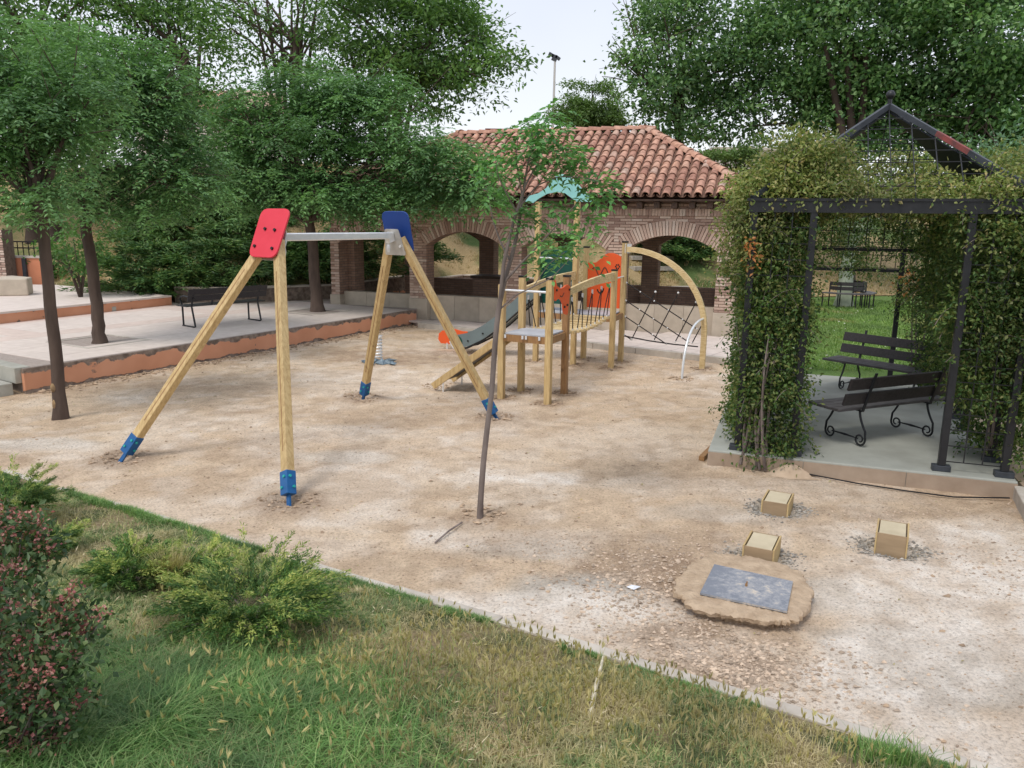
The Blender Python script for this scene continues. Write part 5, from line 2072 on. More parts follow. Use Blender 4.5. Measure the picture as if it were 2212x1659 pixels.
# slide
sA = p5 + e2 * .36 + (0, 0, 1.08)
sdir_ = nrmz(np.array([-.93, .36, 0]))
ss = np.array([sdir_[1], -sdir_[0], 0])
prof = [(0, .0), (.12, -.02), (.35, -.18), (.75, -.50), (1.10, -.72), (1.40, -.84), (1.62, -.86)]
prof = [(x * 1.06, z + .25 * (1 - x / 1.62)) for x, z in prof]
chute = MB()
for sg, th in ((1, .018), (-1, .018)):
    mb = MB()
    V = []
    for x, z in prof:
        c = sA + sdir_ * x + ss * sg * .24 + (0, 0, z)
        V += [c + (0, 0, -.10) - ss * th / 2, c + (0, 0, -.10) + ss * th / 2, c + (0, 0, .17) + ss * th / 2, c + (0, 0, .17) - ss * th / 2]
    F = []
    for k in range(len(prof) - 1):
        for j in range(4):
            F.append((4 * k + j, 4 * k + (j + 1) % 4, 4 * k + 4 + (j + 1) % 4, 4 * k + 4 + j))
    F += [(3, 2, 1, 0), tuple(4 * (len(prof) - 1) + j for j in range(4))]
    mb.add(V, np.array(F))
    o = part('slide_side', mb, M['slate'], PF)
    for k in (1, 2, 3, 4, 5):
        x, z = prof[k]
        c = sA + sdir_ * x + ss * sg * .25 + (0, 0, z + .01)
        part('bolt', MB().cyl(c, c + ss * sg * .016, .017, 8), M['black'], o)
    mb = MB()
    V = [np.array(q) - (0, 0, .045) for q in V]
    for i in range(0, len(V), 4):
        V[i + 2] = V[i + 1] + (0, 0, .04)
        V[i + 3] = V[i] + (0, 0, .04)
    part('side_skirt', MB().add(V, np.array(F)), M['green_panel'] if False else M['black'], PF)
V = []
for x, z in prof:
    c = sA + sdir_ * x + (0, 0, z - .06)
    V += [c - ss * .235 - (0, 0, .008), c + ss * .235 - (0, 0, .008), c + ss * .235 + (0, 0, .002), c - ss * .235 + (0, 0, .002)]
part('slide_chute', MB().add(V, np.array(F)), M['steel'], PF)
eC = sA + sdir_ * (prof[-1][0] + .02) + (0, 0, prof[-1][1] + .03)
for sg in (1, -1):
    c = eC + ss * sg * .25
    part('end_disc', MB().cyl(c - ss * .014, c + ss * .014, .13, 20), M['green_panel'], PF)
# orange side boards at the slide foot
oc = eC + sdir_ * .14 + ss * .42 - (0, 0, .12)
bprof = [(-.06, .02), (.54, .02), (.60, .10), (.585, .22), (.50, .29), (.40, .285), (.34, .33), (.24, .34), (.15, .32), (.06, .30), (-.06, .30)]
for sg in (0,):
    o = part('orange_sideboard', MB().plate(bprof, eC - (0, 0, eC[2] - .10) + ss * .20 + sdir_ * .02, sdir_, (0, 0, 1), .02), M['orange'], PF, bev=.003)
    for x in (.18, .46):
        c = eC - (0, 0, eC[2] - .18) + ss * .21 + sdir_ * x
        part('bolt', MB().cyl(c, c + ss * .016, .017, 8), M['black'], o)
    for x in (.2, .42):
        c = eC - (0, 0, eC[2]) + ss * .20 + sdir_ * x
        part('foot_pin', MB().cyl(c, c + (0, 0, .14), .018, 8), M['steel'], PF)
# ramp with foot rungs
rA = (p2 + p3) / 2 - e1 * .06 + (0, 0, .90)
rB = np.array([-1.10, 12.27, .07])
rd_ = nrmz(rB - rA)
rs = nrmz(np.cross(rd_, (0, 0, 1)))
for sg in (-1, 1):
    part('ramp_beam', MB().beam(rA + rs * sg * .30, rB + rs * sg * .30, .05, .10), M['wood'], PF, bev=.004)
    c = rB + rs * sg * .30 - rd_ * .22
    part('ramp_foot', MB().cyl((c[0], c[1], -.03), (c[0], c[1], c[2] - .02), .014, 6), M['steel'], PF)
part('ramp_board', MB().beam(rA + (0, 0, .0), rB - rd_ * .12 + (0, 0, .0), .54, .022), M['black'], PF)
for k in range(5):
    c = rA + (rB - rA) * (k + .6) / 5.4 + np.cross(rs, rd_) * -.0 + (0, 0, .05)
    part('ramp_rung', MB().beam(c - rs * .26, c + rs * .26, .05, .03), M['white_plastic'] if k % 2 else M['wood_h'], PF, bev=.004)
# arched beam and rope net
a0 = p9 + (0, 0, 2.13)
a1 = pa
dv = nrmz(a1 - a0 * np.array([1, 1, 0]))
Lh = np.linalg.norm((a1 - p9)[:2])
arcp = []
for k in range(17):
    t = k / 16 * math.pi / 2
    # quarter of a tall ellipse with a straight foot
    arcp.append(p9 + dv * (.05 + (Lh - .05) * math.sin(t) ** 1.02) + np.array([0, 0, .62 + 1.50 * math.cos(t) ** .92]))
arcp.append(a1 + (0, 0, .3))
arcp.append(a1 - (0, 0, .05))
nv_ = nrmz(np.cross(dv, (0, 0, 1)))
mb = MB()
V, F = [], []
A_ = np.array(arcp)
Tg = nrmz(np.gradient(A_, axis=0))
for k in range(len(A_)):
    bn = nrmz(np.cross(Tg[k], nv_))
    for s1, s2 in ((-1, -1), (1, -1), (1, 1), (-1, 1)):
        V.append(A_[k] + nv_ * s1 * .042 + bn * s2 * .048)
for k in range(len(A_) - 1):
    for j in range(4):
        F.append((4 * k + j, 4 * k + (j + 1) % 4, 4 * k + 4 + (j + 1) % 4, 4 * k + 4 + j))
F += [(3, 2, 1, 0), tuple(4 * (len(A_) - 1) + j for j in range(4))]
part('arched_beam', mb.add(V, np.array(F)), M['wood_h'], PF)
o = part('beam_bracket', MB().beam(p9 + dv * .055 + (0, 0, 2.05), p9 + dv * .055 + (0, 0, 2.22), .06, .12, up=(1, 0, 0)), M['steel'], PF)


def arch_pt(x=None, z=None):
    """point on the arch at height z"""
    zs = A_[:, 2]
    k = np.interp(-z, -zs, range(len(zs)))
    return np.array([np.interp(k, range(len(zs)), A_[:, i]) for i in range(3)])


def net_pt(s, z):
    return p9 + dv * s + np.array([0, 0, z]) - nv_ * .02


def rope(a, b, r=.011, sag=.0):
    part('net_rope', MB().tube(bez(a, (a + b) / 2 - (0, 0, sag), b, 4), r, 5), M['rope'], PF)


def joint(p, big=False):
    part('net_joint', MB().ball(p, .022 if big else .017, 8), M['white_plastic'], PF)


lefts = [1.50, 1.17, .87, .52, .14]
xs_ = [.0, .30, .58, .86, 1.16, 1.42]
# descending ropes (left post down to the right) and rising ropes
starts = [(0.05, z) for z in lefts]
down = []
for s0, z0 in starts[:4]:
    pts = [net_pt(s0, z0)]
    s, z = s0, z0
    while True:
        s2, z2 = s + .27, z - .155
        ap = arch_pt(z=max(z2, .2))
        lim = (ap - p9) @ dv - .06
        if s2 > lim or z2 < .40:
            if s + .14 < lim and z2 > .3:
                pts.append(net_pt(s + .14, z - .08))
            break
        pts.append(net_pt(s2, z2))
        s, z = s2, z2
    down.append(pts)
    for a, b in zip(pts, pts[1:]):
        rope(a, b)
    joint(pts[0], True)
    for q in pts[1:]:
        joint(q)
base_z = .46
for s0, k_ in ((.20, 0), (.62, 0), (1.02, 0), (1.33, 0)):
    s, z = s0, base_z
    prev_ = net_pt(s, z)
    joint(prev_)
    for _ in range(9):
        s2, z2 = s + .135, z + .30
        ap = arch_pt(z=min(z2, 2.1))
        lim = (ap - p9) @ dv - .05
        if s2 > lim:
            f = 0.5
            q = net_pt(s + .135 * f, z + .30 * f)
            rope(prev_, q)
            joint(q, True)
            break
        q = net_pt(s2, z2)
        rope(prev_, q)
        prev_ = q
        s, z = s2, z2
        if z > 1.25:
            joint(q, True)
            break
rope(net_pt(.05, .50), net_pt(Lh - .1, .40), .013, .05)
# bent steel climbing pole
sb = np.array([*G(1473, 818)[:2], -.03])
sp = arch_pt(z=.92)
part('steel_pole', MB().tube(bez(sb, np.array([sb[0] + .02, sb[1] + .1, .95]), sp, 14), .022, 8), M['steel'], PF, sm=60)
part('pole_joint', MB().ball(sp, .045, 10), M['steel'], PF, sm=60)

# ---- spring rocker foot wrapped in plastic
sp0 = G(817, 786)
SPR = thing('spring_mount', (sp0[0], sp0[1], 0), 'bare coil spring of an unfinished rocker standing in blue grey plastic wrap', 'spring')
pts = [(sp0[0] + .075 * math.cos(a), sp0[1] + .075 * math.sin(a), .10 + .40 * a / (2 * math.pi * 7)) for a in np.linspace(0, 2 * math.pi * 7, 120)]
part('coil', MB().tube(pts, .013, 6), M['steel'], SPR, sm=60)
part('top_plate', MB().box(sp0[0] - .10, sp0[0] + .08, sp0[1] - .07, sp0[1] + .07, .505, .53), M['steel'], SPR)
mb = MB()
for k in range(10):
    a = k * .63
    c = np.array([sp0[0] + rnd.uniform(.08, .30) * math.cos(a) * 1.2, sp0[1] + rnd.uniform(.08, .2) * math.sin(a), .035])
    V = R.normal(size=(14, 3)) * np.array([.09, .07, .04]) + c
    V, F = stones(np.array([c]), [rnd.uniform(.14, .24)], .6)
    mb.add(V, F)
part('plastic_wrap', mb, M['plastic'], SPR)
sk = G(933, 782)
# ---- play blocks
for (c, s, a), lab in zip(STUMPS, ('square wooden step block nearest the pergola, dark hollow behind it', 'square wooden step block just behind the steel manhole plate', 'tallest square wooden step block, standing alone on the right')):
    h = .125 if 'nearest' in lab else (.155 if 'behind' in lab else .185)
    qy = .165
    t = thing('step_block', (c[0], c[1], 0), lab, 'block', 'wooden step blocks', a)
    q = s / 2
    part('core', MB().box(-q + .010, q - .010, -qy + .010, qy - .010, -.05, h - .004), M['block_top'], t, world=False)
    part('side_board', MB().box(-q, q, -qy - .004, -qy + .008, -.05, h - .002), M['block_wood'], t, world=False, bev=.002)
    part('side_board', MB().box(-q, q, qy - .008, qy + .004, -.05, h - .002), M['block_wood'], t, world=False, bev=.002)
    for sg in (-1, 1):
        a_, b_ = sorted((sg * (q + .001), sg * (q + .014)))
        part('edge_board', MB().box(a_, b_, -qy - .006, qy + .006, -.05, h + .003), M['block_rim'], t, world=False, bev=.002)

# ---- manhole
out = [(1455, 1300), (1490, 1335), (1560, 1350), (1620, 1358), (1680, 1368), (1722, 1364), (1745, 1335), (1752, 1300), (1728, 1262), (1690, 1240), (1600, 1222), (1540, 1215), (1500, 1236), (1465, 1270)]
w2 = [g2(*q) for q in out]
cc = np.mean(w2, axis=0)
MH = thing('manhole', (cc[0], cc[1], 0), 'steel manhole plate with a bolt set in a rough crumbling concrete collar', 'manhole')
ring = []
for k in range(len(w2)):
    p, q = w2[k], w2[(k + 1) % len(w2)]
    for j in range(10):
        z_ = p + (q - p) * j / 10
        ring.append(cc + (z_ - cc) * (1 + rnd.uniform(-.035, .035)))
ring = np.array(ring)
V, F = [], []
lv = [(.84, -.06), (.85, .048), (1.0, .052), (1.015, .078), (.985, .088), (.93, .092), (.86, .095), (.78, .098), (.68, .099), (.5, .10), (.15, .10)]
m = len(ring)
for f, z in lv:
    P = cc + (ring - cc) * f
    zz = z + .02 * (fbm(P[:, 0], P[:, 1], 9, 3, 5) - .5) * (1 if f > .75 else .3)
    if 0.9 < f < 1.03:
        P = cc + (P - cc) * (1 + .08 * (fbm(P[:, 0] + f * 3, P[:, 1], 9, 4, 77) - .5)[:, None])
    zz = zz + (.010 * (R.rand(m) - .5) if .6 < f < 1.1 else 0)
    V.append(np.concatenate([P, zz[:, None]], 1))
V = np.concatenate(V)
for l in range(len(lv) - 1):
    for k in range(m):
        F.append((l * m + k, l * m + (k + 1) % m, (l + 1) * m + (k + 1) % m, (l + 1) * m + k))
mb = MB().add(V, [np.array(F), np.array([[(len(lv) - 1) * m + k for k in range(m)]])])
part('concrete_collar', mb, M['collar'], MH, sm=48)
pq = [G(*q, .115)[:2] for q in ((1512, 1281), (1700, 1321), (1713, 1256), (1543, 1219))]
pl = part('cover_plate', MB().prism([tuple(q) for q in pq], .103, .117), M['plate'], MH)
bc = G(1612, 1266, .117)
part('bolt', MB().cyl((bc[0], bc[1], .117), (bc[0], bc[1], .135), .009, 8).cyl((bc[0] + .002, bc[1], .135), (bc[0] + .004, bc[1], .152), .005, 6), M['wood_brown'], pl)

# ---- loose things on the ground
a, b = G(1515, 996), G(1578, 932)
solo('plank', MB().beam(a + (0, 0, .03), b + (0, 0, .03), .06, .05), M['wood_brown'], tuple(a), 'narrow rusty brown plank leaning by the left corner of the pergola slab', 'plank')
a, b = G(940, 1176), G(998, 1133)
solo('stick', MB().tube([a + (0, 0, .015), (a + b) / 2 + (0, 0, .03), b + (0, 0, .02)], .008, 5), M['bark_young'], tuple(a), 'thin dry stick lying on the dirt beside the young tree', 'stick')
a, b = on_lawn(1302, 1452), on_lawn(1268, 1570)
solo('dead_stalk', MB().tube([b + (0, 0, -.03), (a + b) / 2 + (0, 0, .07), a + (0, 0, .10)], [.013, .012, .007], 6), mat('bleached_stalk', (.72, .66, .52), (.5, .44, .32), 30, .9, .3), tuple(b), 'long pale dry stalk sticking out of the lawn', 'stalk')
c = G(1708, 1026)
X, Y = np.meshgrid(np.linspace(-.28, .28, 30), np.linspace(-.16, .2, 24))
rr = np.sqrt((X / .24) ** 2 + ((Y - .02) / .13) ** 2)
zz = .13 * np.clip(1 - rr, 0, 1) ** .8 + .012 * (fbm(X, Y, 16, 3, 2) - .5) - .012
i_ = np.arange(30 * 24).reshape(24, 30)
F_ = np.stack([i_[:-1, :-1], i_[:-1, 1:], i_[1:, 1:], i_[1:, :-1]], -1).reshape(-1, 4)
me = MB().add(np.stack([X.ravel(), Y.ravel(), zz.ravel()], 1), F_).mesh('sand_pile')
m_ = mat('tan_sand', (.52, .40, .29), (.44, .33, .235), 12, 1.0, .5, .004, 60)
tag(link('sand_pile', me, m_, None, (c[0], c[1], .012), sm=60), 'small heap of pale sand against the front edge of the pergola slab', 'sand pile')
pts = [G(x, y) + (0, 0, .02) for x, y in ((1745, 1028), (1850, 1048), (1960, 1065), (2060, 1078), (2180, 1080))]
solo('cable', MB().tube(pts, .008, 5), M['iron'], tuple(pts[0]), 'thin dark cable lying along the foot of the pergola slab', 'cable')
for (x, y, lab) in ((1368, 1272, 'scrap of bluish white plastic among the gravel left of the manhole'), (1345, 758, 'small white scrap lying before the terrace kerb')):
    c = G(x, y)
    V, F = stones(np.array([c + (0, 0, .015)]), [.075], .35)
    solo('litter_scrap', MB().add(V, F), M['paper'], tuple(c), lab, 'litter')
for (x, y, s_) in ((1098, 1078, .05), (1190, 1105, .045), (1070, 1153, .07), (870, 1165, .06), (850, 1205, .045), (930, 1204, .06), (380, 1010, .05)):
    c = G(x, y)
    V, F = stones(np.array([c + (0, 0, .012)]), [s_], .6)
# right hand kerb and path beyond the slab
a, b, c2 = G(2190, 1050, .12)[:2], G(2216, 1100, .12)[:2], G(2330, 1120, .12)[:2]
rk = MB()
dv2 = (b - a) / np.linalg.norm(b - a)
b2 = a + dv2 * 1.8
nn = np.array([-dv2[1], dv2[0]])
if nn[0] < 0:
    nn = -nn
q = [tuple(a), tuple(b2), tuple(b2 + nn * .10), tuple(a + nn * .10)]
if np.cross(np.array(q[1]) - q[0], np.array(q[2]) - q[1]) < 0:
    q = q[::-1]
tag(link('side_kerb', MB().prism(q, -.05, .13).mesh('side_kerb'), M['kerb'], bev=.01), 'short concrete kerb at the right of the slab', kind='structure')
q = [tuple(a + nn * .10), tuple(b2 + nn * .10), tuple(b2 + nn * 6), tuple(gz(3.6, 3) + nn * 6), tuple(gz(2.68, 3))]
if np.cross(np.array(q[1]) - q[0], np.array(q[2]) - q[1]) < 0:
    q = q[::-1]
tag(link('side_path', MB().prism(q, -.05, .108).mesh('side_path'), m_), 'sandy path to the right of the pergola', kind='structure')


# ================================================================== TREES
def tp(px, py, Y):
    return tuple(at(px, py, Y))


# left trees with feathered leaves
b1 = G(130, 905)
TREE1 = tree('plaza_tree', 'slim leaning tree on the dirt before the plaza wall, nearest of the left trees', tuple(b1),
     [b1 - (0, 0, .05), at(122, 780, b1[1]), at(104, 620, b1[1] - .05), at(90, 470, b1[1] - .1), at(80, 400, b1[1] - .1)], [.085, .076, .07, .065, .055],
     [L_(60, 330, b1[1], 130, 105), L_(-40, 230, b1[1], 130, 120), L_(150, 230, b1[1] + .3, 115, 80), L_(60, 110, b1[1] + .3, 140, 90), L_(112, 425, b1[1] - .2, 70, 42), L_(-30, 400, b1[1], 90, 60)],
     ('compound', .36, 34, .21, .072, .032, 4), M['leaf_ash'], M['bark'], per=46, group='trees with feathered leaves on the left', extra=None)
b2 = np.array([*T2b, .37])
tree('plaza_tree', 'leaning dark tree growing from a square pit in the plaza paving left of the bench', tuple(b2),
     [b2 - (0, 0, .05), at(212, 690, b2[1]), at(196, 560, b2[1]), at(180, 460, b2[1]), at(176, 380, b2[1])], [.118, .105, .095, .085, .07],
     [L_(260, 300, b2[1], 150, 120), L_(380, 370, b2[1], 100, 80), L_(200, 150, b2[1] + .5, 150, 100), L_(350, 220, b2[1] + .3, 100, 80), L_(190, 420, b2[1] - .3, 90, 46), L_(360, 440, b2[1], 90, 36)],
     ('compound', .46, 34, .26, .092, .040, 4), M['leaf_ash'], M['bark'], per=36, group='trees with feathered leaves on the left')
b3 = np.array([*T3b, .37])
tree('plaza_tree', 'dark trunked spreading tree in a square pit beside the left end of the pavilion', tuple(b3),
     [b3 - (0, 0, .05), at(680, 610, b3[1]), at(676, 520, b3[1]), at(664, 460, b3[1]), at(660, 400, b3[1])], [.155, .135, .125, .11, .09],
     [L_(620, 300, b3[1], 140, 110), L_(780, 270, b3[1], 140, 95), L_(900, 350, b3[1] - .5, 110, 75), L_(560, 410, b3[1], 110, 50), L_(700, 420, b3[1] - .6, 130, 50), L_(840, 430, b3[1] - .8, 100, 38),
      L_(975, 400, b3[1] - 1.2, 75, 50), L_(700, 190, b3[1], 130, 60), L_(1015, 385, b3[1] - 1.4, 45, 50), L_(500, 300, b3[1], 70, 80)],
     ('compound', .56, 32, .31, .11, .050, 4), M['leaf_ash'], M['bark'], per=27, group='trees with feathered leaves on the left', limbs=24)


def stems(px, py, Y, n, spread, r, h=230):
    def f(mb):
        for k in range(n):
            x0 = px + (k - n / 2) * spread * .5
            x1 = px + (k - n / 2) * spread * 1.5
            p = bez(at(x0, py, Y), at((x0 + x1) / 2, py - h * .5, Y), at(x1, py - h, Y), 7)
            mb.tube(p, np.linspace(r, r * .4, 7), 6, False)
    return f


# tall dark trees behind
def back_tree(lab, px, Y, foot_py, lobes, n, per, lm=M['leaf_dark'], L=.21, grp='tall trees rising behind the left trees', st=None, kind='cloud', rc=.75, name='tall_tree', r=.24):
    b = at(px, foot_py, Y)
    b[2] = max(0.0, float(hill_z(np.array([b[0]]), np.array([b[1]]))[0]) - .1)
    c = at(px, lobes[0][1] + 40, Y)
    trunk = [b, b * .6 + c * .4 + (0, 0, 0), c]
    n = int(n * 2.0)
    wr = .68 if lm is M['leaf_poplar'] else .45
    L = L * (.80 if lm is M['leaf_poplar'] else 1)
    per = per * .62
    rc = rc * 1.25
    ls = [L_(x, y, Y + R.uniform(-1, 1), rx, rz) for x, y, rx, rz in lobes]
    return tree(name, lab, tuple(b), trunk, [r, r * .8, r * .5], ls, (kind, rc, n, L, L * wr, .36, .2, .8) if kind == 'cloud' else (kind, rc, n, .5, L, L * .4, 3),
                lm, M['bark_far'], per=per, group=grp, extra=st, tw=3)


back_tree('tall dark tree whose crown leans out into the open sky left of the lamp mast', 860, 31, 470,
          [(860, 60, 140, 110), (960, 70, 110, 90), (1030, 160, 95, 60), (950, 200, 110, 55), (820, 170, 110, 80), (800, -30, 130, 80), (700, 130, 70, 60), (1000, 100, 90, 70), (930, 0, 100, 70)], 46, 15,
          st=stems(850, 330, 31, 5, 26, .11))
back_tree('tall thin crowned tree with several bare stems showing sky between them', 640, 33, 470,
          [(590, 20, 120, 60), (690, 70, 60, 40), (500, 70, 80, 55), (560, 120, 60, 30), (660, 190, 60, 35), (470, 20, 80, 60), (720, -10, 80, 50)], 36, 10,
          st=stems(630, 300, 33, 6, 18, .10, 300))
back_tree('tall leafy tree filling the sky above the second trunk from the left', 400, 29, 470,
          [(380, 70, 110, 80), (260, 60, 120, 80), (330, 190, 100, 70), (450, 190, 70, 60), (280, -20, 130, 70), (480, 260, 60, 50), (190, 180, 80, 60)], 42, 14,
          st=stems(400, 330, 29, 4, 22, .12))
back_tree('tall leafy tree at the top left corner of the view', 70, 27, 470,
          [(60, 50, 140, 100), (-60, 80, 120, 120), (150, 140, 90, 70), (20, 200, 120, 90), (70, -50, 150, 60)], 40, 15)
# rough growth between
back_tree('lower dark tree behind the nearest two left trunks', 115, 27, 480, [(60, 380, 110, 75), (-40, 390, 90, 60), (170, 370, 70, 60)], 40, 14, L=.14, grp=None, name='bushy_tree')
back_tree('lower dark tree seen between the second trunk and the spreading tree', 460, 26, 480, [(450, 350, 85, 60), (530, 390, 90, 55), (370, 400, 80, 40), (560, 300, 50, 60)], 40, 14, L=.15, grp=None, name='bushy_tree')
# right side
back_tree('columnar poplar just left of the big right hand trees', 1470, 30, 440,
          [(1440, 90, 85, 100), (1435, 200, 65, 60), (1490, 10, 90, 70), (1480, 270, 75, 50), (1550, 150, 45, 80), (1510, 200, 60, 60)], 60, 20, M['leaf_poplar'], .21, 'poplars behind the pergola', name='poplar_tree')
back_tree('huge broad poplar with a forked trunk above the pergola', 1850, 29, 440,
          [(1850, 60, 170, 120), (1720, 110, 130, 100), (1990, 110, 150, 110), (1700, 230, 100, 75), (1860, 220, 130, 80), (2000, 250, 140, 70), (1600, 250, 40, 50), (1620, 80, 50, 70), (1780, -30, 180, 70), (1800, 320, 110, 40)], 62, 19,
          M['leaf_poplar'], .22, 'poplars behind the pergola', st=stems(1850, 330, 28.0, 3, 30, .17, 230), name='poplar_tree')
back_tree('dense poplar filling the top right corner', 2150, 27, 440,
          [(2140, 70, 150, 130), (2110, 230, 120, 80), (2220, 200, 120, 110), (2060, 330, 110, 50), (2200, 330, 100, 60), (2080, -30, 150, 60)], 60, 19, M['leaf_poplar'], .22, 'poplars behind the pergola', name='poplar_tree')
back_tree('small round tree rising behind the ridge of the tiled roof', 1270, 38, 430,
          [(1268, 222, 62, 48), (1245, 262, 52, 34), (1300, 268, 48, 36), (1322, 255, 22, 25)], 120, 26, M['leaf_small'], .16, None, rc=.42, name='round_tree', r=.2)
back_tree('pale blue green tree at the right edge above the pergola climbers', 2210, 15, 470,
          [(2205, 300, 60, 50), (2240, 340, 60, 60)], 50, 30, M['leaf_blue'], .10, None, rc=.45, name='pale_tree', r=.1)
back_tree('light green leafy tree low behind the pergola, between roof and climbers', 1600, 24, 560,
          [(1605, 375, 45, 30), (1560, 335, 28, 22), (1640, 325, 36, 28), (1590, 320, 30, 20)], 130, 16, M['leaf_small'], .12, None, rc=.3, name='light_tree', r=.1)
# bare twigs at the poplar
tb = at(1420, 200, 29.5)
tw = thing('bare_branch', tuple(tb), 'bare dead twigs reaching out of the columnar poplar into the sky', 'branch')
mb = MB()
for (x, y) in ((1310, 95), (1322, 78), (1335, 130), (1352, 0), (1360, -30), (1300, 165), (1345, 100)):
    q = at(x, y, 29.5)
    md = at((1375 + x) / 2, (y + 150) / 2 + 8, 29.5)
    mb.tube(bez(tb, md, q, 8), np.linspace(.035, .008, 8), 4, False)
    mb.tube(bez(md, (md + q) / 2 + R.normal(size=3) * .15, q + R.normal(size=3) * .5, 5), np.linspace(.015, .006, 5), 4, False)
part('twigs', mb, M['bark_far'], tw)

# ---- the young tree in front
yb = G(1037, 1117)
Yt = yb[1]
YT = thing('young_tree', tuple(yb), 'thin young tree with a curved trunk standing alone in the dirt before the climbing frame', 'tree')
mb = MB()


def pt(x, y, dy=0.0):
    return at(x, y, Yt + dy)


main = [yb - (0, 0, .04), pt(1038, 1080), pt(1044, 1000), pt(1053, 920), pt(1062, 850), pt(1066, 790), pt(1071, 720), pt(1079, 655), pt(1093, 595, .02), pt(1108, 545, .04), pt(1120, 490, .05), pt(1128, 430, .05), pt(1140, 350, .05), pt(1165, 270, .08)]
rr_ = [.035, .028, .026, .025, .024, .024, .0235, .023, .020, .017, .014, .011, .008, .003]
k_ = np.linspace(0, len(main) - 1, 60)
mp = np.stack([np.interp(k_, range(len(main)), np.array(main)[:, i]) for i in range(3)], 1)
for _ in range(2):
    mp[1:-1] = (mp[:-2] + 2 * mp[1:-1] + mp[2:]) / 4
mr_ = np.interp(k_, range(len(main)), rr_) * (1 + .10 * (vnoise(k_ * 1.1, k_ * 0, 3) - .5))
mb.tube(mp, mr_, 10)
mb.tube([pt(1079, 655), pt(1083, 620, -.02), pt(1088, 570, -.03), pt(1099, 520, -.03), pt(1112, 470, -.02), pt(1135, 400, -.05), pt(1165, 345, -.1)], [.016, .017, .016, .014, .012, .009, .003], 7)
brs = []


def br(pts, r0, r1=.003):
    P = [pt(*q) for q in pts]
    k = np.linspace(0, len(P) - 1, len(P) * 4)
    A = np.stack([np.interp(k, range(len(P)), np.array(P)[:, i]) for i in range(3)], 1)
    A[1:-1] = (A[:-2] + 2 * A[1:-1] + A[2:]) / 4
    mb.tube(A, np.linspace(r0, r1, len(A)), 6, False)
    brs.append(A)


br([(1090, 608), (1125, 570, -.05), (1165, 528, -.12), (1200, 490, -.2), (1245, 440, -.3)], .012)
br([(1078, 670), (1110, 640, .0), (1150, 620, -.08), (1190, 602, -.15), (1230, 560, -.2)], .009)
br([(1100, 560), (1080, 520, .1), (1066, 480, .15), (1058, 440, .2), (1050, 400, .2)], .009)
br([(1118, 500), (1128, 420, .05), (1115, 350, .05), (1118, 300, .05)], .009)
br([(1128, 440), (1160, 400, .0), (1210, 380, -.05), (1270, 385, -.1), (1300, 395, -.1)], .008)
br([(1124, 470), (1100, 430, -.1), (1075, 380, -.15), (1070, 340, -.2)], .007)
br([(1140, 350), (1175, 330, 0), (1225, 320, 0), (1245, 330, 0)], .006)
br([(1150, 330), (1150, 290, -.1), (1140, 262, -.1)], .005)
br([(1160, 290), (1185, 260, .1), (1205, 245, .1)], .004)
br([(1195, 500, -.18), (1225, 500, -.2), (1262, 515, -.2)], .004)
br([(1150, 622, -.08), (1185, 570, -.1), (1220, 545, -.15)], .004)
part('trunk', mb, M['bark_young'], YT, sm=60)
lob = [(1195, 252, 32, 18), (1150, 265, 30, 20), (1115, 300, 28, 26), (1165, 300, 40, 26), (1210, 310, 34, 28), (1105, 345, 30, 24), (1150, 340, 36, 22), (1205, 345, 36, 22), (1245, 345, 30, 26), (1295, 385, 30, 22),
       (1270, 408, 26, 20), (1120, 447, 26, 16), (1085, 395, 26, 22), (1065, 350, 16, 22), (1190, 450, 28, 20), (1165, 478, 30, 18), (1225, 480, 34, 18), (1262, 500, 26, 16), (1200, 520, 42, 18), (1240, 540, 26, 14), (1175, 545, 26, 14),
       (1085, 440, 22, 20), (1050, 420, 18, 20), (1300, 410, 18, 16), (1255, 430, 22, 14)]
C = np.concatenate([at(x, y, Yt) + R.normal(size=(max(2, int(rx * rz / 150)), 3)) * np.array([rx * .5, (rx + rz) * .45, rz * .5]) * Yt / 1700 for x, y, rx, rz in lob])
V, F = compound_cloud(C, .07, 4, .15, .068, .034, 3, .8, .6)
cb = MB().add(V, F)
part('crown', cb, M['leaf_young'], YT)

# ================================================================== BUSHES AND JUNIPERS
def zfix(p):
    p = np.array(p, float)
    h = float(hill_z(np.array([p[0]]), np.array([p[1]]))[0])
    p[2] = h if h > 0 else p[2]
    return p


def on_hill(px, py, Ya=20.0, Yb=60.0):
    d = ray(px, py)
    for Y in np.arange(Ya, Yb, .1):
        p = d * Y / d[1] + np.array([0, 0, CAM_H])
        h = float(hill_z(np.array([p[0]]), np.array([p[1]]))[0])
        if h >= p[2]:
            return p
    return p


JUN = [(330, 632, 1.9, 1.5, 'low spreading juniper at the foot of the slope left of the bench'), (455, 618, 1.9, 1.4, 'dark green juniper right behind the plaza bench back'), (420, 520, 2.2, 1.6, 'large juniper halfway up the slope over the plaza bench'),
       (560, 560, 2.0, 1.5, 'juniper with yellowish tips behind the long leg of the swing'), (600, 470, 2.3, 1.6, 'juniper high on the slope behind the red swing plate'), (650, 600, 1.7, 1.3, 'juniper just left of the dark spreading tree trunk'),
       (760, 590, 2.0, 1.5, 'juniper seen through the leftmost arch of the pavilion'), (860, 560, 1.9, 1.3, 'juniper seen between the piers behind the blue swing plate'), (320, 520, 1.5, 1.1, 'small bluish juniper left on the slope'),
       (1490, 560, 1.6, 1.3, 'juniper seen through the rightmost visible arch'), (520, 480, 2.2, 1.5, 'juniper at the top of the slope under the hanging foliage'), (1400, 545, 1.5, 1.3, 'juniper behind the rope net seen through the arch')]
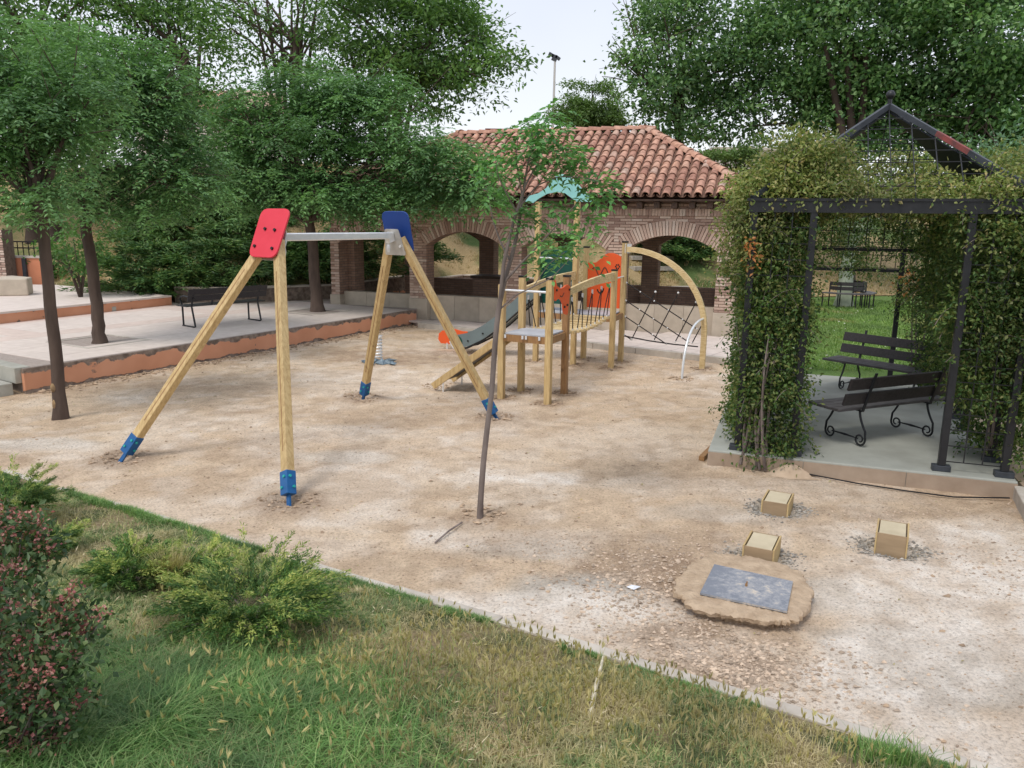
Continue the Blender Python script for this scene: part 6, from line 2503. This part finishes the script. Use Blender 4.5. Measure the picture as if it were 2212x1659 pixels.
for px, py, rx, hh_, lab in JUN:
    p = on_hill(px, py)
    t = thing('juniper', tuple(p), lab, 'juniper', 'junipers on the slope')
    lb, sb_ = MB(), MB()
    for tier in range(4):
        spray_bush(lb, sb_, p + (R.uniform(-.3, .3) * rx, R.uniform(-.3, .3), hh_ * .22 * tier), rx * (1 - .16 * tier), hh_ * .5, 55, 70, .15, .035, (0.02, .5), .35)
    part('stem', sb_, M['bark_far'], t)
    part('foliage', lb, M['juniper'], t)
for (px, py, Y, rx, rz, lab) in ((165, 540, 19.5, 60, 55, 'bright green bush between the two left trunks'), (112, 560, 24, 32, 45, 'green bush behind the nearest left trunk'), (1400, 570, 30, 60, 40, 'green bush seen through the arch behind the net')):
    c, r = L_(px, py, Y, rx, rz)
    b = zfix((c[0], c[1], .5))
    t = thing('bush', tuple(b), lab, 'bush')
    V, F = leaf_cloud(clumps_in([(c, r)], 90), .3, 26, .12, .06)
    part('foliage', MB().add(V, F), M['leaf_bush'], t)
    mb = MB()
    for k in range(6):
        mb.tube(bez(b, b * .5 + c * .5 + R.normal(size=3) * .1, c + R.normal(size=3) * r * .4, 5), np.linspace(.03, .01, 5), 5, False)
    part('stem', mb, M['bark_far'], t)

# near junipers on the lawn
for (px, py, rx, hh_, arcs, lab) in ((288, 1262, .30, .34, 120, 'small golden tipped juniper on the lawn, left of the dry tuft'), (545, 1355, .52, .46, 230, 'spreading juniper with yellow tips on the lawn by the kerb'),
                                     (420, 1270, .26, .32, 90, 'little juniper just right of the dry tuft on the lawn'), (20, 1120, .42, .42, 150, 'golden juniper at the left edge above the pink flowered shrub'), (110, 1190, .25, .22, 60, 'low golden juniper sprays beside the pink flowered shrub')):
    p = on_lawn(px, py)
    t = thing('golden_juniper', tuple(p), lab, 'juniper', 'golden junipers on the lawn')
    lb, sb_ = MB(), MB()
    spray_bush(lb, sb_, p, rx * 1.25, hh_ * 1.0, int(arcs * .85), 170, .028, .0062, (.26, .82), .40, None, .42)
    tl_ = MB()
    spray_bush(tl_, None, p + (0, 0, .02), rx * 1.3, hh_ * 1.25, int(arcs * .30), 60, .030, .0075, (.36, .85), .6, None, .6)
    part('young_shoots', tl_, M['juniper_tip'], t, kind='stuff')
    part('stem', sb_, M['bark_young'], t)
    part('foliage', lb, M['juniper_gold'], t)

# pink flowered shrub
p = on_lawn(20, 1640)
p[2] -= .05
SH = thing('flowering_shrub', tuple(p), 'dark shrub covered in dusty pink flower heads at the lower left corner', 'shrub')
lobes_ = [L_(0, 1190, p[1] + .55, 105, 95), L_(60, 1330, p[1] + .25, 140, 130, .25), L_(-60, 1420, p[1], 200, 190, .3), L_(40, 1540, p[1] - .05, 130, 140, .25), L_(190, 1330, p[1] + .3, 60, 70, .15), L_(130, 1460, p[1] + .1, 110, 100, .2), L_(100, 1620, p[1], 90, 100, .2)]
C = clumps_in(lobes_, 3600)
V, F = leaf_cloud(C, .085, 11, .038, .021, .9, .0, .4)
part('foliage', MB().add(V, F), M['shrub_leaf'], SH)
mb = MB()
for k in range(60):
    e_ = C[R.randint(len(C))]
    mb.tube(bez(p + R.normal(size=3) * .05, (p + e_) / 2 + R.normal(size=3) * .05, e_, 6), np.linspace(.008, .002, 6), 4, False)
part('stem', mb, M['bark_young'], SH)
kk = R.choice(len(C), int(len(C) * .33), replace=False)
V, F = leaf_cloud(C[kk] + (0, 0, .025), .042, 34, .017, .014, .8, .0, .6)
part('flower_heads', MB().add(V, F), M['berry'], SH, kind='stuff')

# ================================================================== GRASS AND SCATTER
def lawn_pts(n, x0=-4.6, x1=3.6, far=4.2):
    x = R.uniform(x0, x1, n)
    t = R.rand(n) ** 1.0 * far
    y = kerb_y(x) - t
    k = (y > 1.2)
    return x[k], y[k]


x, y = lawn_pts(400000)
dens = fbm(x, y, 2.3, 4, 90)
k = R.rand(len(x)) < (0.10 + .95 * sstep(.34, .56, dens)) * np.where(kerb_y(x) - y < .12, .6, 1)
x, y = x[k], y[k]
k = ~((x > .2) & (kerb_y(x) - y < .085 + .05 * (fbm(x, y, 6, 2, 5) - .3)))
x, y = x[k], y[k]
h = (0.020 + .032 * R.rand(len(x))) * (0.6 + .9 * fbm(x, y, 1.1, 3, 91)) * np.interp(kerb_y(x) - y, [.04, .25], [.6, 1])
lush = np.exp(-(((x - on_lawn(360, 1480)[0]) / .9) ** 2 + ((y - on_lawn(360, 1480)[1]) / .7) ** 2))
h *= (1 + .8 * lush) * (.45 + 1.25 * fbm(x, y, 7, 3, 191))
V, F = blades(x, y, lawn_z(x, y) - .004, h, .0042, 1.2)
solo('grass', MB().add(V, F), M['grass'], (0, 4, 0), 'patchy green and straw coloured grass of the front lawn', 'grass', kind='stuff')
# greener tall grass low left and along the kerb
c0 = on_lawn(330, 1560)
x = R.normal(c0[0], .55, 26000)
y = R.normal(c0[1], .42, 26000)
k = (y < kerb_y(x) - .1) & (y > 1.2)
x, y = x[k], y[k]
V, F = blades(x, y, lawn_z(x, y) - .005, (.05 + .10 * R.rand(len(x))) * (.4 + 1.3 * fbm(x, y, 4, 3, 222)), .0048, 1.3)
gb = MB().add(V, F)
x = R.uniform(-4.2, 2.3, 30000)
y = kerb_y(x) - .062 - np.abs(R.normal(0, .06, len(x))) + .09 * np.interp(x, [-1.2, .4], [1, 0]) * (fbm(x, x * 0, 2.6, 4, 333) - .25)
k = (fbm(x, y, 3.5, 3, 95) > np.interp(x, [-2, -.5, .6], [.38, .47, .54])) & (kerb_y(x) - y > np.interp(x, [-.2, .5], [-1, .075]))
x, y = x[k], y[k]
V, F = blades(x, y, lawn_z(x, y) - .004, (.022 + .035 * R.rand(len(x))) * np.interp(x, [-2, .3], [1.25, .75]), .0045, .8)
gb.add(V, F)
solo('tall_grass', gb, M['grass_green'], (c0[0], c0[1], 0), 'lusher darker grass at the lower left and along the kerb', 'grass', kind='stuff')
# dry tuft between the small junipers
c0 = on_lawn(372, 1275)
x = R.normal(c0[0], .035, 700)
y = R.normal(c0[1], .035, 700)
V, F = blades(x, y, lawn_z(x, y) - .01, .16 + .20 * R.rand(len(x)), .006, .4)
solo('dry_tuft', MB().add(V, F), M['straw'], tuple(c0), 'tuft of dry straw coloured grass between the small junipers on the lawn', 'grass tuft')
# barley ears
cs = []
for (px, py, sx, sy, n) in ((1000, 1520, .75, .5, 900), (1250, 1450, .55, .35, 450), (700, 1300, .14, .06, 14), (760, 1430, .5, .4, 90), (560, 1440, .5, .3, 40), (1560, 1600, .5, .25, 260), (1900, 1660, .35, .12, 26), (400, 1330, .8, .4, 30), (1450, 1520, .5, .3, 300)):
    c = on_lawn(px, py)
    cs.append(np.stack([R.normal(c[0], sx, n), R.normal(c[1], sy, n)], 1))
P = np.concatenate(cs)
P = P[(P[:, 1] < kerb_y(P[:, 0]) - .22) & (P[:, 1] > 1.3)]
mb = MB()
V, F = blades(P[:, 0], P[:, 1], lawn_z(P[:, 0], P[:, 1]), .10 + .06 * R.rand(len(P)), .003, .25)
mb.add(V, F)
tips = V.reshape(-1, 5, 3)[:, 4]
n = len(P)
ax3 = np.array([0, 0, 1.0]) + R.normal(size=(n, 3)) * .35
for q in range(4):
    t_ = nrmz(ax3 + R.normal(size=(n, 3)) * .13)
    V, F = quads_leaf(tips - (0, 0, .012), t_, nrmz(R.normal(size=(n, 3))), .036 + .024 * R.rand(n), .0085)
    mb.add(V, F)
solo('wild_barley', mb, M['straw'], (0, 4, 0), 'straw coloured wild barley ears standing in the lawn', 'wild barley', kind='stuff')
# tall green and straw wild barley at the bottom right kerb
c0 = on_lawn(1935, 1655)
t = thing('barley_clump', tuple(c0), 'clump of wild barley rising over the kerb at the lower right', 'grass tuft')
x = R.normal(c0[0], .10, 260)
y = R.normal(c0[1], .05, 260)
V, F = blades(x, y, lawn_z(x, y) - .01, .10 + .10 * R.rand(260), .005, .5)
part('blades', MB().add(V, F), M['grass_green'], t)

# short blades on the lawn behind
n = 60000
u, v_ = R.rand(n), R.rand(n)
x = 3.2 + 9.5 * u
y = 13.6 + 13.5 * v_
k = (x < y * .62) & (x > np.interp(y, [13.6, 16.1, 23.2, 28], [4.8, 5.5, 7.9, 9.1]))
x, y = x[k], y[k]
V, F = blades(x, y, np.full(len(x), .098), .05 + .04 * R.rand(len(x)), .016, .7)
solo('lawn_blades', MB().add(V, F), M['short'], (7, 18, 0), 'short mown grass blades on the lawn behind the pergola', 'grass', kind='stuff')
n = 190
x = R.uniform(4.5, 12, n)
y = R.uniform(13.5, 24, n)
k = x > np.interp(y, [13.6, 16.1, 23.2, 28], [4.8, 5.5, 7.9, 9.1])
x, y = x[k], y[k]
n = len(x)
V, F = stones(np.stack([x, y, np.full(n, .15)], 1), R.uniform(.02, .05, n), .5)
solo('daisies', MB().add(V, F), mat('white_petals', (.75, .76, .62), None, 5, .8, 0), (7, 18, 0), 'tiny white flowers dotted over the lawn behind the pergola', 'flowers', kind='stuff')
# dry tussocks on the hillside
n = 60000
x = R.uniform(-15, 15, n)
y = np.interp(x, _hx, _hy) + R.rand(n) * 13
k = fbm(x, y, 1.3, 3, 99) > .40
x, y = x[k], y[k]
V, F = blades(x, y, hill_z(x, y) - .01, .06 + .10 * R.rand(len(x)), .025, 1.0)
solo('hill_grass', MB().add(V, F), M['hillgrass'], (0, 30, 1), 'dry straw grass with green patches on the hillside', 'grass', kind='stuff')

# stones and clods on the dirt
def scatter(n, c=None, s=None, lo=.006, hi=.02, pw=2.5):
    if c is None:
        x, y = R.uniform(-8.5, 7.2, n), 3.0 + 17 * R.rand(n) ** 1.6
    else:
        x, y = R.normal(c[0], s[0], n), R.normal(c[1], s[1], n)
    k = (y > kerb_y(x) + .07) & (y < 20)
    # keep clear of plaza, terrace and slab
    xy = np.stack([x, y], 1)
    r1 = (xy - P1) @ fn
    k &= (r1 < -.05)
    k &= ((xy - te0) @ tn < -.02) | (x < te0[0])
    lx_, ly_ = (xy - g1) @ dX, (xy - g1) @ dY
    k &= ~((lx_ > -.33) & (ly_ > -.16) & (ly_ < 5.3))
    # keep off the manhole and blocks
    k &= np.hypot((x - cc_m[0]) / 1.15, y - cc_m[1]) > .42
    for c_, s_, a_ in STUMPS:
        k &= np.hypot(x - c_[0], y - c_[1]) > .17
    x, y = x[k], y[k]
    s_ = lo + (hi - lo) * R.rand(len(x)) ** pw
    return np.stack([x, y, dirt_z(x, y) + s_ * .12], 1), s_


cc_m = MH.location[:2]
mb = MB()
c, s_ = scatter(42000, lo=.006, hi=.022, pw=4)
V, F = stones(c, s_)
mb.add(V, F)
for cg, sg, n, hi in ((g2(1560, 1440), (.40, .22), 2600, .034), (g2(1400, 1260), (.35, .30), 1500, .036), (g2(1350, 1190), (.7, .25), 1100, .024), (g2(1480, 1350), (.3, .2), 700, .03), (g2(1950, 1110), (.7, .2), 500, .024), (g2(2160, 1220), (.3, .3), 350, .03)):
    c, s_ = scatter(n, cg, sg, .008, hi, 2.2)
    V, F = stones(c, s_)
    mb.add(V, F)
solo('pebbles', mb, M['pebble'], (0, 8, 0), 'loose pebbles and gravel scattered over the dirt', 'pebbles', kind='stuff')
mb = MB()
c, s_ = scatter(4200, lo=.012, hi=.045, pw=6)
V, F = stones(c, s_, .55)
mb.add(V, F)
for f_ in FEET:
    for sg, n in ((.15, 80), (.25, 60)):
        a = R.rand(n) * 6.28
        rr = sg + R.normal(size=n) * .05
        xx, yy = f_[0] + np.cos(a) * rr, f_[1] + np.sin(a) * rr
        s_ = .012 + .04 * R.rand(n) ** 3
        V, F = stones(np.stack([xx, yy, dirt_z(xx, yy) + s_ * .2], 1), s_, .6)
        mb.add(V, F)
for f_ in POSTS + [(-1.2, 12.3), (2.9, 13.2), (-.27, 6.72)]:
    n = 60
    a = R.rand(n) * 6.28
    rr = .15 + R.normal(size=n) * .05
    xx, yy = f_[0] + np.cos(a) * rr, f_[1] + np.sin(a) * rr
    s_ = .02 + .035 * R.rand(n) ** 2
    V, F = stones(np.stack([xx, yy, dirt_z(xx, yy) + s_ * .2], 1), s_, .6)
    mb.add(V, F)
# broken rim along the plaza foot and slide
n = 900
s0 = R.rand(n) * Lf
o0 = -np.abs(R.normal(0, .16, n)) - .06
xx, yy = P1[0] + fw[0] * s0 + fn[0] * o0, P1[1] + fw[1] * s0 + fn[1] * o0
s_ = .02 + .06 * R.rand(n) ** 3
V, F = stones(np.stack([xx, yy, dirt_z(xx, yy) + s_ * .2], 1), s_, .6)
mb.add(V, F)
solo('soil_clods', mb, M['rubble'], (0, 8, 0), 'brown clods of disturbed soil round the posts and swing feet', 'soil', kind='stuff')
mb = MB()
for c_, s0_, a_ in STUMPS:
    n = 520
    a = R.rand(n) * 6.28
    rr = .155 + np.abs(R.normal(0, .075, n))
    xx, yy = c_[0] + np.cos(a) * rr * 1.1, c_[1] + np.sin(a) * rr * .85
    s_ = .010 + .022 * R.rand(n) ** 2
    V, F = stones(np.stack([xx, yy, dirt_z(xx, yy) + s_ * .2], 1), s_, .7)
    mb.add(V, F)
solo('grey_gravel', mb, M['gravel'], (2, 6, 0), 'grey mortar gravel heaped round the wooden step blocks', 'gravel', kind='stuff')

# ================================================================== THINGS FAR OFF
# flood light mast
mx_ = at(1196, 200, 70)
ms = thing('floodlight_mast', (mx_[0], mx_[1], 0), 'tall thin mast with a cluster of floodlights against the sky', 'lamp mast')
zt = at(1193, 125, 70)[2]
part('pole', MB().tube([(mx_[0] - .1, mx_[1], 0), (mx_[0] + .05, mx_[1], zt)], [.14, .09], 8), M['steel_plate'], ms)
for (ox, oz, an_) in ((-.28, .25, .5), (.02, .12, .3), (.28, .0, .6), (-.02, -.12, .4)):
    c = np.array([mx_[0] + ox, mx_[1], zt + oz])
    dx = np.array([math.cos(an_), 0, -math.sin(an_)])
    part('lamp', MB().obox(c, dx * .22, (0, .12, 0), np.cross(dx, (0, 1, 0)) * .12), M['iron_grey'], ms)
part('crossarm', MB().beam((mx_[0] - .35, mx_[1] + .14, zt + .2), (mx_[0] + .4, mx_[1] + .14, zt - .05), .06, .06), M['iron_grey'], ms)


def house(name, lab, xl, xr, ytop, Y, depth, roof, m_wall, h=None, wins=()):
    a, b = at(xl, ytop, Y), at(xr, ytop, Y)
    z = (a[2] + b[2]) / 2
    t = thing(name, (a[0], Y, 0), lab, 'house')
    part('wall', MB().box(a[0], b[0], Y, Y + depth, 0, z), m_wall, t)
    if roof == 'plain':
        part('parapet', MB().box(a[0] - .1, b[0] + .1, Y - .1, Y + depth, z + .01, z + .18), M['kerb'], t)
    elif roof == 'flat':
        part('roof', MB().box(a[0] - .25, b[0] + .25, Y - .25, Y + depth + .2, z + .01, z + .28), M['red_roof'], t)
    else:
        V = [(a[0] - .4, Y - .5, z), (b[0] + .4, Y - .5, z), (b[0] + .4, Y + depth + .5, z), (a[0] - .4, Y + depth + .5, z), (a[0] - .4, Y + depth / 2, z + 2.0), (b[0] + .4, Y + depth / 2, z + 2.0)]
        part('roof', MB().add(V, [np.array([[0, 1, 5, 4], [2, 3, 4, 5], [0, 3, 2, 1]]), np.array([[1, 2, 5], [3, 0, 4]])]), M['rooftile'], t)
    for (wx, wy) in wins:
        c = at(wx, wy, Y - .05)
        o = part('window', MB().box(c[0] - .55, c[0] + .55, Y - .09, Y - .005, c[2] - .7, c[2] + .7), M['beam'], t)
        part('pane', MB().box(c[0] - .45, c[0] + .45, Y - .10, Y - .092, c[2] - .6, c[2] + .6), M['glass'], o)
    return t


M['red_roof'] = mat('dark_red_parapet', (.22, .05, .03), (.15, .035, .02), 4, .8, .1)
house('house', 'white walled house with a tiled roof glimpsed between the left tree crowns', 290, 440, 245, 52, 8, 'tile', M['white_wall'], wins=((330, 300), (400, 290)))
house('house', 'house with an orange roof glimpsed left of the pavilion ridge', 470, 560, 240, 58, 8, 'tile', M['white_wall'], wins=((500, 300),))
house('house', 'flat roofed white building with a dark red parapet behind the roof ridge', 1058, 1242, 291, 46, 8, 'flat', M['white_wall'])
house('house', 'white house half hidden behind the right end of the tiled roof', 1545, 1680, 325, 50, 8, 'plain', M['white_wall'])
house('house', 'sandy coloured low building seen through the far lattice of the pergola', 1880, 1965, 492, 44, 6, 'flat', mat('sandy_wall', (.55, .42, .27), (.45, .34, .21), 1, .9, .2))
# left edge: brick pier, orange wall, stone blocks, railing
a, b = G(20, 612, .62), G(90, 612, .62)
ow = thing('orange_wall', tuple(a), 'bright orange rendered wall at the far left behind the stone blocks', 'wall')
zt = at(20, 557, a[1])[2]
part('wall', MB().box(a[0] - 3, b[0] + .1, a[1], a[1] + .3, .55, zt), mat('orange_render', (.66, .27, .15), (.58, .225, .12), 2, .9, .2), ow)
part('coping', MB().box(a[0] - 3, b[0] + .12, a[1] - .03, a[1] + .33, zt + .002, zt + .06), M['kerb'], ow)
c = at(54, 580, a[1] - .05)
part('drain_spout', MB().box(c[0] - .05, c[0] + .05, c[1] - .05, c[1] + .04, c[2] - .25, c[2] + .3), M['iron_grey'], ow)
bp0 = at(-60, 600, a[1] - .6)
bp1 = at(15, 600, a[1] - .6)
o = thing('brick_pier', (bp0[0], bp0[1], .6), 'brick pier cut by the left edge of the view', 'pier')
k = 0
zz = .56
zend = at(10, 497, bp0[1])[2]
mb = MB().box(bp0[0], bp1[0] - .01, bp0[1] + .01, bp0[1] + .5, .55, zend)
part('mortar_core', mb, M['mortar'], o)
row = 0
while zz < zend - .05:
    x = bp0[0] - (.12 if row % 2 else 0)
    while x < bp1[0]:
        x0, x1 = max(x, bp0[0]), min(x + .24, bp1[0])
        if x1 - x0 > .05:
            part('brick', MB().box(x0 + .005, x1 - .005, bp0[1] - .008, bp0[1] + .012, zz + .008, zz + .062), M['brick'], o)
        x += .25
    zz += .07
    row += 1
for (x0, x1, y0, y1, Yd, lab) in ((-40, 62, 607, 641, None, 'large pale stone block in front of the brick pier at the left edge'), (64, 92, 606, 636, .5, 'smaller grey stone block right of the large one')):
    p0, p1_ = G(x0, y1, .62), G(x1, y1 - 2, .62)
    dd = nrmz(p1_ - p0)
    nn = np.array([-dd[1], dd[0], 0])
    if Yd:
        p0, p1_ = p0 + nn * .6, p1_ + nn * .6
    L = np.linalg.norm(p1_ - p0)
    c = (p0 + p1_) / 2 + nn * .35
    hgt = .42 if not Yd else .40
    solo('stone_block', MB().obox((c[0], c[1], .625 + hgt / 2), dd * L / 2, nn * .35, (0, 0, hgt / 2)), M['stone'], (c[0], c[1], .625), lab, 'stone block', bev=.03)
fa, fb = at(0, 560, 23.5), at(92, 560, 23.5)
rl = thing('railing', (fa[0], fa[1], .6), 'black railing above the orange wall at the far left', 'railing')
zt, zb = at(40, 522, 23.5)[2], at(40, 556, 23.5)[2]
for zz in (zt, zt - .18, zb):
    part('rail', MB().beam((fa[0] - 2, 23.5, zz), (fb[0], 23.5, zz), .035, .035), M['iron'], rl)
k = fa[0] - 2
while k < fb[0]:
    part('baluster', MB().beam((k, 23.5, zb - .25), (k, 23.5, zt), .02, .02), M['iron'], rl)
    k += .16
part('rail_post', MB().beam((fb[0], 23.5, .4), (fb[0], 23.5, zt + .05), .07, .07), M['iron'], rl)
# low stone strips on the green slope behind the right arches
for (x0, x1, yy, lab) in ((1360, 1450, 560, 'pale stone edging on the green slope seen through the right arch, upper'), (1365, 1450, 583, 'pale stone edging on the green slope seen through the right arch, lower')):
    p0 = on_hill(x0, yy, 26)
    p1_ = on_hill(x1, yy, 26)
    solo('stone_edging', MB().beam(p0 + (0, 0, .05), p1_ + (0, 0, .05), .25, .14), M['kerb'], tuple(p0), lab, 'edging')
# pale trunk with leaves behind the round bench
pb = G(1822, 662, .1)
tree('bench_tree', 'pale trunked small tree inside the round bench', (pb[0], pb[1], .1), [pb, pb + (0, 0, 1.2), pb + (0.05, 0, 2.2)], [.24, .21, .14],
     [(pb + (0, 0, 2.7), (.9, .9, .7)), (pb + (.3, 0, 1.5), (.35, .35, .5))], ('cloud', .4, 26, .11, .06), M['leaf_small'], mat('pale_bark', (.42, .47, .36), (.30, .34, .26), 4, .9, .4), per=60)
# stripped patches on the nearest trunk
# stripped patches on the nearest trunk
for (x, y, rx, rz) in ((121, 836, .03, .045), (125, 872, .03, .055), (131, 893, .03, .035), (124, 903, .05, .02)):
    c = at(x, y, b1[1])
    d_ = nrmz(np.array([c[0] - np.interp(y, [780, 905], [at(122, 780, b1[1])[0], b1[0]]), -.11 + .0 * x, 0]))
    c = c + np.array([0, -.098, 0])
    q = R.normal(size=(1, 3))
    part('bark_scar', MB().ball(c + (0, .052, 0), .046, 9, rz / rx), M['bark_raw'], TREE1, sm=60)

# dry leaves and chips strewn on the dirt and lawn edge
c, s_ = scatter(420, lo=.02, hi=.045, pw=2)
V, F = quads_leaf(c + (0, 0, .006), nrmz(R.normal(size=c.shape) * (1, 1, .15)), nrmz(R.normal(size=c.shape) * .3 + np.array([0, 0, 1.0])), s_, s_ * .5, .5)
solo('dry_leaves', MB().add(V, F), M['straw'], (0, 8, 0), 'small curled dry leaves strewn over the dirt', 'leaves', kind='stuff')

x, y = lawn_pts(1500, far=3.4)
k = fbm(x, y, 2.0, 3, 404) > .47
x, y = x[k], y[k]
dd_ = R.normal(size=(len(x), 3)) * (1, 1, .18)
V, F = quads_leaf(np.stack([x, y, lawn_z(x, y) + .022 + .02 * R.rand(len(x))], 1), nrmz(dd_), nrmz(R.normal(size=(len(x), 3)) * .3 + np.array([0, 0, 1.0])), .03 + .05 * R.rand(len(x)), .006, .3)
solo('straw_litter', MB().add(V, F), mat('bleached_straw', (.74, .66, .46), (.55, .46, .28), 30, .9, 0), (0, 4, 0), 'bleached straw and dead leaf bits lying in the lawn', 'straw', kind='stuff')
